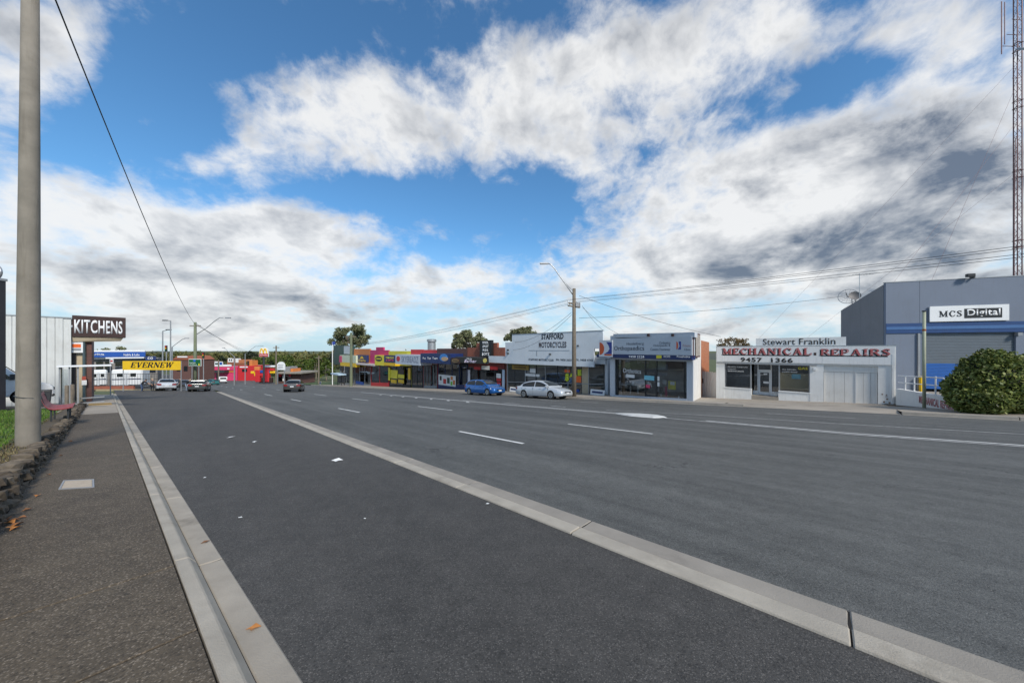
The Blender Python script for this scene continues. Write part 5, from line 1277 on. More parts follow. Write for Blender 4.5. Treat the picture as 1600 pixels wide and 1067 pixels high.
MB().prism_y([(.3, SM.zb), (L * .8, SM.zb), (L * .8, SM.zB * .8 + .30), (.3, .45)], .09, .3).build('stall_riser', M('riser_tan', (.22, .17, .12), .8), SM.o)
MB().prism_y([(.3, 1.15), (L - .3, SM.zB + .95), (L - .3, SM.zB + 1.02), (.3, 1.22)], .05, .16).build('transom', GREY, SM.o)
SM.pbox('gold_sign', M('gold_sign', (.30, .19, .03), .5), 800, 570.5, 826, 577.5, .0, .05); SM.text('HONDA', BROWN, 804, 572, 822, 576, -.005, SM.o, .02)
SM.pbox('poster', PAPER, 828, 576, 837, 582.5, .08, .02); SM.pbox('poster', PAPER, 821, 584, 843, 588, .08, .02)
ORF = M('fluoro_orange', (.80, .14, .02), .6); YEF = M('fluoro_yellow', (.62, .72, .04), .6)
for (x0, y0, x1, y1, m_) in [(882, 577.5, 890.5, 581.8, ORF), (898.5, 587.5, 908.5, 597.5, ORF)]: SM.pbox('sale_poster', m_, x0, y0, x1, y1, .08, .02)
for (t_, x0, y0, x1, y1) in [('S', 883, 583, 889, 596), ('A', 889.5, 583, 896, 590), ('L', 897, 580, 901.5, 588), ('E', 902.5, 577, 908.5, 587)]: SM.text(t_, YEF, x0, y0, x1, y1, .07, SM.o, .09, 0, None, 'sale_letter')
SM.pbox('blue_panel', BLUE, 899, 608, 905, 612.5, .02, .03)
def motorbike(x, d, mat, par_f, rot):
    p = par_f.A + par_f.u * x + par_f.inn * d; p.z = par_f.A.z + par_f.zB * x / par_f.L + .03
    o = empty('motorcycle', p, rot); tag(o, None, None)
    for wx in (-.68, .68): MB().tube([(wx, -.06, .31), (wx, .06, .31)], .31, 18).build('wheel', RUBBER, o)
    MB().hexa([(-.35, -.12, .30), (.35, -.12, .30), (.35, .12, .30), (-.35, .12, .30)], [(-.3, -.1, .62), (.3, -.1, .62), (.3, .1, .62), (-.3, .1, .62)]).build('engine', GREY, o, bevel=.03)
    MB().hexa([(-.2, -.13, .62), (.4, -.13, .66), (.4, .13, .66), (-.2, .13, .62)], [(-.1, -.1, .85), (.3, -.1, .9), (.3, .1, .9), (-.1, .1, .85)]).build('tank', mat, o, bevel=.05)
    MB().hexa([(-.85, -.1, .72), (-.2, -.13, .68), (-.2, .13, .68), (-.85, .1, .72)], [(-.85, -.08, .82), (-.2, -.11, .77), (-.2, .11, .77), (-.85, .08, .82)]).build('seat', BLACK, o, bevel=.02)
    for y in (-.09, .09): MB().tube([(.68, y, .31), (.40, y, .98)], .025, 6).build('fork', GALV, o)
    MB().tube([(.36, -.34, 1.02), (.42, 0, .98), (.36, .34, 1.02)], .018, 6).build('handlebar', DARK, o)
    return o
for k, (fx, m_, lab) in enumerate([(.14, BLACK, 'black motorcycle on show behind the glass under the gold sign'), (.42, RED, 'red tanked motorcycle on show in the middle of the motorcycle shop window'), (.60, NAVY, 'navy tanked motorcycle on show behind the SALE posters')]):
    o = motorbike(L * fx, 1.5, m_, SM, math.atan2(SM.u.y, SM.u.x) + .25); tag(o, lab, 'motorcycle', 'motorcycles in the shop window')
def board(name, label, px0, py0, px1, py1, p, mat=PAPER, txt=None, group=None, lean=.12):
    o = empty(name, p, math.atan2(-UR.y, -UR.x)); w = (px1 - px0) / F * p.y * 1.25; h = (py1 - py0) / F * p.y; tag(o, label, 'sign', group)
    MB().hexa([(-w / 2, -.02, 0), (w / 2, -.02, 0), (w / 2, .02, 0), (-w / 2, .02, 0)], [(-w / 2, -.02 + lean, h), (w / 2, -.02 + lean, h), (w / 2, .02 + lean, h), (-w / 2, .02 + lean, h)]).build('panel', mat, o)
    MB().tube([(0, .35, 0), (0, lean + .02, h * .95)], .015, 6).build('prop', DARK, o)
    MB().hexa([(-w * .38, -.026 + lean * .35, h * .35), (w * .38, -.026 + lean * .35, h * .35), (w * .38, -.0205 + lean * .35, h * .35), (-w * .38, -.0205 + lean * .35, h * .35)], [(-w * .38, -.026 + lean * .7, h * .7), (w * .38, -.026 + lean * .7, h * .7), (w * .38, -.0205 + lean * .7, h * .7), (-w * .38, -.0205 + lean * .7, h * .7)]).build('print', NAVY, o)
board('pavement_sign', 'low white sign board with dark print behind the silver sedan', 796, 600, 809, 607, onv(802, 27.3, .13), group='white boards on the shop footpath')
board('pavement_sign', 'low white sign board with dark print at the right end of the motorcycle shop', 923.5, 609, 943, 617.5, onv(933, 27.0, .13), group='white boards on the shop footpath')

# ------------------------------------------------------------------ ORTHOPAEDICS shop
OA, OB = G(955, 619, .13), G(1072, 626, .13)
OR_ = Facade('orthopaedics_shop', 'pale grey shop with orange and blue Orthopaedics sign and dark glazing', 'shop', OA, OB)
OG = M('ortho_grey', (.50, .53, .57), .5, .04, .8, dirt=.08, streak=.15, dirtc=(.32, .32, .33)); OW = M('ortho_side', (.68, .67, .64), .7, .08, 1.0, .3, 30, dirt=.3, streak=.3, dirtc=(.33, .28, .22))
L = OR_.L; XP = OR_.pix(1083, 590)[0]; ztop = OR_.pix(1020, 520.5)[1]; zsb = OR_.pix(1020, 554.5, -.4)[1]; znb = OR_.pix(1020, 560.5, -.4)[1]
Dp = 9.0
OR_.box('roof', GREY, .2, XP - .05, .3, Dp, zsb + .3, zsb + .5); OR_.box('back_wall', INTER_L, .2, L - .1, 4.0, 4.2, OR_.zb, zsb)
OR_.box('parapet_wall', OG, -.1, XP - .02, .0, .3, znb - .15, ztop - .06)
OR_.box('side_wall', OW, XP - .28, XP, .302, 5.0, OR_.zb - .5, ztop - .3); OR_.box('rear_side_wall', BRICK_O, XP - .26, XP - .01, 5.0, Dp + 4, OR_.zb - .5, ztop - .5); OR_.box('side_wall', OG, -.1, .15, .302, Dp, OR_.zb, ztop - .4)
OR_.box('pier', OG, L + .05, XP, -.02, .3, OR_.zb - .5, znb - .15); OR_.box('pier', OG, -.12, .42, -.02, .3, OR_.zb, znb - .15)
sb = OR_.pbox('sign_board', OG, 958, 527.0, 1081, 554.3, -.4, .38); 
MB().prism_y([OR_.pix(958, 527, -.38), OR_.pix(1085, 527, -.38), OR_.pix(1085, 519.3, -.38), OR_.pix(958, 521.8, -.38)], -.36, -.02).build('upper_board', OG, OR_.o)
nb = OR_.pbox('navy_band', NAVY, 932, 554.6, 1081, 560.4, -.43, .42)
lg = OR_.pbox('logo_panel', M('logo_white', (.72, .73, .74), .5, .03), 936, 531.5, 956.8, 557.6, -.46, .2)
def half_disc(f, x0, y0, x1, y1, d, mat, par):
    a, b, z0, z1 = f.rect(x0, y0, x1, y1, d); h = (z1 - z0) / 2; zc = (z0 + z1) / 2
    MB().prism_y([(a, z0)] + [(a + (b - a) * math.cos(t_), zc + h * math.sin(t_)) for t_ in [(-90 + 15 * i) * math.pi / 180 for i in range(13)]], d - .012, d).build('logo_shape', mat, par)
LOR = M('logo_orange', (.66, .10, .02), .5); LBL = M('logo_blue', (.03, .05, .26), .5)
half_disc(OR_, 937, 535, 944, 554.5, -.462, LOR, lg)
def poly_px(f, pts, d, mat, par, name='logo_shape'): MB().prism_y([f.pix(x, y, d) for x, y in pts], d - .012, d).build(name, mat, par)
poly_px(OR_, [(947.5, 534.5), (955.8, 534.5), (955.8, 553), (944, 553), (950, 549.5), (952.5, 545), (951, 540)], -.462, LBL, lg); poly_px(OR_, [(944, 553.4), (955.8, 553.4), (955.8, 555.6), (944.8, 555.6)], -.462, LOR, lg)
SLATE = M('slate_letter', (.085, .10, .13), .6)
OR_.text('Heidelberg', SLATE, 979, 534.8, 1006, 540.2, -.405, sb, .0); OR_.text('Orthopaedics', M('letter_navy', (.03, .035, .055), .6), 959.5, 540.5, 1006.5, 549.5, -.405, sb, .004)
for t_, y, x in (('Orthotics', 533.5, 1030), ('Orthopaedic &', 538, 1021), ('Custom Footwear', 543.6, 1016)): OR_.text(t_, SLATE, x, y, 1047.5, y + 4.2, -.405, sb, .0)
half_disc(OR_, 1057, 533.5, 1059.5, 546, -.405, LOR, sb); poly_px(OR_, [(1060.5, 533.5), (1064, 533.5), (1064, 546), (1059.3, 546), (1062, 541)], -.405, LBL, sb)
OR_.text('Private', M('letter_pink', (.42, .25, .25), .6), 1067, 538, 1079, 542, -.405, sb, .0); OR_.text('Clinic', SLATE, 1069, 544.5, 1079, 547.5, -.405, sb, .0)
OR_.text('9458 2228', WHITE, 982.5, 555.6, 1006.5, 559.3, -.435, nb, .02); OR_.text('HICAPS', WHITE, 1037, 555.6, 1047, 558.8, -.435, nb, .02); OR_.text('Prosthetics', WHITE, 1057.5, 555.6, 1078, 558.8, -.435, nb, .02)
OR_.pbox('yellow_square', YEL2, 1025.5, 554.9, 1033.5, 560, -.44, .008, nb)
for x in (1012, 1050): OR_.pbox('bracket', BROWN, x - 1.4, 521.5, x + 1.4, 525.5, -.50, .12)
# dark red sign box with a roughly printed face on the side
rs = OR_.box('side_sign', M('sign_maroon', (.085, .012, .018), .5), XP + .01, XP + .2, -.30, 2.6, zsb - .15, ztop - .1)
PR = M('sign_print', (.34, .30, .26), .7, .4, 7, dirt=.8, dirtc=(.08, .06, .05)); MB().box(XP + .201, XP + .21, -.05, 2.5, zsb - .05, ztop - .2).build('sign_face', PR, rs)
bz = OR_.zB; gx = [OR_.pix(965, 600)[0], OR_.pix(1008, 600)[0], OR_.pix(1026, 600)[0], OR_.pix(1069, 600)[0]]
MB().prism_y([(.4, OR_.zb - .3), (L + .06, OR_.zb - .3), (L + .06, bz + .14), (.4, .16)], -.06, .12).build('stall_riser', OG, OR_.o); MB().prism_y([(.3, OR_.zb - .3), (L, OR_.zb - .3), (L, bz + .08), (.3, .08)], .125, 4.0).build('floor', INTER, OR_.o)
for i in range(3):
    if i == 1:
        dd = OR_.box('door', DARK, gx[1] + .05, gx[2] - .05, .10, .118, .2 + bz * .45, bz + 2.0); OR_.box('door_pane', GLASS, gx[1] + .12, gx[2] - .12, .085, .098, .35 + bz * .45, bz + 1.9, dd); OR_.box('handle', GALV, gx[1] + .12, gx[1] + .15, .05, .085, bz + .9, bz + 1.3, dd); OR_.box('transom_pane', GLASS, gx[1] + .05, gx[2] - .05, .085, .10, bz + 2.06, znb - .15)
    else: OR_.box('window_pane', GLASS, gx[i] + .03, gx[i + 1] - .03, .085, .10, .12 + bz * gx[i] / L, znb - .15)
for x in gx: OR_.box('mullion', BLACK, x - .04, x + .04, .06, .115, .05, znb - .15)
OR_.text('Orthotics', WHITE, 974, 576, 1002, 583, .075, OR_.o, .0); OR_.pbox('open_sign', PAPER, 979, 585, 992, 590, .07, .01); OR_.pbox('door_sign', M('aqua', (.18, .50, .60), .5), 1007, 587, 1022.5, 594, .05, .02); OR_.pbox('pink_sign', PINK, 1009.5, 601, 1016, 606, .05, .015)
OR_.pbox('notice', PAPER, 1027, 588, 1031, 595, .07, .01); OR_.pbox('notice', PAPER, 1027, 597, 1031, 603.5, .07, .01); OR_.pbox('upper_notice', M('notice_brown', (.20, .13, .12), .6), 996, 562, 1016, 569, .2, .02)
SH_M = M('shoe_grey', (.42, .42, .43), .6)
for (x0, y0, x1, y1, m_, d) in [(975, 601, 985, 603, PAPER, .8), (983, 601, 1003, 602.3, PAPER, .8), (976, 598, 979, 601, SH_M, .8), (981.5, 598, 985, 601, SH_M, .8), (993, 597, 996, 601, PAPER, .8), (1050, 596, 1062, 609, YEL2, .7), (1053, 597, 1060, 602, PAPER, .68), (1042, 594, 1048, 601, PAPER, .8), (1036, 606, 1042, 615, GREENP, .8), (1035, 570, 1053, 578, SH_M, 1.2), (1035, 583, 1053, 587, SH_M, 1.2), (972, 565, 990, 574, M('blind', (.28, .26, .16), .7), .9), (1046, 605, 1050, 620, PINK, .9), (1037, 616, 1040, 620, PAPER, .7), (1065, 620, 1067, 624, PAPER, .6)]: OR_.pbox('display', m_, x0, y0, x1, y1, d, .1)
for x in (975.5, 990, 1002): OR_.pbox('table_leg', PAPER, x, 603, x + 1.2, 616, .82, .04)

sd = Vector((.58, .815, 0)); kk = sd.dot(OR_.u) / sd.dot(OR_.inn)          # the side walls run square to the road, not to the splayed front
for o in OR_.o.children_recursive:
    for v in o.data.vertices:
        if v.co.y > 0: v.co.x += kk * v.co.y
ztop_or = ztop
# corrugated gate closing the passage
ga, gb = G(1095, 619.5, .13), G(1119, 621, .13)
gt = Facade('side_gate', 'white sheet metal gate between the Orthopaedics shop and the mechanical workshop', 'gate', ga, gb)
zg_ = gt.pix(1107, 581)[1]; x = 0; i = 0
while x < gt.L - .02:
    w = min(.12, gt.L - x); gt.box('sheet', WHITE_OLD, x, x + w - .008, (.0 if i % 2 else .02), .05, gt.zb, zg_ + (.02 if i % 2 else -.02)); x += .12; i += 1
gt.box('rail', GREY, 0, gt.L, .05, .1, zg_ - .35, zg_ - .28); gt.box('latch', DARK, .18, .26, -.03, .0, zg_ - 1.0, zg_ - .6)

# ------------------------------------------------------------------ MECHANICAL REPAIRS workshop
MA, MB_ = onv(1119, 29.5, .13), onv(1400, 29.5, .13)
ME = Facade('repair_workshop', 'white painted workshop reading Stewart Franklin and MECHANICAL REPAIRS in red', 'workshop', MA, MB_)
L = ME.L; zT = ME.pix(1260, 541)[1]; zA = ME.pix(1180, 568.5)[1]; zG = ME.pix(1340, 571.5)[1]
gx0, gx1 = ME.pix(1287, 600)[0], ME.pix(1372, 600)[0]; wx1 = ME.pix(1274, 600)[0]; wx0 = ME.pix(1132, 600)[0]
ME.box('facade_wall', WHITE_OLD, 0, L, 0, .28, zG, zT); zb = ME.zb - .4
ME.box('facade_wall', WHITE_OLD, gx1, L, .002, .28, zb, zG); ME.box('facade_wall', WHITE_OLD, ME.pix(1265.5, 600)[0], gx0, .002, .28, zb, zG); ME.box('facade_wall', WHITE_OLD, 0, wx0, .002, .28, zb, zG)
ME.box('roof', GREY, .1, L - .1, .28, 12, zG + .3, zG + .5)
for x in (.0, L - .25): ME.box('side_wall', WHITE_OLD, x, x + .25, .282, 12, zb, zG + .6)
ME.box('back_wall', INTER_L, .2, L - .2, 5, 5.2, zb, zG)
nb2 = ME.pbox('name_board', WHITE_OLD, 1181, 527.5, 1322, 543, .30, .2)
ME.text('Stewart Franklin', BLACK, 1192, 528.6, 1305.5, 538.6, .294, nb2, .006)
sg = ME.pbox('sign_band', M('sign_white', (.72, .72, .71), .6, .04, 1, dirt=.12, streak=.2), 1120, 541.4, 1398.5, 567.5, -.06, .058)
SRED = M('letter_red', (.44, .10, .10), .7, .25, 9, dirt=1.0, dirtc=(.62, .52, .51))
w1 = ('MECHANICAL', 1129, 1268, 543.6, 554.2); w2 = ('REPAIRS', 1282, 1391, 544.8, 555.4)
for (t_, x0, x1, y0, y1) in (w1, w2):
    ME.text(t_, BLACK, x0 - 2, y0 + 1.2, x1 - 2, y1 + 1.3, -.064, sg, .10, 0, serif_mesh, 'letter_shadow', .004); ME.text(t_, SRED, x0, y0, x1, y1, -.074, sg, .0, 0, serif_mesh, 'lettering', .006)
    ME.pbox('underline', BLACK, x0, y1 + .3, x1 - 4, y1 + 1.8, -.066, .006, sg)
ME.pbox('dot', BROWN, 1271.5, 551, 1275.5, 555, -.07, .01, sg)
ME.text('9457  1366', BLACK, 1157, 558.8, 1239, 566, -.066, sg, .035)
# shop window with recessed door
zs = ME.pix(1180, 609)[1]; zf_ = ME.pix(1195, 619)[1]
for (a, b) in ((1132, 1173), (1217.5, 1265)):
    x0, x1 = ME.pix(a, 600)[0], ME.pix(b, 600)[0]
    ME.box('sill_wall', WHITE_OLD, x0 - .05, x1 + .05, .02, .22, zb, zs); ME.box('sill', WHITE, x0 - .05, x1 + .05, -.02, .22, zs + .003, zs + .06)
    ME.box('window_pane', GLASS, x0 + .04, x1 - .04, .10, .115, zs + .06, zG)
    for x in (x0, x1): ME.box('window_frame', GREY, x - .04, x + .04, .06, .16, zs + .06, zG)
ME.pbox('blind', M('blind_tan', (.36, .29, .16), .7, .1), 1219, 583, 1264, 609, .5, .02); ME.pbox('blind', M('blind_dark', (.06, .065, .07), .7, .15), 1133, 570, 1172, 609, 1.2, .02); ME.pbox('inner_notice', M('aqua', (.2, .5, .6)), 1237, 584.5, 1251, 592, .48, .01)
for (t_, x0, y0, x1, y1) in [('BRAKES TUNE UPS', 1137, 572.6, 1168, 574.2), ('ROADWORTHY', 1137, 575.8, 1150, 577.2), ('SERVICING', 1137, 579, 1162, 580.8), ('ALL REPAIRS', 1222, 576.5, 1244, 578.2), ('CARS 4WD', 1222, 580.2, 1246, 581.8), ('GAS', 1247, 573.5, 1262, 577.5)]: ME.text(t_, WHITE if t_ != 'GAS' else YEL2, x0, y0, x1, y1, .09, ME.o, .01)
xa, xb = ME.pix(1174, 600)[0], ME.pix(1216.5, 600)[0]; dxa, dxb = ME.pix(1185.5, 600, .8)[0], ME.pix(1204.5, 600, .8)[0]
ME.box('porch_floor', conc_path, xa, xb, .02, .9, zb, zf_)
ME.box('side_pane', GLASS_D, xa + .05, dxa - .08, .75, .765, zf_ + .3, zG); ME.box('side_pane', GLASS_D, dxb + .08, xb - .05, .75, .765, zf_ + .3, zG)
ME.box('porch_riser', WHITE_OLD, xa, dxa - .05, .7, .8, zf_, zf_ + .3); ME.box('porch_riser', WHITE_OLD, dxb + .05, xb, .7, .8, zf_, zf_ + .3)
zd = ME.pix(1195, 579, .8)[1]
for x in (dxa - .06, dxb): ME.box('door_frame', WHITE, x, x + .06, .68, .82, zf_, zG)
ME.box('door_head', WHITE, dxa, dxb, .69, .81, zd, zd + .07); dr = ME.box('door', M('door_white2', (.62, .63, .63), .5), dxa + .01, dxb - .01, .75, .80, zf_ + .02, zd - .01)
ME.box('door_pane', GLASS_D, dxa + .10, dxb - .10, .735, .75, zf_ + .25, zd - .14, dr); ME.box('notice', PAPER, dxa + .3, dxa + .52, .725, .735, zd - .30, zd - .2, dr); ME.box('notice', PAPER, dxa + .28, dxa + .6, .725, .735, zd - .95, zd - .8, dr)
ME.box('transom_pane', GLASS_D, dxa, dxb, .74, .755, zd + .07, zG)
# downpipe, gutter trim and rust marks that age the front
ME.box('downpipe', WHITE_OLD, gx1 + .55, gx1 + .63, -.07, -.0, zb, zT - .5); ME.box('parapet_capping', GALV, -.03, L + .03, -.03, .30, zT + .003, zT + .045)
ME.box('awning_trim', GREY, .02, ME.pix(1276, 569)[0], -.085, -.062, ME.pix(1200, 568.6)[1] - .05, ME.pix(1200, 567.8)[1])
RU = M('rust_mark', (.20, .12, .07), .9, .4, 12)
for k in range(11):
    x = random.uniform(gx1 + .1, L - .1); z = random.uniform(-.9, .6) + ME.zB; ME.box('paint_chip', RU, x, x + random.uniform(.03, .09), -.003, .001, z, z + random.uniform(.03, .12))
# garage doors
GD = M('garage_door', (.66, .65, .62), .6, .06, 1, .15, dirt=.2, streak=.3, dirtc=(.36, .32, .26)); gm = ME.pix(1337.5, 600)[0]
zt_ = zG; ME.box('door_lintel', GD, gx0, gx1, .10, .2, zt_ - .42, zt_ - .003)
for (a, b) in ((gx0 + .01, gm - .02), (gm + .02, gx1 - .01)):
    n = 4 if b - a > 1.5 else 3
    for i in range(n):
        ME.box('door_panel', GD, a + (b - a) * i / n + .005, a + (b - a) * (i + 1) / n - .005, .12, .17, zb + .3, zt_ - .43)
ME.box('door_post', WHITE, gm - .02, gm + .02, .09, .18, zb + .3, zt_ - .43)
ME.pbox('meter_box', WHITE, 1271, 575, 1275, 578.5, -.08, .08)

# ------------------------------------------------------------------ MCS Digital building
YM = 22.0; mdir = Vector((.948, -.318, 0)).normalized()
A_ = Vector(((1384 - 800) / F * YM, YM, zg(YM) + .9)); B_ = A_ + mdir * 15; B_.z = A_.z
MC = Facade('grey_warehouse', 'tall blue grey panel warehouse with MCS Digital sign and blue band', 'building', A_, B_)
MG = M('mcs_grey', (.150, .180, .235), .7, .07, .6, .25, 25, dirt=.15, streak=.25, dirtc=(.12, .13, .15)); MG2 = M('mcs_side', (.20, .205, .215), .75, .08, .6, .25, 25, dirt=.15, streak=.3, dirtc=(.12, .125, .13))
ztm = MC.pix(1490, 436.8)[1]; zbt, zbb = MC.pix(1490, 503.8)[1], MC.pix(1490, 519.8)[1]
rx0, rx1 = MC.pix(1444, 560)[0], MC.pix(1587.5, 560)[0]; pj = MC.pix(1437, 470)[0]
for (a, b) in ((0, pj), (pj, pj + 6.05), (pj + 6.05, 15)):
    if a < rx0 < b or (a >= pj and a < rx1):
        MC.box('wall_panel', MG, a + .008, b - .008, 0, .2, zbb, ztm)
    else: MC.box('wall_panel', MG, a + .008, b - .008, 0, .2, -2.2, ztm)
MC.box('wall_panel', MG, pj + .008, rx0, .001, .2, -2.2, zbb); MC.box('wall_panel', MG, rx1, 15, .001, .2, -2.2, zbb)
MC.box('blue_band', M('band_navy', (.012, .05, .16), .5), .0, 15, -.05, -.002, zbb, zbt); MC.box('band_stripe', M('band_blue', (.05, .13, .30), .5), .0, 15, -.07, -.05, zbb + (zbt - zbb) * .36, zbb + (zbt - zbb) * .66)
sgm = MC.pbox('sign_board', WHITE, 1453, 477, 1577, 501.5, -.12, .07); a, b, z0, z1 = MC.rect(1453, 477, 1577, 501.5, -.12)
MC.pbox('black_panel', BLACK, 1507, 481.5, 1566, 496.5, -.13, .012, sgm)
MC.text('MCS', BLACK, 1467, 485.5, 1503, 495, -.125, sgm, .05, 0, serif_mesh); MC.text('Digital', WHITE, 1511, 482.5, 1563, 496, -.135, sgm, .02)
# roller door of curved slats, blue below
RS = M('roller_grey', (.115, .14, .165), .5, .06, 2, dirt=.1); RB = M('roller_blue', (.012, .10, .36), .5, .06, 2); zsp = MC.pix(1480, 569)[1]
z = .15; n_ = 0
while z < zbb - .02:
    MC.box('door_slat', RB if z < zsp else RS, rx0, rx1, .10, .14, z, min(z + .092, zbb - .01), bevel=.012); z += .1; n_ += 1
MC.box('door_guide', DARK, rx0 - .09, rx0 - .005, -.02, .1, 0, zbb); MC.box('yellow_bollard', YELLOW, rx0 - .35, rx0 - .18, -.3, -.13, -.3, 1.0)
MC.pbox('wall_lamp', GREY, 1591, 519.5, 1598, 524, -.2, .2)
# side wall with raked parapet, plain panels
zs0 = ztm; zs1 = ZP(485, 26.5) - A_.z
for (y0, y1) in ((.22, 2.4), (2.41, 4.7)):
    f_ = lambda y: zs0 + (zs1 - zs0) * min(1, y / 4.7)
    me_ = MB().hexa([(0, y0, -2.5), (.2, y0, -2.5), (.2, y1, -2.5), (0, y1, -2.5)], [(0, y0, f_(y0) - .02), (.2, y0, f_(y0) - .02), (.2, y1, f_(y1) - .02), (0, y1, f_(y1) - .02)]); me_.build('side_panel', MG2, MC.o)
MC.box('rear_wall', MG2, .2, 15, 4.5, 4.7, -2.5, zs1 - .03); MC.box('roof', GREY, .2, 15, .2, 4.5, zs1 - .6, zs1 - .4); MC.box('capping', GREY, -.02, 15, -.02, .22, ztm + .003, ztm + .05)
fl = MC.pbox('flood_light', BLACK, 1512, 427.3, 1525, 432.5, -.35, .18, bevel=.02); MC.box('lamp_bracket', DARK, MC.pix(1518, 430)[0] - .03, MC.pix(1518, 430)[0] + .03, -.2, .1, ztm, ztm + .12)
MC.box('downpipe', GREY, pj - .14, pj - .04, -.1, -.002, -1.0, zbb - .02)
# raised forecourt with ramp wall and rail
rw0, rw1 = G(1400, 633, .13), G(1491, 640, .13)
RW = Facade('ramp_wall', 'low white painted ramp wall with faded red REPAIRS lettering and white pipe rail', 'wall', rw0, rw1)
tl, tr = RW.pix(1400, 607), RW.pix(1491, 622)
MB().prism_y([(0, RW.zb - .5), (RW.L, RW.zb - .5), (RW.L, tr[1]), (0, tl[1])], 0, .22).build('wall', WHITE_OLD, RW.o)
FR = M('faded_red', (.48, .17, .17), .7, .25, 8, dirt=.5, dirtc=(.60, .52, .50))
a, b, z0, z1 = RW.rect(1436, 623.5, 1489, 635.5, -.004); me_ = text_mesh('MECHANICAL REPAIRS', .03); 
o_ = place_text(me_, 'lettering', FR, RW.o, a, b, -.004, z0, z1)
for v in o_.data.vertices: v.co.z += -(v.co.x - (a + b) / 2) * .10
for i, px in enumerate((1411, 1425, 1440, 1458)):
    x = RW.pix(px, 600)[0]; k = x / RW.L; MB().tube([(x, .11, tl[1] + (tr[1] - tl[1]) * k - .2), (x, .11, RW.pix(px, 588)[1])], .03, 8).build('rail_post', WHITE, RW.o)
for y0, y1 in ((587, 590.5), (597.5, 603)):
    p0, p1 = RW.pix(1400, y0), RW.pix(1470, y1); MB().tube([(p0[0], .11, p0[1]), (p1[0], .11, p1[1])], .026, 8).build('rail', WHITE, RW.o)
MB().tube([(RW.pix(1470, 590.5)[0], .11, RW.pix(1470, 590.5)[1]), (RW.pix(1476, 600)[0], .11, RW.pix(1476, 600)[1])], .026, 8).build('rail', WHITE, RW.o)
fl_ = MB(); q = [rw0 + RW.inn * .3, rw1 + RW.inn * .3, A_ + mdir * 15 + Vector((0, 0, 0)), A_ + mdir * -.3]
zz = A_.z - .02
fl_.hexa([Vector((p.x, p.y, zz - 3)) for p in q], [Vector((q[0].x, q[0].y, rw0.z + tl[1] - .35)), Vector((q[1].x, q[1].y, rw1.z + .05)), Vector((q[2].x, q[2].y, zz)), Vector((q[3].x, q[3].y, zz))]).build('loading_forecourt', conc_dark, None)['kind'] = 'structure'
# ================================================================== poles, wires and mast on the far side
PR_ = onv(897, V_K + .75, .13); rp = empty('power_pole', PR_); tag(rp, 'weathered timber power pole with a long street lamp arm beside the silver sedan', 'power pole')
YP = PR_.y; hp = ZP(451, YP) - PR_.z
def lp_(px, py, Y=None): Y = Y or YP; return Vector(((px - 800) / F * Y, Y, ZP(py, Y))) - PR_
MB().tube([(0, 0, -.4), (0, 0, hp * .5), (0, 0, hp)], [.20, .175, .14], 14).build('shaft', WOOD, rp, smooth=True)
arm = [lp_(896, 462), lp_(885, 446), lp_(872, 428), lp_(866, 419), lp_(861, 413.5), lp_(856, 411.5)]
MB().tube(arm, .045, 8).build('lamp_arm', GALV, rp, smooth=True); MB().tube([lp_(895.5, 455), lp_(882, 441)], .025, 6).build('stay', GALV, rp)
lm = MB(); lamp_head(lm, lp_(857, 411.5), Vector((-1, 0, 0))); lm.build('lamp_head', GREY, rp, bevel=.03)
for zpx, w in ((475, 1.05), (479, .75)):
    p0, p1 = lp_(884, zpx), lp_(911, zpx + 5); d_ = (VR * .9)
    c0 = lp_(897, zpx); MB().hexa([c0 - d_ - UR * .05 + Vector((0, 0, -.06)), c0 + d_ - UR * .05 + Vector((0, 0, -.06)), c0 + d_ + UR * .05 + Vector((0, 0, -.06)), c0 - d_ + UR * .05 + Vector((0, 0, -.06))],
                                  [c0 - d_ - UR * .05 + Vector((0, 0, .06)), c0 + d_ - UR * .05 + Vector((0, 0, .06)), c0 + d_ + UR * .05 + Vector((0, 0, .06)), c0 - d_ + UR * .05 + Vector((0, 0, .06))]).build('cross_arm', WOOD, rp)
    for k in (-.9, -.55, .35, .6, .9): MB().tube([c0 + VR * k + Vector((0, 0, .05)), c0 + VR * k + Vector((0, 0, .22))], [.05, .035], 8).build('insulator', PAPER if k < 0 else BROWN, rp)
MB().box(.1, .45, -.2, .05, hp - 1.6, hp - 1.25).build('fuse_box', GREY, rp, bevel=.02)
def wire(name, label, a, b, sag, r=.012, group='overhead wires', n=24):
    a, b = Vector(a), Vector(b); pts = []
    for i in range(n + 1):
        t = i / n; p = a.lerp(b, t); p.z -= sag * 4 * t * (1 - t); pts.append(p - a)
    o = MB().tube(pts, r, 5).build(name, BLACK, smooth=True); o.location = a; tag(o, label, 'wire', group); return o
C0 = PR_ + lp_(897, 474)
for i, (k, dz) in enumerate([(-.9, .16), (-.55, .16), (.35, .16), (.9, .16)]):
    a = C0 + VR * k + Vector((0, 0, .22)); b = a - UR * 46; b.z = a.z + [.55, .45, .30, .2][i]
    wire('overhead_wire', 'thin overhead wire running from the timber pole past the lattice mast', a, b, .45, .011, 'street wires towards the mast')
    c = a + UR * 62; c.z = a.z - 3.6; wire('overhead_wire', 'thin overhead wire running from the timber pole away along the shop row', a, c, .7, .012, 'street wires along the shop row')
top5 = P5 + Vector((0, 0, h5 - .3))
wire('overhead_wire', 'single wire dropping from the concrete pole to the pole behind the green road sign', POLE_TOP, top5, .9, .016, None)
wire('service_wire', 'service wire from the timber pole to the grey warehouse side wall', PR_ + lp_(905, 497), Vector((28.0, 27.0, ZP(463, 27.0))), .25, .014, None)
wire('service_wire', 'service wire from the timber pole down over the Orthopaedics roof', PR_ + lp_(905, 462), Vector((.652 * 27, 27, ZP(526, 27))), .25, .014, None)
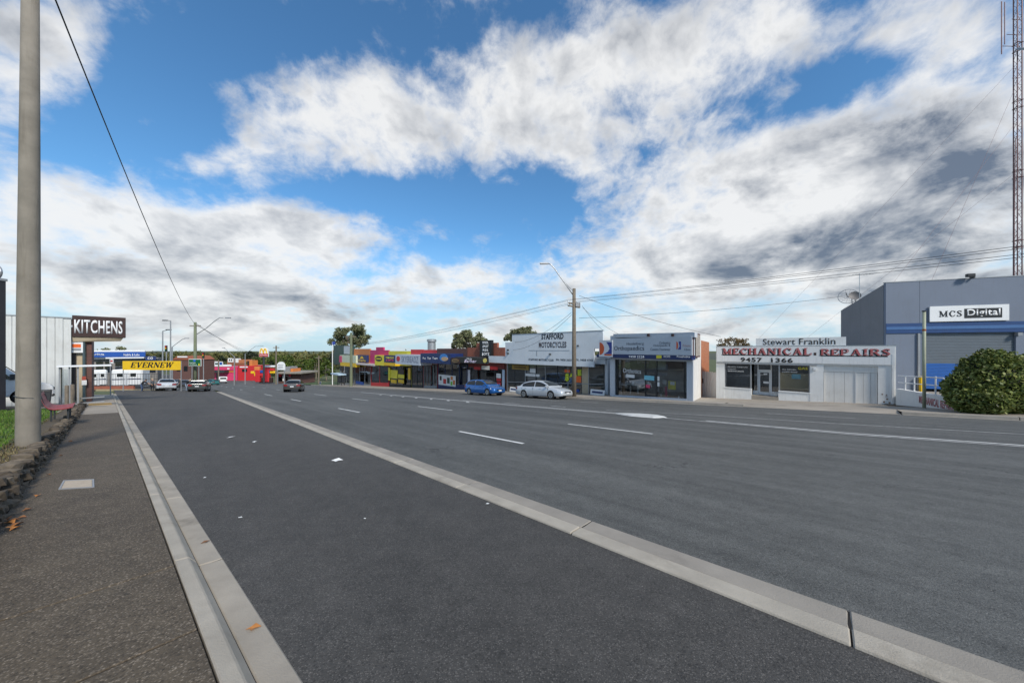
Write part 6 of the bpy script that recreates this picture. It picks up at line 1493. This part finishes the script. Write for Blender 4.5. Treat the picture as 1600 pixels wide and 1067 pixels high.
wire('service_wire', 'slack service wire from the timber pole to the Orthopaedics parapet', PR_ + lp_(910, 480), OR_.A + OR_.u * .8 + OR_.inn * .2 + Vector((0, 0, ztop_or)), .2, .012, None)
wire('service_wire', 'slack service wire from the timber pole to the right end of the STAFFORD sign', PR_ + lp_(910, 478), SM.A + SM.u * pl_sm[4][0] + SM.inn * -.8 + Vector((0, 0, pl_sm[4][1])), .15, .012, None)
wire('service_wire', 'upper service wire from the timber pole to the left of the STAFFORD sign', PR_ + lp_(893, 488), SM.A + SM.u * (pl_sm[5][0] + .5) + SM.inn * -.95 + Vector((0, 0, pl_sm[6][1])), .6, .014, None)
wire('service_wire', 'lower service wire from the timber pole to the left of the STAFFORD sign', PR_ + lp_(893, 492), SM.A + SM.u * (pl_sm[5][0] + .2) + SM.inn * -.95 + Vector((0, 0, pl_sm[6][1] - .9)), .7, .014, None)
far_top = onv(548, 24.0); far_top.z = ZP(540, far_top.y)
for k in (0, 1, 2): wire('overhead_wire', 'thin wire crossing the street from the lamp pole towards the corner shops', top5 + Vector((.2 * k - .2, 0, .1)), onv(430, 20) * 1.0 + Vector((0, 0, 8.3 - k * .8)), 1.2, .016, 'wires across the junction')
# short cut-off pole before the ramp
p = G(1444, 637.5, .13); sp_ = empty('steel_post', p); tag(sp_, 'short pale green steel post with rust band standing before the ramp wall', 'post')
hq = (637.5 - 487) / F * p.y; rq = .065; MB().tube([(0, 0, -.3), (0, 0, hq)], [rq, rq * .92], 14).build('shaft', M('pale_green_paint', (.33, .35, .25), .7, .12, 3, dirt=.3, streak=.5, dirtc=(.16, .11, .07)), sp_, smooth=True)
MB().tube([(0, 0, hq), (0, 0, hq + .06)], rq * 1.25, 14).build('cap', DARK, sp_); MB().tube([(0, 0, hq * .80), (0, 0, hq * .82)], rq * 1.02, 14).build('rust_band', M('rust', (.30, .09, .03), .9, .3, 8), sp_)
p = onv(548.7, 24.3, .13); p8 = empty('power_pole', p); tag(p8, 'slim dark power pole in front of the orange and green shops', 'power pole'); h8 = ZP(520, p.y) - p.z
MB().tube([(0, 0, -.3), (0, 0, h8)], [.30, .24], 10).build('shaft', WOOD_G, p8); MB().box(-1.0, 1.0, -.08, .08, h8 - .9, h8 - .7).build('cross_arm', WOOD, p8)

# lattice mast behind the warehouse with antennas and guys
YMt = 25.2; mb_ = Vector((1.580 * YMt, YMt, zg(YMt) + .5)); mast = empty('radio_mast', mb_); tag(mast, 'tall thin lattice radio mast with antennas and guy wires behind the grey warehouse', 'mast')
MST = M('mast_steel', (.15, .075, .075), .55, .2, metal=.3); Wm = .21; Hm = 33.0
legs = [Vector((Wm * math.cos(a), Wm * math.sin(a), 0)) for a in (R(-30), R(90), R(210))]
for l_ in legs: MB().tube([l_, l_ + Vector((0, 0, Hm))], .034, 6).build('mast_leg', MST, mast)
z = .5; br = MB(); k = 0
while z < Hm - .6:
    for i in range(3):
        a, b = legs[i], legs[(i + 1) % 3]; br.tube([a + Vector((0, 0, z)), b + Vector((0, 0, z + .55))] if k % 2 else [b + Vector((0, 0, z)), a + Vector((0, 0, z + .55))], .011, 4)
    z += .55; k += 1
o = br.build('lattice_bracing', MST, mast); o['kind'] = 'stuff'
for z in (6.5, 11.5, 17, 22.5, 27):
    q = MB(); 
    for i in range(3): q.tube([legs[i] * 1.3 + Vector((0, 0, z)), legs[(i + 1) % 3] * 1.3 + Vector((0, 0, z))], .03, 6)
    for i in range(3): q.tube([legs[i] * 1.3 + Vector((0, 0, z + .55)), legs[(i + 1) % 3] * 1.3 + Vector((0, 0, z + .55))], .03, 6)
    q.build('collar', MST, mast)
MB().tube([(-.45, -.1, 5), (-.43, -.1, 14), (-.33, -.1, 20)], [.04, .035, .02], 6).build('whip_antenna', MST, mast)
for z, w in ((27.3, 1.7), (28.2, 1.3), (24.8, .9), (20.2, .8), (18.6, .75), (8.2, .7), (29.4, .9)): MB().tube([(-w, -.3, z - .25), (.5, .2, z + .2)], .02, 5).build('boom', MST, mast)
MB().tube([(-1.75, -.32, 26.4), (-1.75, -.32, 30.5)], .03, 6).build('dipole', MST, mast); MB().tube([(-1.45, -.28, 27.2), (-1.45, -.28, 30.5)], .025, 6).build('dipole', MST, mast)
MB().tube([(-.3, -.45, 26.6), (-.3, -.55, 26.7)], [.42, .36], 16).build('dish', GREY, mast)
for (zt_, ex, ey) in ((24.5, -11.3, -3.4), (21.5, -12.6, -2.2), (26.0, -15.5, 6.5), (17.5, -13.5, 3.5)):
    MB().tube([Vector((0, 0, zt_)), Vector((ex, ey, 8.0 if ey < 0 else 4.4))], .006, 4).build('guy_wire', MST, mast)
# dishes and aerial on the warehouse side parapet
def rooft(px, py, Y): return Vector(((px - 800) / F * Y, Y, ZP(py, Y)))
q = rooft(1330, 474, 25.8); ds = empty('satellite_dish', q); tag(ds, 'mesh satellite dish on the raked side parapet of the grey warehouse', 'satellite dish')
def dish(par, c, nrm, r, mesh, mat):
    nrm = Vector(nrm).normalized(); a = nrm.orthogonal().normalized(); b = nrm.cross(a); m = MB(); N1, N2 = 5, 20
    if mesh:
        m.tube([Vector(c) + (a * math.cos(t) + b * math.sin(t)) * r for t in [i * 6.2832 / 28 for i in range(29)]], .022, 5, cap=False)
        for k in range(6): t = k * math.pi / 6; d_ = (a * math.cos(t) + b * math.sin(t)) * r; m.tube([Vector(c) - d_, Vector(c) - nrm * .12, Vector(c) + d_], .008, 4)
        for rr in (.4, .7): m.tube([Vector(c) - nrm * .12 * (1 - rr) + (a * math.cos(t) + b * math.sin(t)) * r * rr for t in [i * 6.2832 / 20 for i in range(21)]], .007, 4, cap=False)
    else:
        for i in range(N1 + 1):
            for k in range(N2): t = k * 6.2832 / N2; rr = r * i / N1; m.v.append(tuple(Vector(c) + (a * math.cos(t) + b * math.sin(t)) * rr + nrm * (rr * rr * .35 / r)))
        for i in range(N1):
            for k in range(N2): m.f.append((i * N2 + k, i * N2 + (k + 1) % N2, (i + 1) * N2 + (k + 1) % N2, (i + 1) * N2 + k))
    return m.build('reflector', mat, par, smooth=not mesh)
dish(ds, (-.35, -.1, .55), (-.7, -.6, .2), .58, True, GREY); MB().tube([(.1, 0, -.3), (.05, 0, .4), (-.45, -.1, .6)], .04, 6).build('mount', GREY, ds); MB().tube([(-.45, -.1, .6), (-1.0, -.55, .75)], .02, 6).build('feed_arm', DARK, ds)
q = rooft(1341, 466, 25.2); ds = empty('satellite_dish', q); tag(ds, 'solid dark satellite dish beside the aerial on the grey warehouse', 'satellite dish')
dish(ds, (-.3, 0, .15), (-.5, -.75, .35), .36, False, M('dish_grey', (.16, .15, .145), .6)); MB().tube([(0, .1, -.6), (-.25, .05, .15)], .04, 6).build('mount', GREY, ds)
q = rooft(1343, 470, 24.6); ae = empty('tv_aerial', q); tag(ae, 'thin television aerial on a pole above the warehouse parapet', 'aerial')
MB().tube([(0, 0, -1.6), (0, 0, 2.1)], .022, 6).build('pole', GALV, ae); MB().tube([(-.55, 0, 2.0), (1.3, .2, 2.08)], .014, 5).build('boom', GALV, ae)
for i in range(8): MB().tube([(-.5 + i * .24, -.35, 2.02 + i * .01), (-.5 + i * .24, .4, 2.02 + i * .01)], .007, 4).build('element', GALV, ae)

# ================================================================== vehicles
SILVER = M('silver_paint', (.50, .53, .56), .28, .03, metal=.3, coat=.7, rv=.01); BLUEC = M('blue_car', (.010, .10, .33), .25, .04, metal=.35, coat=.8, rv=.01); CHAR = M('charcoal_car', (.055, .052, .050), .28, .05, metal=.4, coat=.7, rv=.01); GREENG = M('grey_green_car', (.060, .068, .066), .3, .05, metal=.4, coat=.6, rv=.01)
def car_at(pxl, pxr, v): pass
ca = onv(849, V_K - 1.30); make_car('sedan', 'silver_sedan', 'silver sedan parked at the kerb beside the timber power pole', SILVER, ca, -UR, scale=1.03)
cb = onv(757, V_K - 1.30); make_car('hatch', 'blue_hatchback', 'bright blue hatchback parked in front of the red brick shop', BLUEC, cb, -UR, scale=1.05)
make_car('sedan', 'charcoal_sedan', 'charcoal sedan driving away in the middle lanes of the road', CHAR, G(460, 611.5), Vector((-.46, .89, 0)), scale=1.06)
make_car('sedan', 'silver_sedan', 'silver sedan with its back to us under the EVERNEW sign', SILVER, G(259, 610.0), Vector((-.74, .67, 0)), scale=1.12)
make_car('wagon', 'grey_wagon', 'dark grey wagon with its back to us beside the green road sign', GREENG, G(312, 611.0), Vector((-.60, .80, 0)), scale=1.05)
make_car('hatch', 'dark_hatchback', 'dark hatchback with open space behind it between the silver sedan and grey wagon', CHAR, G(287, 605.5), Vector((.60, -.80, 0)), scale=1.0, plate=False)
# small van far down the road
def far_van(px, Y, label):
    p = at(px, Y); t = empty('white_van', p); t.matrix_world = ground_matrix(p, Vector((UR.x, UR.y, 0))); tag(t, label, 'van')
    me = MB().prism_y([(-2.2, .4), (-2.25, 1.3), (-2.1, 2.2), (1.2, 2.25), (1.9, 1.35), (2.4, 1.1), (2.45, .4)], -1.05, 1.05).build('body', WHITE, t, bevel=.1, seg=2)
    MB().box(-2.27, -2.1, -.8, .8, 1.4, 1.95).build('rear_window', CARGLASS, t); MB().box(-2.30, -2.1, -.95, .95, .38, .6).build('bumper', DARK, t)
    for sy in (-1, 1):
        MB().box(-2.29, -2.2, sy * .8, sy * 1.0, .9, 1.3).build('tail_light', LAMP_R, t)
        for x in (-1.4, 1.5): MB().tube([(x, sy * .85, .35), (x, sy * 1.06, .35)], .36, 14).build('wheel', RUBBER, t)
far_van(347.5, 112, 'small white van driving away far down the road past the pink shops')

# ================================================================== people by the parked cars
person('person in a black jacket and blue jeans bending beside the silver sedan', G(222, 611.5), Vector((.75, .65, 0)), CLOTH_K, DENIM, HAIR_D, 'bend')
person('fair haired person in dark clothes standing at the left of the silver sedan', G(238, 611.0), Vector((.9, .3, 0)), CLOTH_G, CLOTH_K, HAIR_L)
person('person in a brown coat standing between the two parked cars', G(282, 608.5), Vector((-.8, -.5, 0)), CLOTH_B, CLOTH_K, HAIR_D, hgt=1.82)
person('person in a black top and pale jeans bending beside the grey wagon', G(292, 611.0), Vector((.8, .5, 0)), CLOTH_K, M('pale_denim', (.20, .25, .33), .85, .15, 20), HAIR_L, 'bend')

# ================================================================== far shops down the road
def far_block(name, label, px0, px1, Y, parts, group='buildings past the junction', slope=0, cat='shop'):
    f = Facade(name, label, cat, at(px0, Y), at(px1, Y + slope), group)
    for (nm, m_, x0, y0, x1, y1, d, th) in parts: f.pbox(nm, m_, x0, y0, x1, y1, d, th)
    return f
far_block('pink_shop', 'pink fascia shops with white billboard and orange pillar past the junction', 322, 371, 135, [
    ('wall', PINK, 324, 573, 370.5, 597, 0, 8), ('orange_pillar', ORANGE, 323, 564, 328, 578, -.3, 2), ('grey_pillar', conc_dark, 328.5, 564, 333.5, 578, -.2, 2), ('billboard', WHITE, 334.2, 565, 347.5, 572.5, -.3, .3), ('billboard', WHITE, 348, 569.5, 361, 572.5, -.3, .3), ('billboard_emblem', GREENP, 336, 567, 341, 569.5, -.34, .04), ('billboard_sky', BLUE, 343, 566, 347, 570, -.34, .04),
    ('awning', DARK, 323, 578.5, 350, 582.5, -2.5, 2.4), ('pink_fascia', PINK, 334, 574, 366, 578.3, -.4, .4), ('orange_strip', ORANGE, 351, 579.5, 366, 581.5, -.2, .2), ('window', GLASS_D, 328, 583, 335, 593, -.05, .04), ('window', GLASS_D, 338, 583, 343.5, 593, -.05, .04), ('white_patch', WHITE, 355, 575, 358.5, 577, -.45, .04)])
far_block('red_shop', 'deep red shop with pale lettering strip and dark window past the junction', 371.5, 399, 134, [
    ('wall', RED, 372, 571.5, 398.5, 597, 0, 8), ('lettering_strip', WHITE, 374.5, 572.5, 387, 574.3, -.1, .1), ('window', GLASS_D, 378, 576.5, 386, 581, -.05, .04), ('chimney', BROWN, 386.3, 564, 389.2, 574, .5, 1), ('gable', ORANGE, 389.5, 563, 394, 571.5, .6, 3)])
far_block('apartment_block', 'pale two storey flats with tiled roof behind the pink shops', 354, 398, 190, [
    ('wall', BRICK_O, 355, 562, 394, 585, 0, 9), ('white_bay', WHITE, 356, 559.5, 364, 566, -.4, 2), ('white_bay', WHITE, 368, 560, 372, 566.5, -.4, 2), ('roof', TILE, 360, 567, 395, 571, -1, 3), ('window', GLASS_D, 358, 561, 359.5, 564, -.45, .1), ('window', GLASS_D, 361, 561, 362.5, 564, -.45, .1)], cat='building')
mh = far_block('restaurant', 'low grey restaurant with red flags and flat roof beside the round topped sign', 428, 472, 112, [
    ('wall', BRICK_D, 430, 584, 470, 600, .5, 8), ('roof', conc_dark, 429, 581.5, 471, 584, -1.5, 10), ('window', GLASS_D, 433, 587, 441, 596, .42, .05), ('window', GLASS_D, 446, 587, 455, 596, .42, .05), ('white_board', PAPER, 441.5, 586, 444, 595, .3, .05), ('red_panel', RED, 435.5, 584.5, 439.5, 588.5, .3, .05), ('red_panel', RED, 451, 584.5, 454.5, 588.5, .3, .05), ('parapet', GREY, 445, 573, 453, 581.4, .5, 4), ('parapet', ORANGE, 454, 576, 458, 581.4, .5, 4)], cat='building')
# play equipment in bright colours in front of it
pg = Facade('play_equipment', 'cluster of red, yellow and blue play equipment under the golden arches sign', 'play equipment', at(397, 108), at(432, 108))
for (nm, m_, x0, y0, x1, y1) in [('tower', RED, 398, 578, 405, 597), ('roof', ORANGE, 396.5, 573, 405, 579), ('panel', YELLOW, 391, 580, 396, 584), ('panel', YELLOW, 396.5, 583, 402, 588), ('panel', BLUE, 404, 578.5, 410.5, 583), ('panel', RED, 405, 584, 410, 588), ('tower', RED, 412, 572, 420, 597), ('white_band', WHITE, 413, 571, 428, 574), ('panel', BLUE, 417.5, 578, 422, 583), ('ball', RED, 420.5, 575.5, 427, 579.5), ('panel', YELLOW, 421, 579.7, 429, 583.5), ('base', BROWN, 404, 590, 424, 598)]: pg.pbox(nm, m_, x0, y0, x1, y1, random.uniform(-.4, .6), 1.0, bevel=.15)
# golden arches sign
Ym = 104; ms = Facade('arches_sign', 'white pylon sign with golden arches and red band on a dark post', 'sign', at(404, Ym), at(419.5, Ym))
MB().prism_y([ms.pix(404.7, 557.3), ms.pix(418.8, 557.3), ms.pix(418.8, 547), ms.pix(417, 544.2), ms.pix(412, 542.6), ms.pix(407, 544), ms.pix(404.7, 547)], 0, .4).build('panel', WHITE, ms.o)
rb = ms.pbox('red_band', RED, 405, 552.3, 418.6, 557, -.03, .02); ms.text("McDonald's", WHITE, 406, 553.4, 417.6, 555.6, -.035, rb, .01)
for (xa, xb) in ((406.3, 411.7), (411.7, 417)):
    pts = []
    for i in range(13):
        t = i / 12; x = xa + (xb - xa) * t; y = 552.2 - 7.2 * (1 - abs(2 * t - 1) ** 2.3); s_, z_ = ms.pix(x, y); pts.append((s_, -.06, z_))
    MB().tube(pts, .17, 6).build('arch', YELLOW, ms.o)
xp = ms.pix(411.5, 580)[0]; MB().tube([(xp, .2, -.4), (xp, .2, ms.pix(411, 556)[1])], .28, 10).build('post', DARK, ms.o)
Yr = 103; rs_ = Facade('round_topped_sign', 'white round topped sign with grey lettering on two short posts', 'sign', at(432, Yr), at(446, Yr))
MB().prism_y([rs_.pix(432.3, 578)] + [rs_.pix(438.7 + 6.3 * math.cos(R(a)), 571.5 - 6.3 * math.sin(R(a))) for a in range(180, -1, -15)] + [rs_.pix(445, 578)], 0, .3).build('panel', WHITE, rs_.o)
rs_.text('Manor', SLATE, 434.5, 569, 443, 571.5, -.01, rs_.o, .0); rs_.text('HOTEL', SLATE, 435, 573, 442.5, 575, -.01, rs_.o, .0)
for x in (433.5, 444): rs_.pbox('post', GREY, x - .5, 577.8, x + .5, 600, .05, .2)
for (px, Y, yt, lab) in [(431.5, 96, 540, 'tall grey power pole beside the round topped sign'), (366.5, 110, 557, 'thin dark pole in front of the pink shops'), (498, 92, 556, 'slim pale pole before the green trees'), (341.5, 118, 562, 'thin greenish pole before the orange pillar shop')]:
    p = at(px, Y); o = empty('power_pole', p); tag(o, lab, 'power pole', 'poles past the junction'); h = ZP(yt, Y) - p.z
    MB().tube([(0, 0, -.3), (0, 0, h)], [.24, .18], 8).build('shaft', WOOD, o); MB().box(-.9, .9, -.08, .08, h - .7, h - .5).build('cross_arm', WOOD, o)
for (px0, py0, px1, py1, Y, lab) in [(285, 530, 291.5, 528.5, 60, 'grey street lamp with a raking arm beyond the lamp posts'), (399, 541, 409, 540.5, 92, 'grey street lamp reaching out above the golden arches sign'), (352, 545, 349, 543.2, 85, 'small distant street lamp above the pink shops')]:
    p = at(px0 - 16 if px0 != 352 else 366, Y); o = empty('street_lamp', p); tag(o, lab, 'street lamp', 'street lamps past the junction')
    t0 = Vector((0, 0, ZP(py0 + 12, Y) - p.z)); t1 = rooft(px0, py0, Y) - p; t2 = rooft(px1, py1, Y) - p
    MB().tube([(0, 0, -.3), t0], [.12, .09], 8).build('shaft', GREY, o); MB().tube([t0, t1, t2], .05, 6).build('arm', GREY, o); lm = MB(); lamp_head(lm, t2 - Vector((.35, 0, 0)), Vector((1, 0, 0))); lm.build('lamp_head', GREY, o)
p = onv(500, 25); board('pavement_sign', 'grey A-frame board on the grass strip beside the bus shelter', 497, 594, 504, 600, p, GREY, group=None)
tag(uvsheet('grass_strip', lawn_m, 92, 125, V_K + .45, 40, .13, .3), kind='structure')

# parked cars and shopfront clutter beyond the junction
for i, (px, Y, c, lab) in enumerate([(247, 72, WHITE, 'white car parked in the yard behind the EVERNEW banner'), (275, 78, CHAR, 'dark car waiting behind the two parked cars'), (330, 84, M('teal_car', (.03, .16, .16), .3, coat=.6), 'teal car parked before the orange pillar shop')]):
    make_car('hatch', 'distant_car', lab, c, at(px, Y, .04), Vector((-.9, .3, 0)), group='cars past the junction', plate=False)
hs_ = far_block('brick_house', 'dark brick house with white gable behind the green road sign', 268, 300, 100, [('wall', BRICK_D, 270, 562, 298, 597, 0, 8), ('window', GLASS_D, 276, 572, 282, 580, -.05, .05), ('window', GLASS_D, 287, 572, 293, 580, -.05, .05), ('white_trim', WHITE, 277, 556.5, 292, 558.5, -.3, .2)], cat='house')
pr = [hs_.pix(269, 562.3), hs_.pix(299, 562.3), hs_.pix(290, 556), hs_.pix(278, 556)]; MB().prism_y(pr, -.2, 8).build('roof', TILE, hs_.o)

# ================================================================== trees
LF_GUM = leaf_mat('gum_leaves', [(.11, .13, .06), (.17, .19, .09), (.23, .23, .12), (.12, .115, .075)], .6, .2)
LF_GREEN = leaf_mat('spring_leaves', [(.045, .085, .015), (.095, .145, .025), (.15, .19, .035), (.06, .09, .02)], .6, .3)
LF_OLIVE = leaf_mat('olive_leaves', [(.085, .095, .030), (.15, .145, .045), (.19, .17, .06), (.08, .10, .035)], .6, .25)
LF_DARK = leaf_mat('dark_leaves', [(.020, .032, .016), (.035, .05, .022), (.05, .06, .03)], .6, .15)
LF_AUT = leaf_mat('autumn_leaves', [(.16, .10, .04), (.22, .15, .07), (.11, .09, .04)], .7, .25)
def tree_px(name, label, px, Y, ytop, ybot, w, m_, base=None, **k):
    b = at(px, Y); zt_ = ZP(ytop, Y) - b.z; zb_ = ZP(ybot, Y) - b.z; rr = w / F * Y / 2; cz = (zt_ + zb_) / 2
    return tree(name, label, b, zt_, rr, cz, m_, squash=(zt_ - zb_) / 2 / rr, **k)
tree_px('gum_tree', 'broad dark gum tree with open crown rising behind the green corner shop', 548, 98, 506, 549, 66, LF_GUM, n=13000, leaf=.30, clumps=64, clump_r=.19, open_=.05, trunk_r=.45)
tree_px('gum_tree', 'grey green gum tree rising behind the brown brick shop', 735, 62, 517, 550, 56, LF_GUM, n=10000, leaf=.20, clumps=50, clump_r=.22, open_=.05, trunk_r=.3)
tree_px('gum_tree', 'dark round gum tree behind the left end of the STAFFORD sign', 815, 52, 510, 545, 56, LF_GUM, n=9000, leaf=.18, clumps=54, clump_r=.20, open_=.05, trunk_r=.3)
tree_px('pine_tree', 'thin sparse tree beside the grey green gum tree behind the shops', 712, 66, 528, 552, 20, LF_DARK, n=900, leaf=.25, clumps=16, clump_r=.2, trunk_r=.15)
tree_px('autumn_tree', 'small half bare brown tree behind the mechanical workshop', 1146, 42, 524, 552, 56, LF_AUT, n=1500, leaf=.14, clumps=34, clump_r=.20, trunk_r=.16)
GRP = 'trees beyond the junction'
TL = [(300, 170, 548, 585, 42, LF_OLIVE, 'olive brown'), (328, 180, 549, 585, 36, LF_OLIVE, 'olive brown'), (345, 200, 553, 585, 20, LF_DARK, 'dark'), (372, 215, 551, 580, 40, LF_OLIVE, 'olive brown'), (392, 200, 546, 575, 24, LF_DARK, 'dark'), (400, 190, 556, 590, 34, LF_GREEN, 'bright green'),
      (425, 175, 556, 592, 36, LF_GREEN, 'bright green'), (445, 160, 553, 592, 36, LF_GREEN, 'bright green'), (465, 180, 556, 592, 36, LF_OLIVE, 'olive brown'), (478, 150, 557, 594, 32, LF_GREEN, 'bright green'), (494, 140, 556, 596, 30, LF_GREEN, 'bright green'), (510, 135, 558, 597, 26, LF_GREEN, 'bright green'), (520, 180, 550, 580, 24, LF_DARK, 'dark'),
      (276, 190, 555, 582, 26, LF_OLIVE, 'olive brown'), (245, 160, 552, 582, 26, LF_DARK, 'dark'), (160, 90, 541, 575, 34, LF_GUM, 'grey green'), (192, 95, 542, 575, 32, LF_GUM, 'grey green'), (212, 105, 545, 575, 22, LF_DARK, 'dark')]
BESIDE = ['left of the green road sign pole', 'behind the orange pillar', 'behind the white billboard', 'behind the pale flats', 'behind the tall red chimney', 'behind the play equipment', 'behind the golden arches post', 'behind the round topped sign', 'behind the low restaurant roof', 'right of the low restaurant', 'behind the slim pale pole', 'beside the bus shelter', 'behind the thin white flag pole', 'behind the brick house roof', 'behind the traffic signal', 'above the blue yard fascia by the showroom', 'above the middle of the blue yard fascia', 'above the right end of the blue fascia']
for (px, Y, yt, yb, w, m_, nm), bs2 in zip(TL, BESIDE):
    tree_px('tree', '%s leafy tree %s' % (nm, bs2), px, Y, yt, yb, w, m_, n=1500, leaf=.55 * Y / 160, clumps=26, clump_r=.30, trunk_r=.3, group=GRP)
# a far-off wood on the slopes
pts = []
for i in range(3400):
    px = random.uniform(-150, 950); Y = random.choice([260, 330, 420, 560]); p = at(px, Y); zt_ = ZP(random.uniform(549.5, 566), Y)
    pts.append(ell_pts(14, (p.x + random.uniform(-8, 8), Y + random.uniform(-20, 20), zt_ - 3), (Y * .014, Y * .014, Y * .012), 1.0))
w_ = leaf_cloud('distant_wood', np.concatenate(pts), 2.0, LF_OLIVE, None, kind='stuff'); tag(w_, 'distant wooded slopes on the horizon', 'wood')

# ================================================================== clipped hedge
HB = G(1572, 645, .13); hedge = empty('hedge', HB); tag(hedge, 'dense rounded dark green hedge in front of the grey warehouse', 'hedge')
LF_H = leaf_mat('hedge_leaves', [(.045, .065, .015), (.10, .135, .03), (.18, .21, .05), (.30, .31, .10)], .45, .15)
k_ = HB.y / F
blobs = [((1640 - 1545) * k_, .0, 1.0, 1.6, 1.1, 1.45), ((1580 - 1545) * k_, -.1, .9, 1.6, 1.1, 1.1), ((1512 - 1545) * k_, .3, .95, .95, .95, 1.0), ((1495 - 1545) * k_, -.1, .55, .75, .9, .6), ((1535 - 1545) * k_, .2, 1.35, 1.15, 1.1, 1.45), ((1572 - 1545) * k_, .3, 1.3, 1.25, 1.1, 1.35), ((1615 - 1545) * k_, .2, 1.15, 1.3, 1.1, 1.35), ((1500 - 1545) * k_, .2, .65, .6, .7, .66), ((1660 - 1545) * k_, .2, 1.1, 1.2, 1.1, 1.2), ((1550 - 1545) * k_, .0, .7, 1.9, 1.0, .75), ((1530 - 1545) * k_, .1, 2.1, .55, .6, .62)]
pts = []
for (x, y, z, a, b, c) in blobs:
    base_ = ell_pts(5200, (x, y, z), (a, b, c), .16); pts.append(base_ + nrng.normal(size=base_.shape) * .035)
for i in range(70):          # tufts of new growth breaking the outline
    b_ = random.choice(blobs); a1, a2 = random.uniform(0, 6.283), random.uniform(.1, 1.35)
    c_ = (b_[0] + b_[3] * math.cos(a1) * math.cos(a2), b_[1] + b_[4] * math.sin(a1) * math.cos(a2), b_[2] + b_[5] * math.sin(a2))
    pts.append(ell_pts(60, c_, (.13, .13, .17), .9))
P_ = np.concatenate(pts); P_ = P_[P_[:, 2] > .02]
leaf_cloud('foliage', P_, .085, LF_H, hedge, aspect=1.7)
core = MB()  # dark core added inside the leaves so that light does not pass through
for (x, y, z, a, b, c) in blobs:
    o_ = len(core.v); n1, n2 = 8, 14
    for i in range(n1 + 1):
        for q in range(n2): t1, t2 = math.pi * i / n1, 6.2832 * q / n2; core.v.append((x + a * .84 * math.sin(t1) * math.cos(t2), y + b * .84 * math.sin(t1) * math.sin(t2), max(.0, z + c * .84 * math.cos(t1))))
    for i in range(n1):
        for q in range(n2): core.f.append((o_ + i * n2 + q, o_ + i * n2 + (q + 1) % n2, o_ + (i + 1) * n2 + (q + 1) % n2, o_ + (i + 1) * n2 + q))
core.build('blocking_core', M('hedge_core', (.012, .018, .007), .95, .3, 8), hedge)['kind'] = 'stuff'

# ================================================================== litter and leaves
def leaf_piece(name, label, px, py, lift, size, mat, cat, rot, group, curl=.25):
    p = G(px, py, lift); m = MB(); n = 8; ring_ = []
    for i in range(n):
        a = 6.2832 * i / n; r_ = size * (1.0 if i % 2 == 0 else random.uniform(.45, .75)); ring_.append((r_ * math.cos(a) * 1.3, r_ * math.sin(a), abs(math.sin(a)) * size * curl + .004 - S * r_ * 0))
    m.v = [(0, 0, .006)] + ring_; m.f = [(0, 1 + i, 1 + (i + 1) % n) for i in range(n)]
    o = m.build(name, mat); o.location = p; o.rotation_euler = (-S, 0, rot); o2 = o; tag(o2, label, cat, group); return o2
LO = M('leaf_orange', (.42, .17, .04), .7, .2, 30); LB = M('leaf_brown', (.19, .085, .035), .8, .25, 30)
leaf_piece('fallen_leaf', 'bright orange fallen leaf lying in the near gutter', 396, 981.5, .012, .035, LO, 'leaf', .3, 'fallen leaves in the gutter')
leaf_piece('fallen_leaf', 'small reddish fallen leaf lying in the gutter', 321, 847, .012, .03, LB, 'leaf', 1.0, 'fallen leaves in the gutter')
for i, (x, y, s_, lab) in enumerate([(375, 808.5, .022, 'tiny pale paper scrap by the gutter on the service road'), (361, 683, .085, 'crumpled white paper scrap on the service road before the painted median'), (398, 690, .055, 'small white paper scrap beside the crumpled one on the service road'), (527, 719, .09, 'torn white paper lying near the middle of the service road'), (320, 746, .02, 'tiny white scrap on the service road beside the kerb'), (570, 810, .014, 'tiny grey scrap in the middle of the service road'), (762, 787, .022, 'small beige scrap beside the median edging')]):
    leaf_piece('paper_scrap', lab, x, y, .006, s_, PAPER, 'litter', i * 1.1, 'paper scraps on the service road', .12)
for i, (x, y) in enumerate([(8, 818), (14, 814), (22, 820), (12, 824), (28, 809), (36, 797), (52, 775), (70, 742), (89, 712), (18, 826), (5, 812), (104, 690)]):
    leaf_piece('fallen_leaf', 'dry brown leaf lying at the foot of the stone wall', x + 6, y, .104, random.uniform(.025, .045), LB if i % 3 else LO, 'leaf', i * .9, 'dry leaves at the foot of the stone wall', .6)
for i, (u, v_) in enumerate([(-.1, 2.99), (1.92, 3.1)]):
    pass
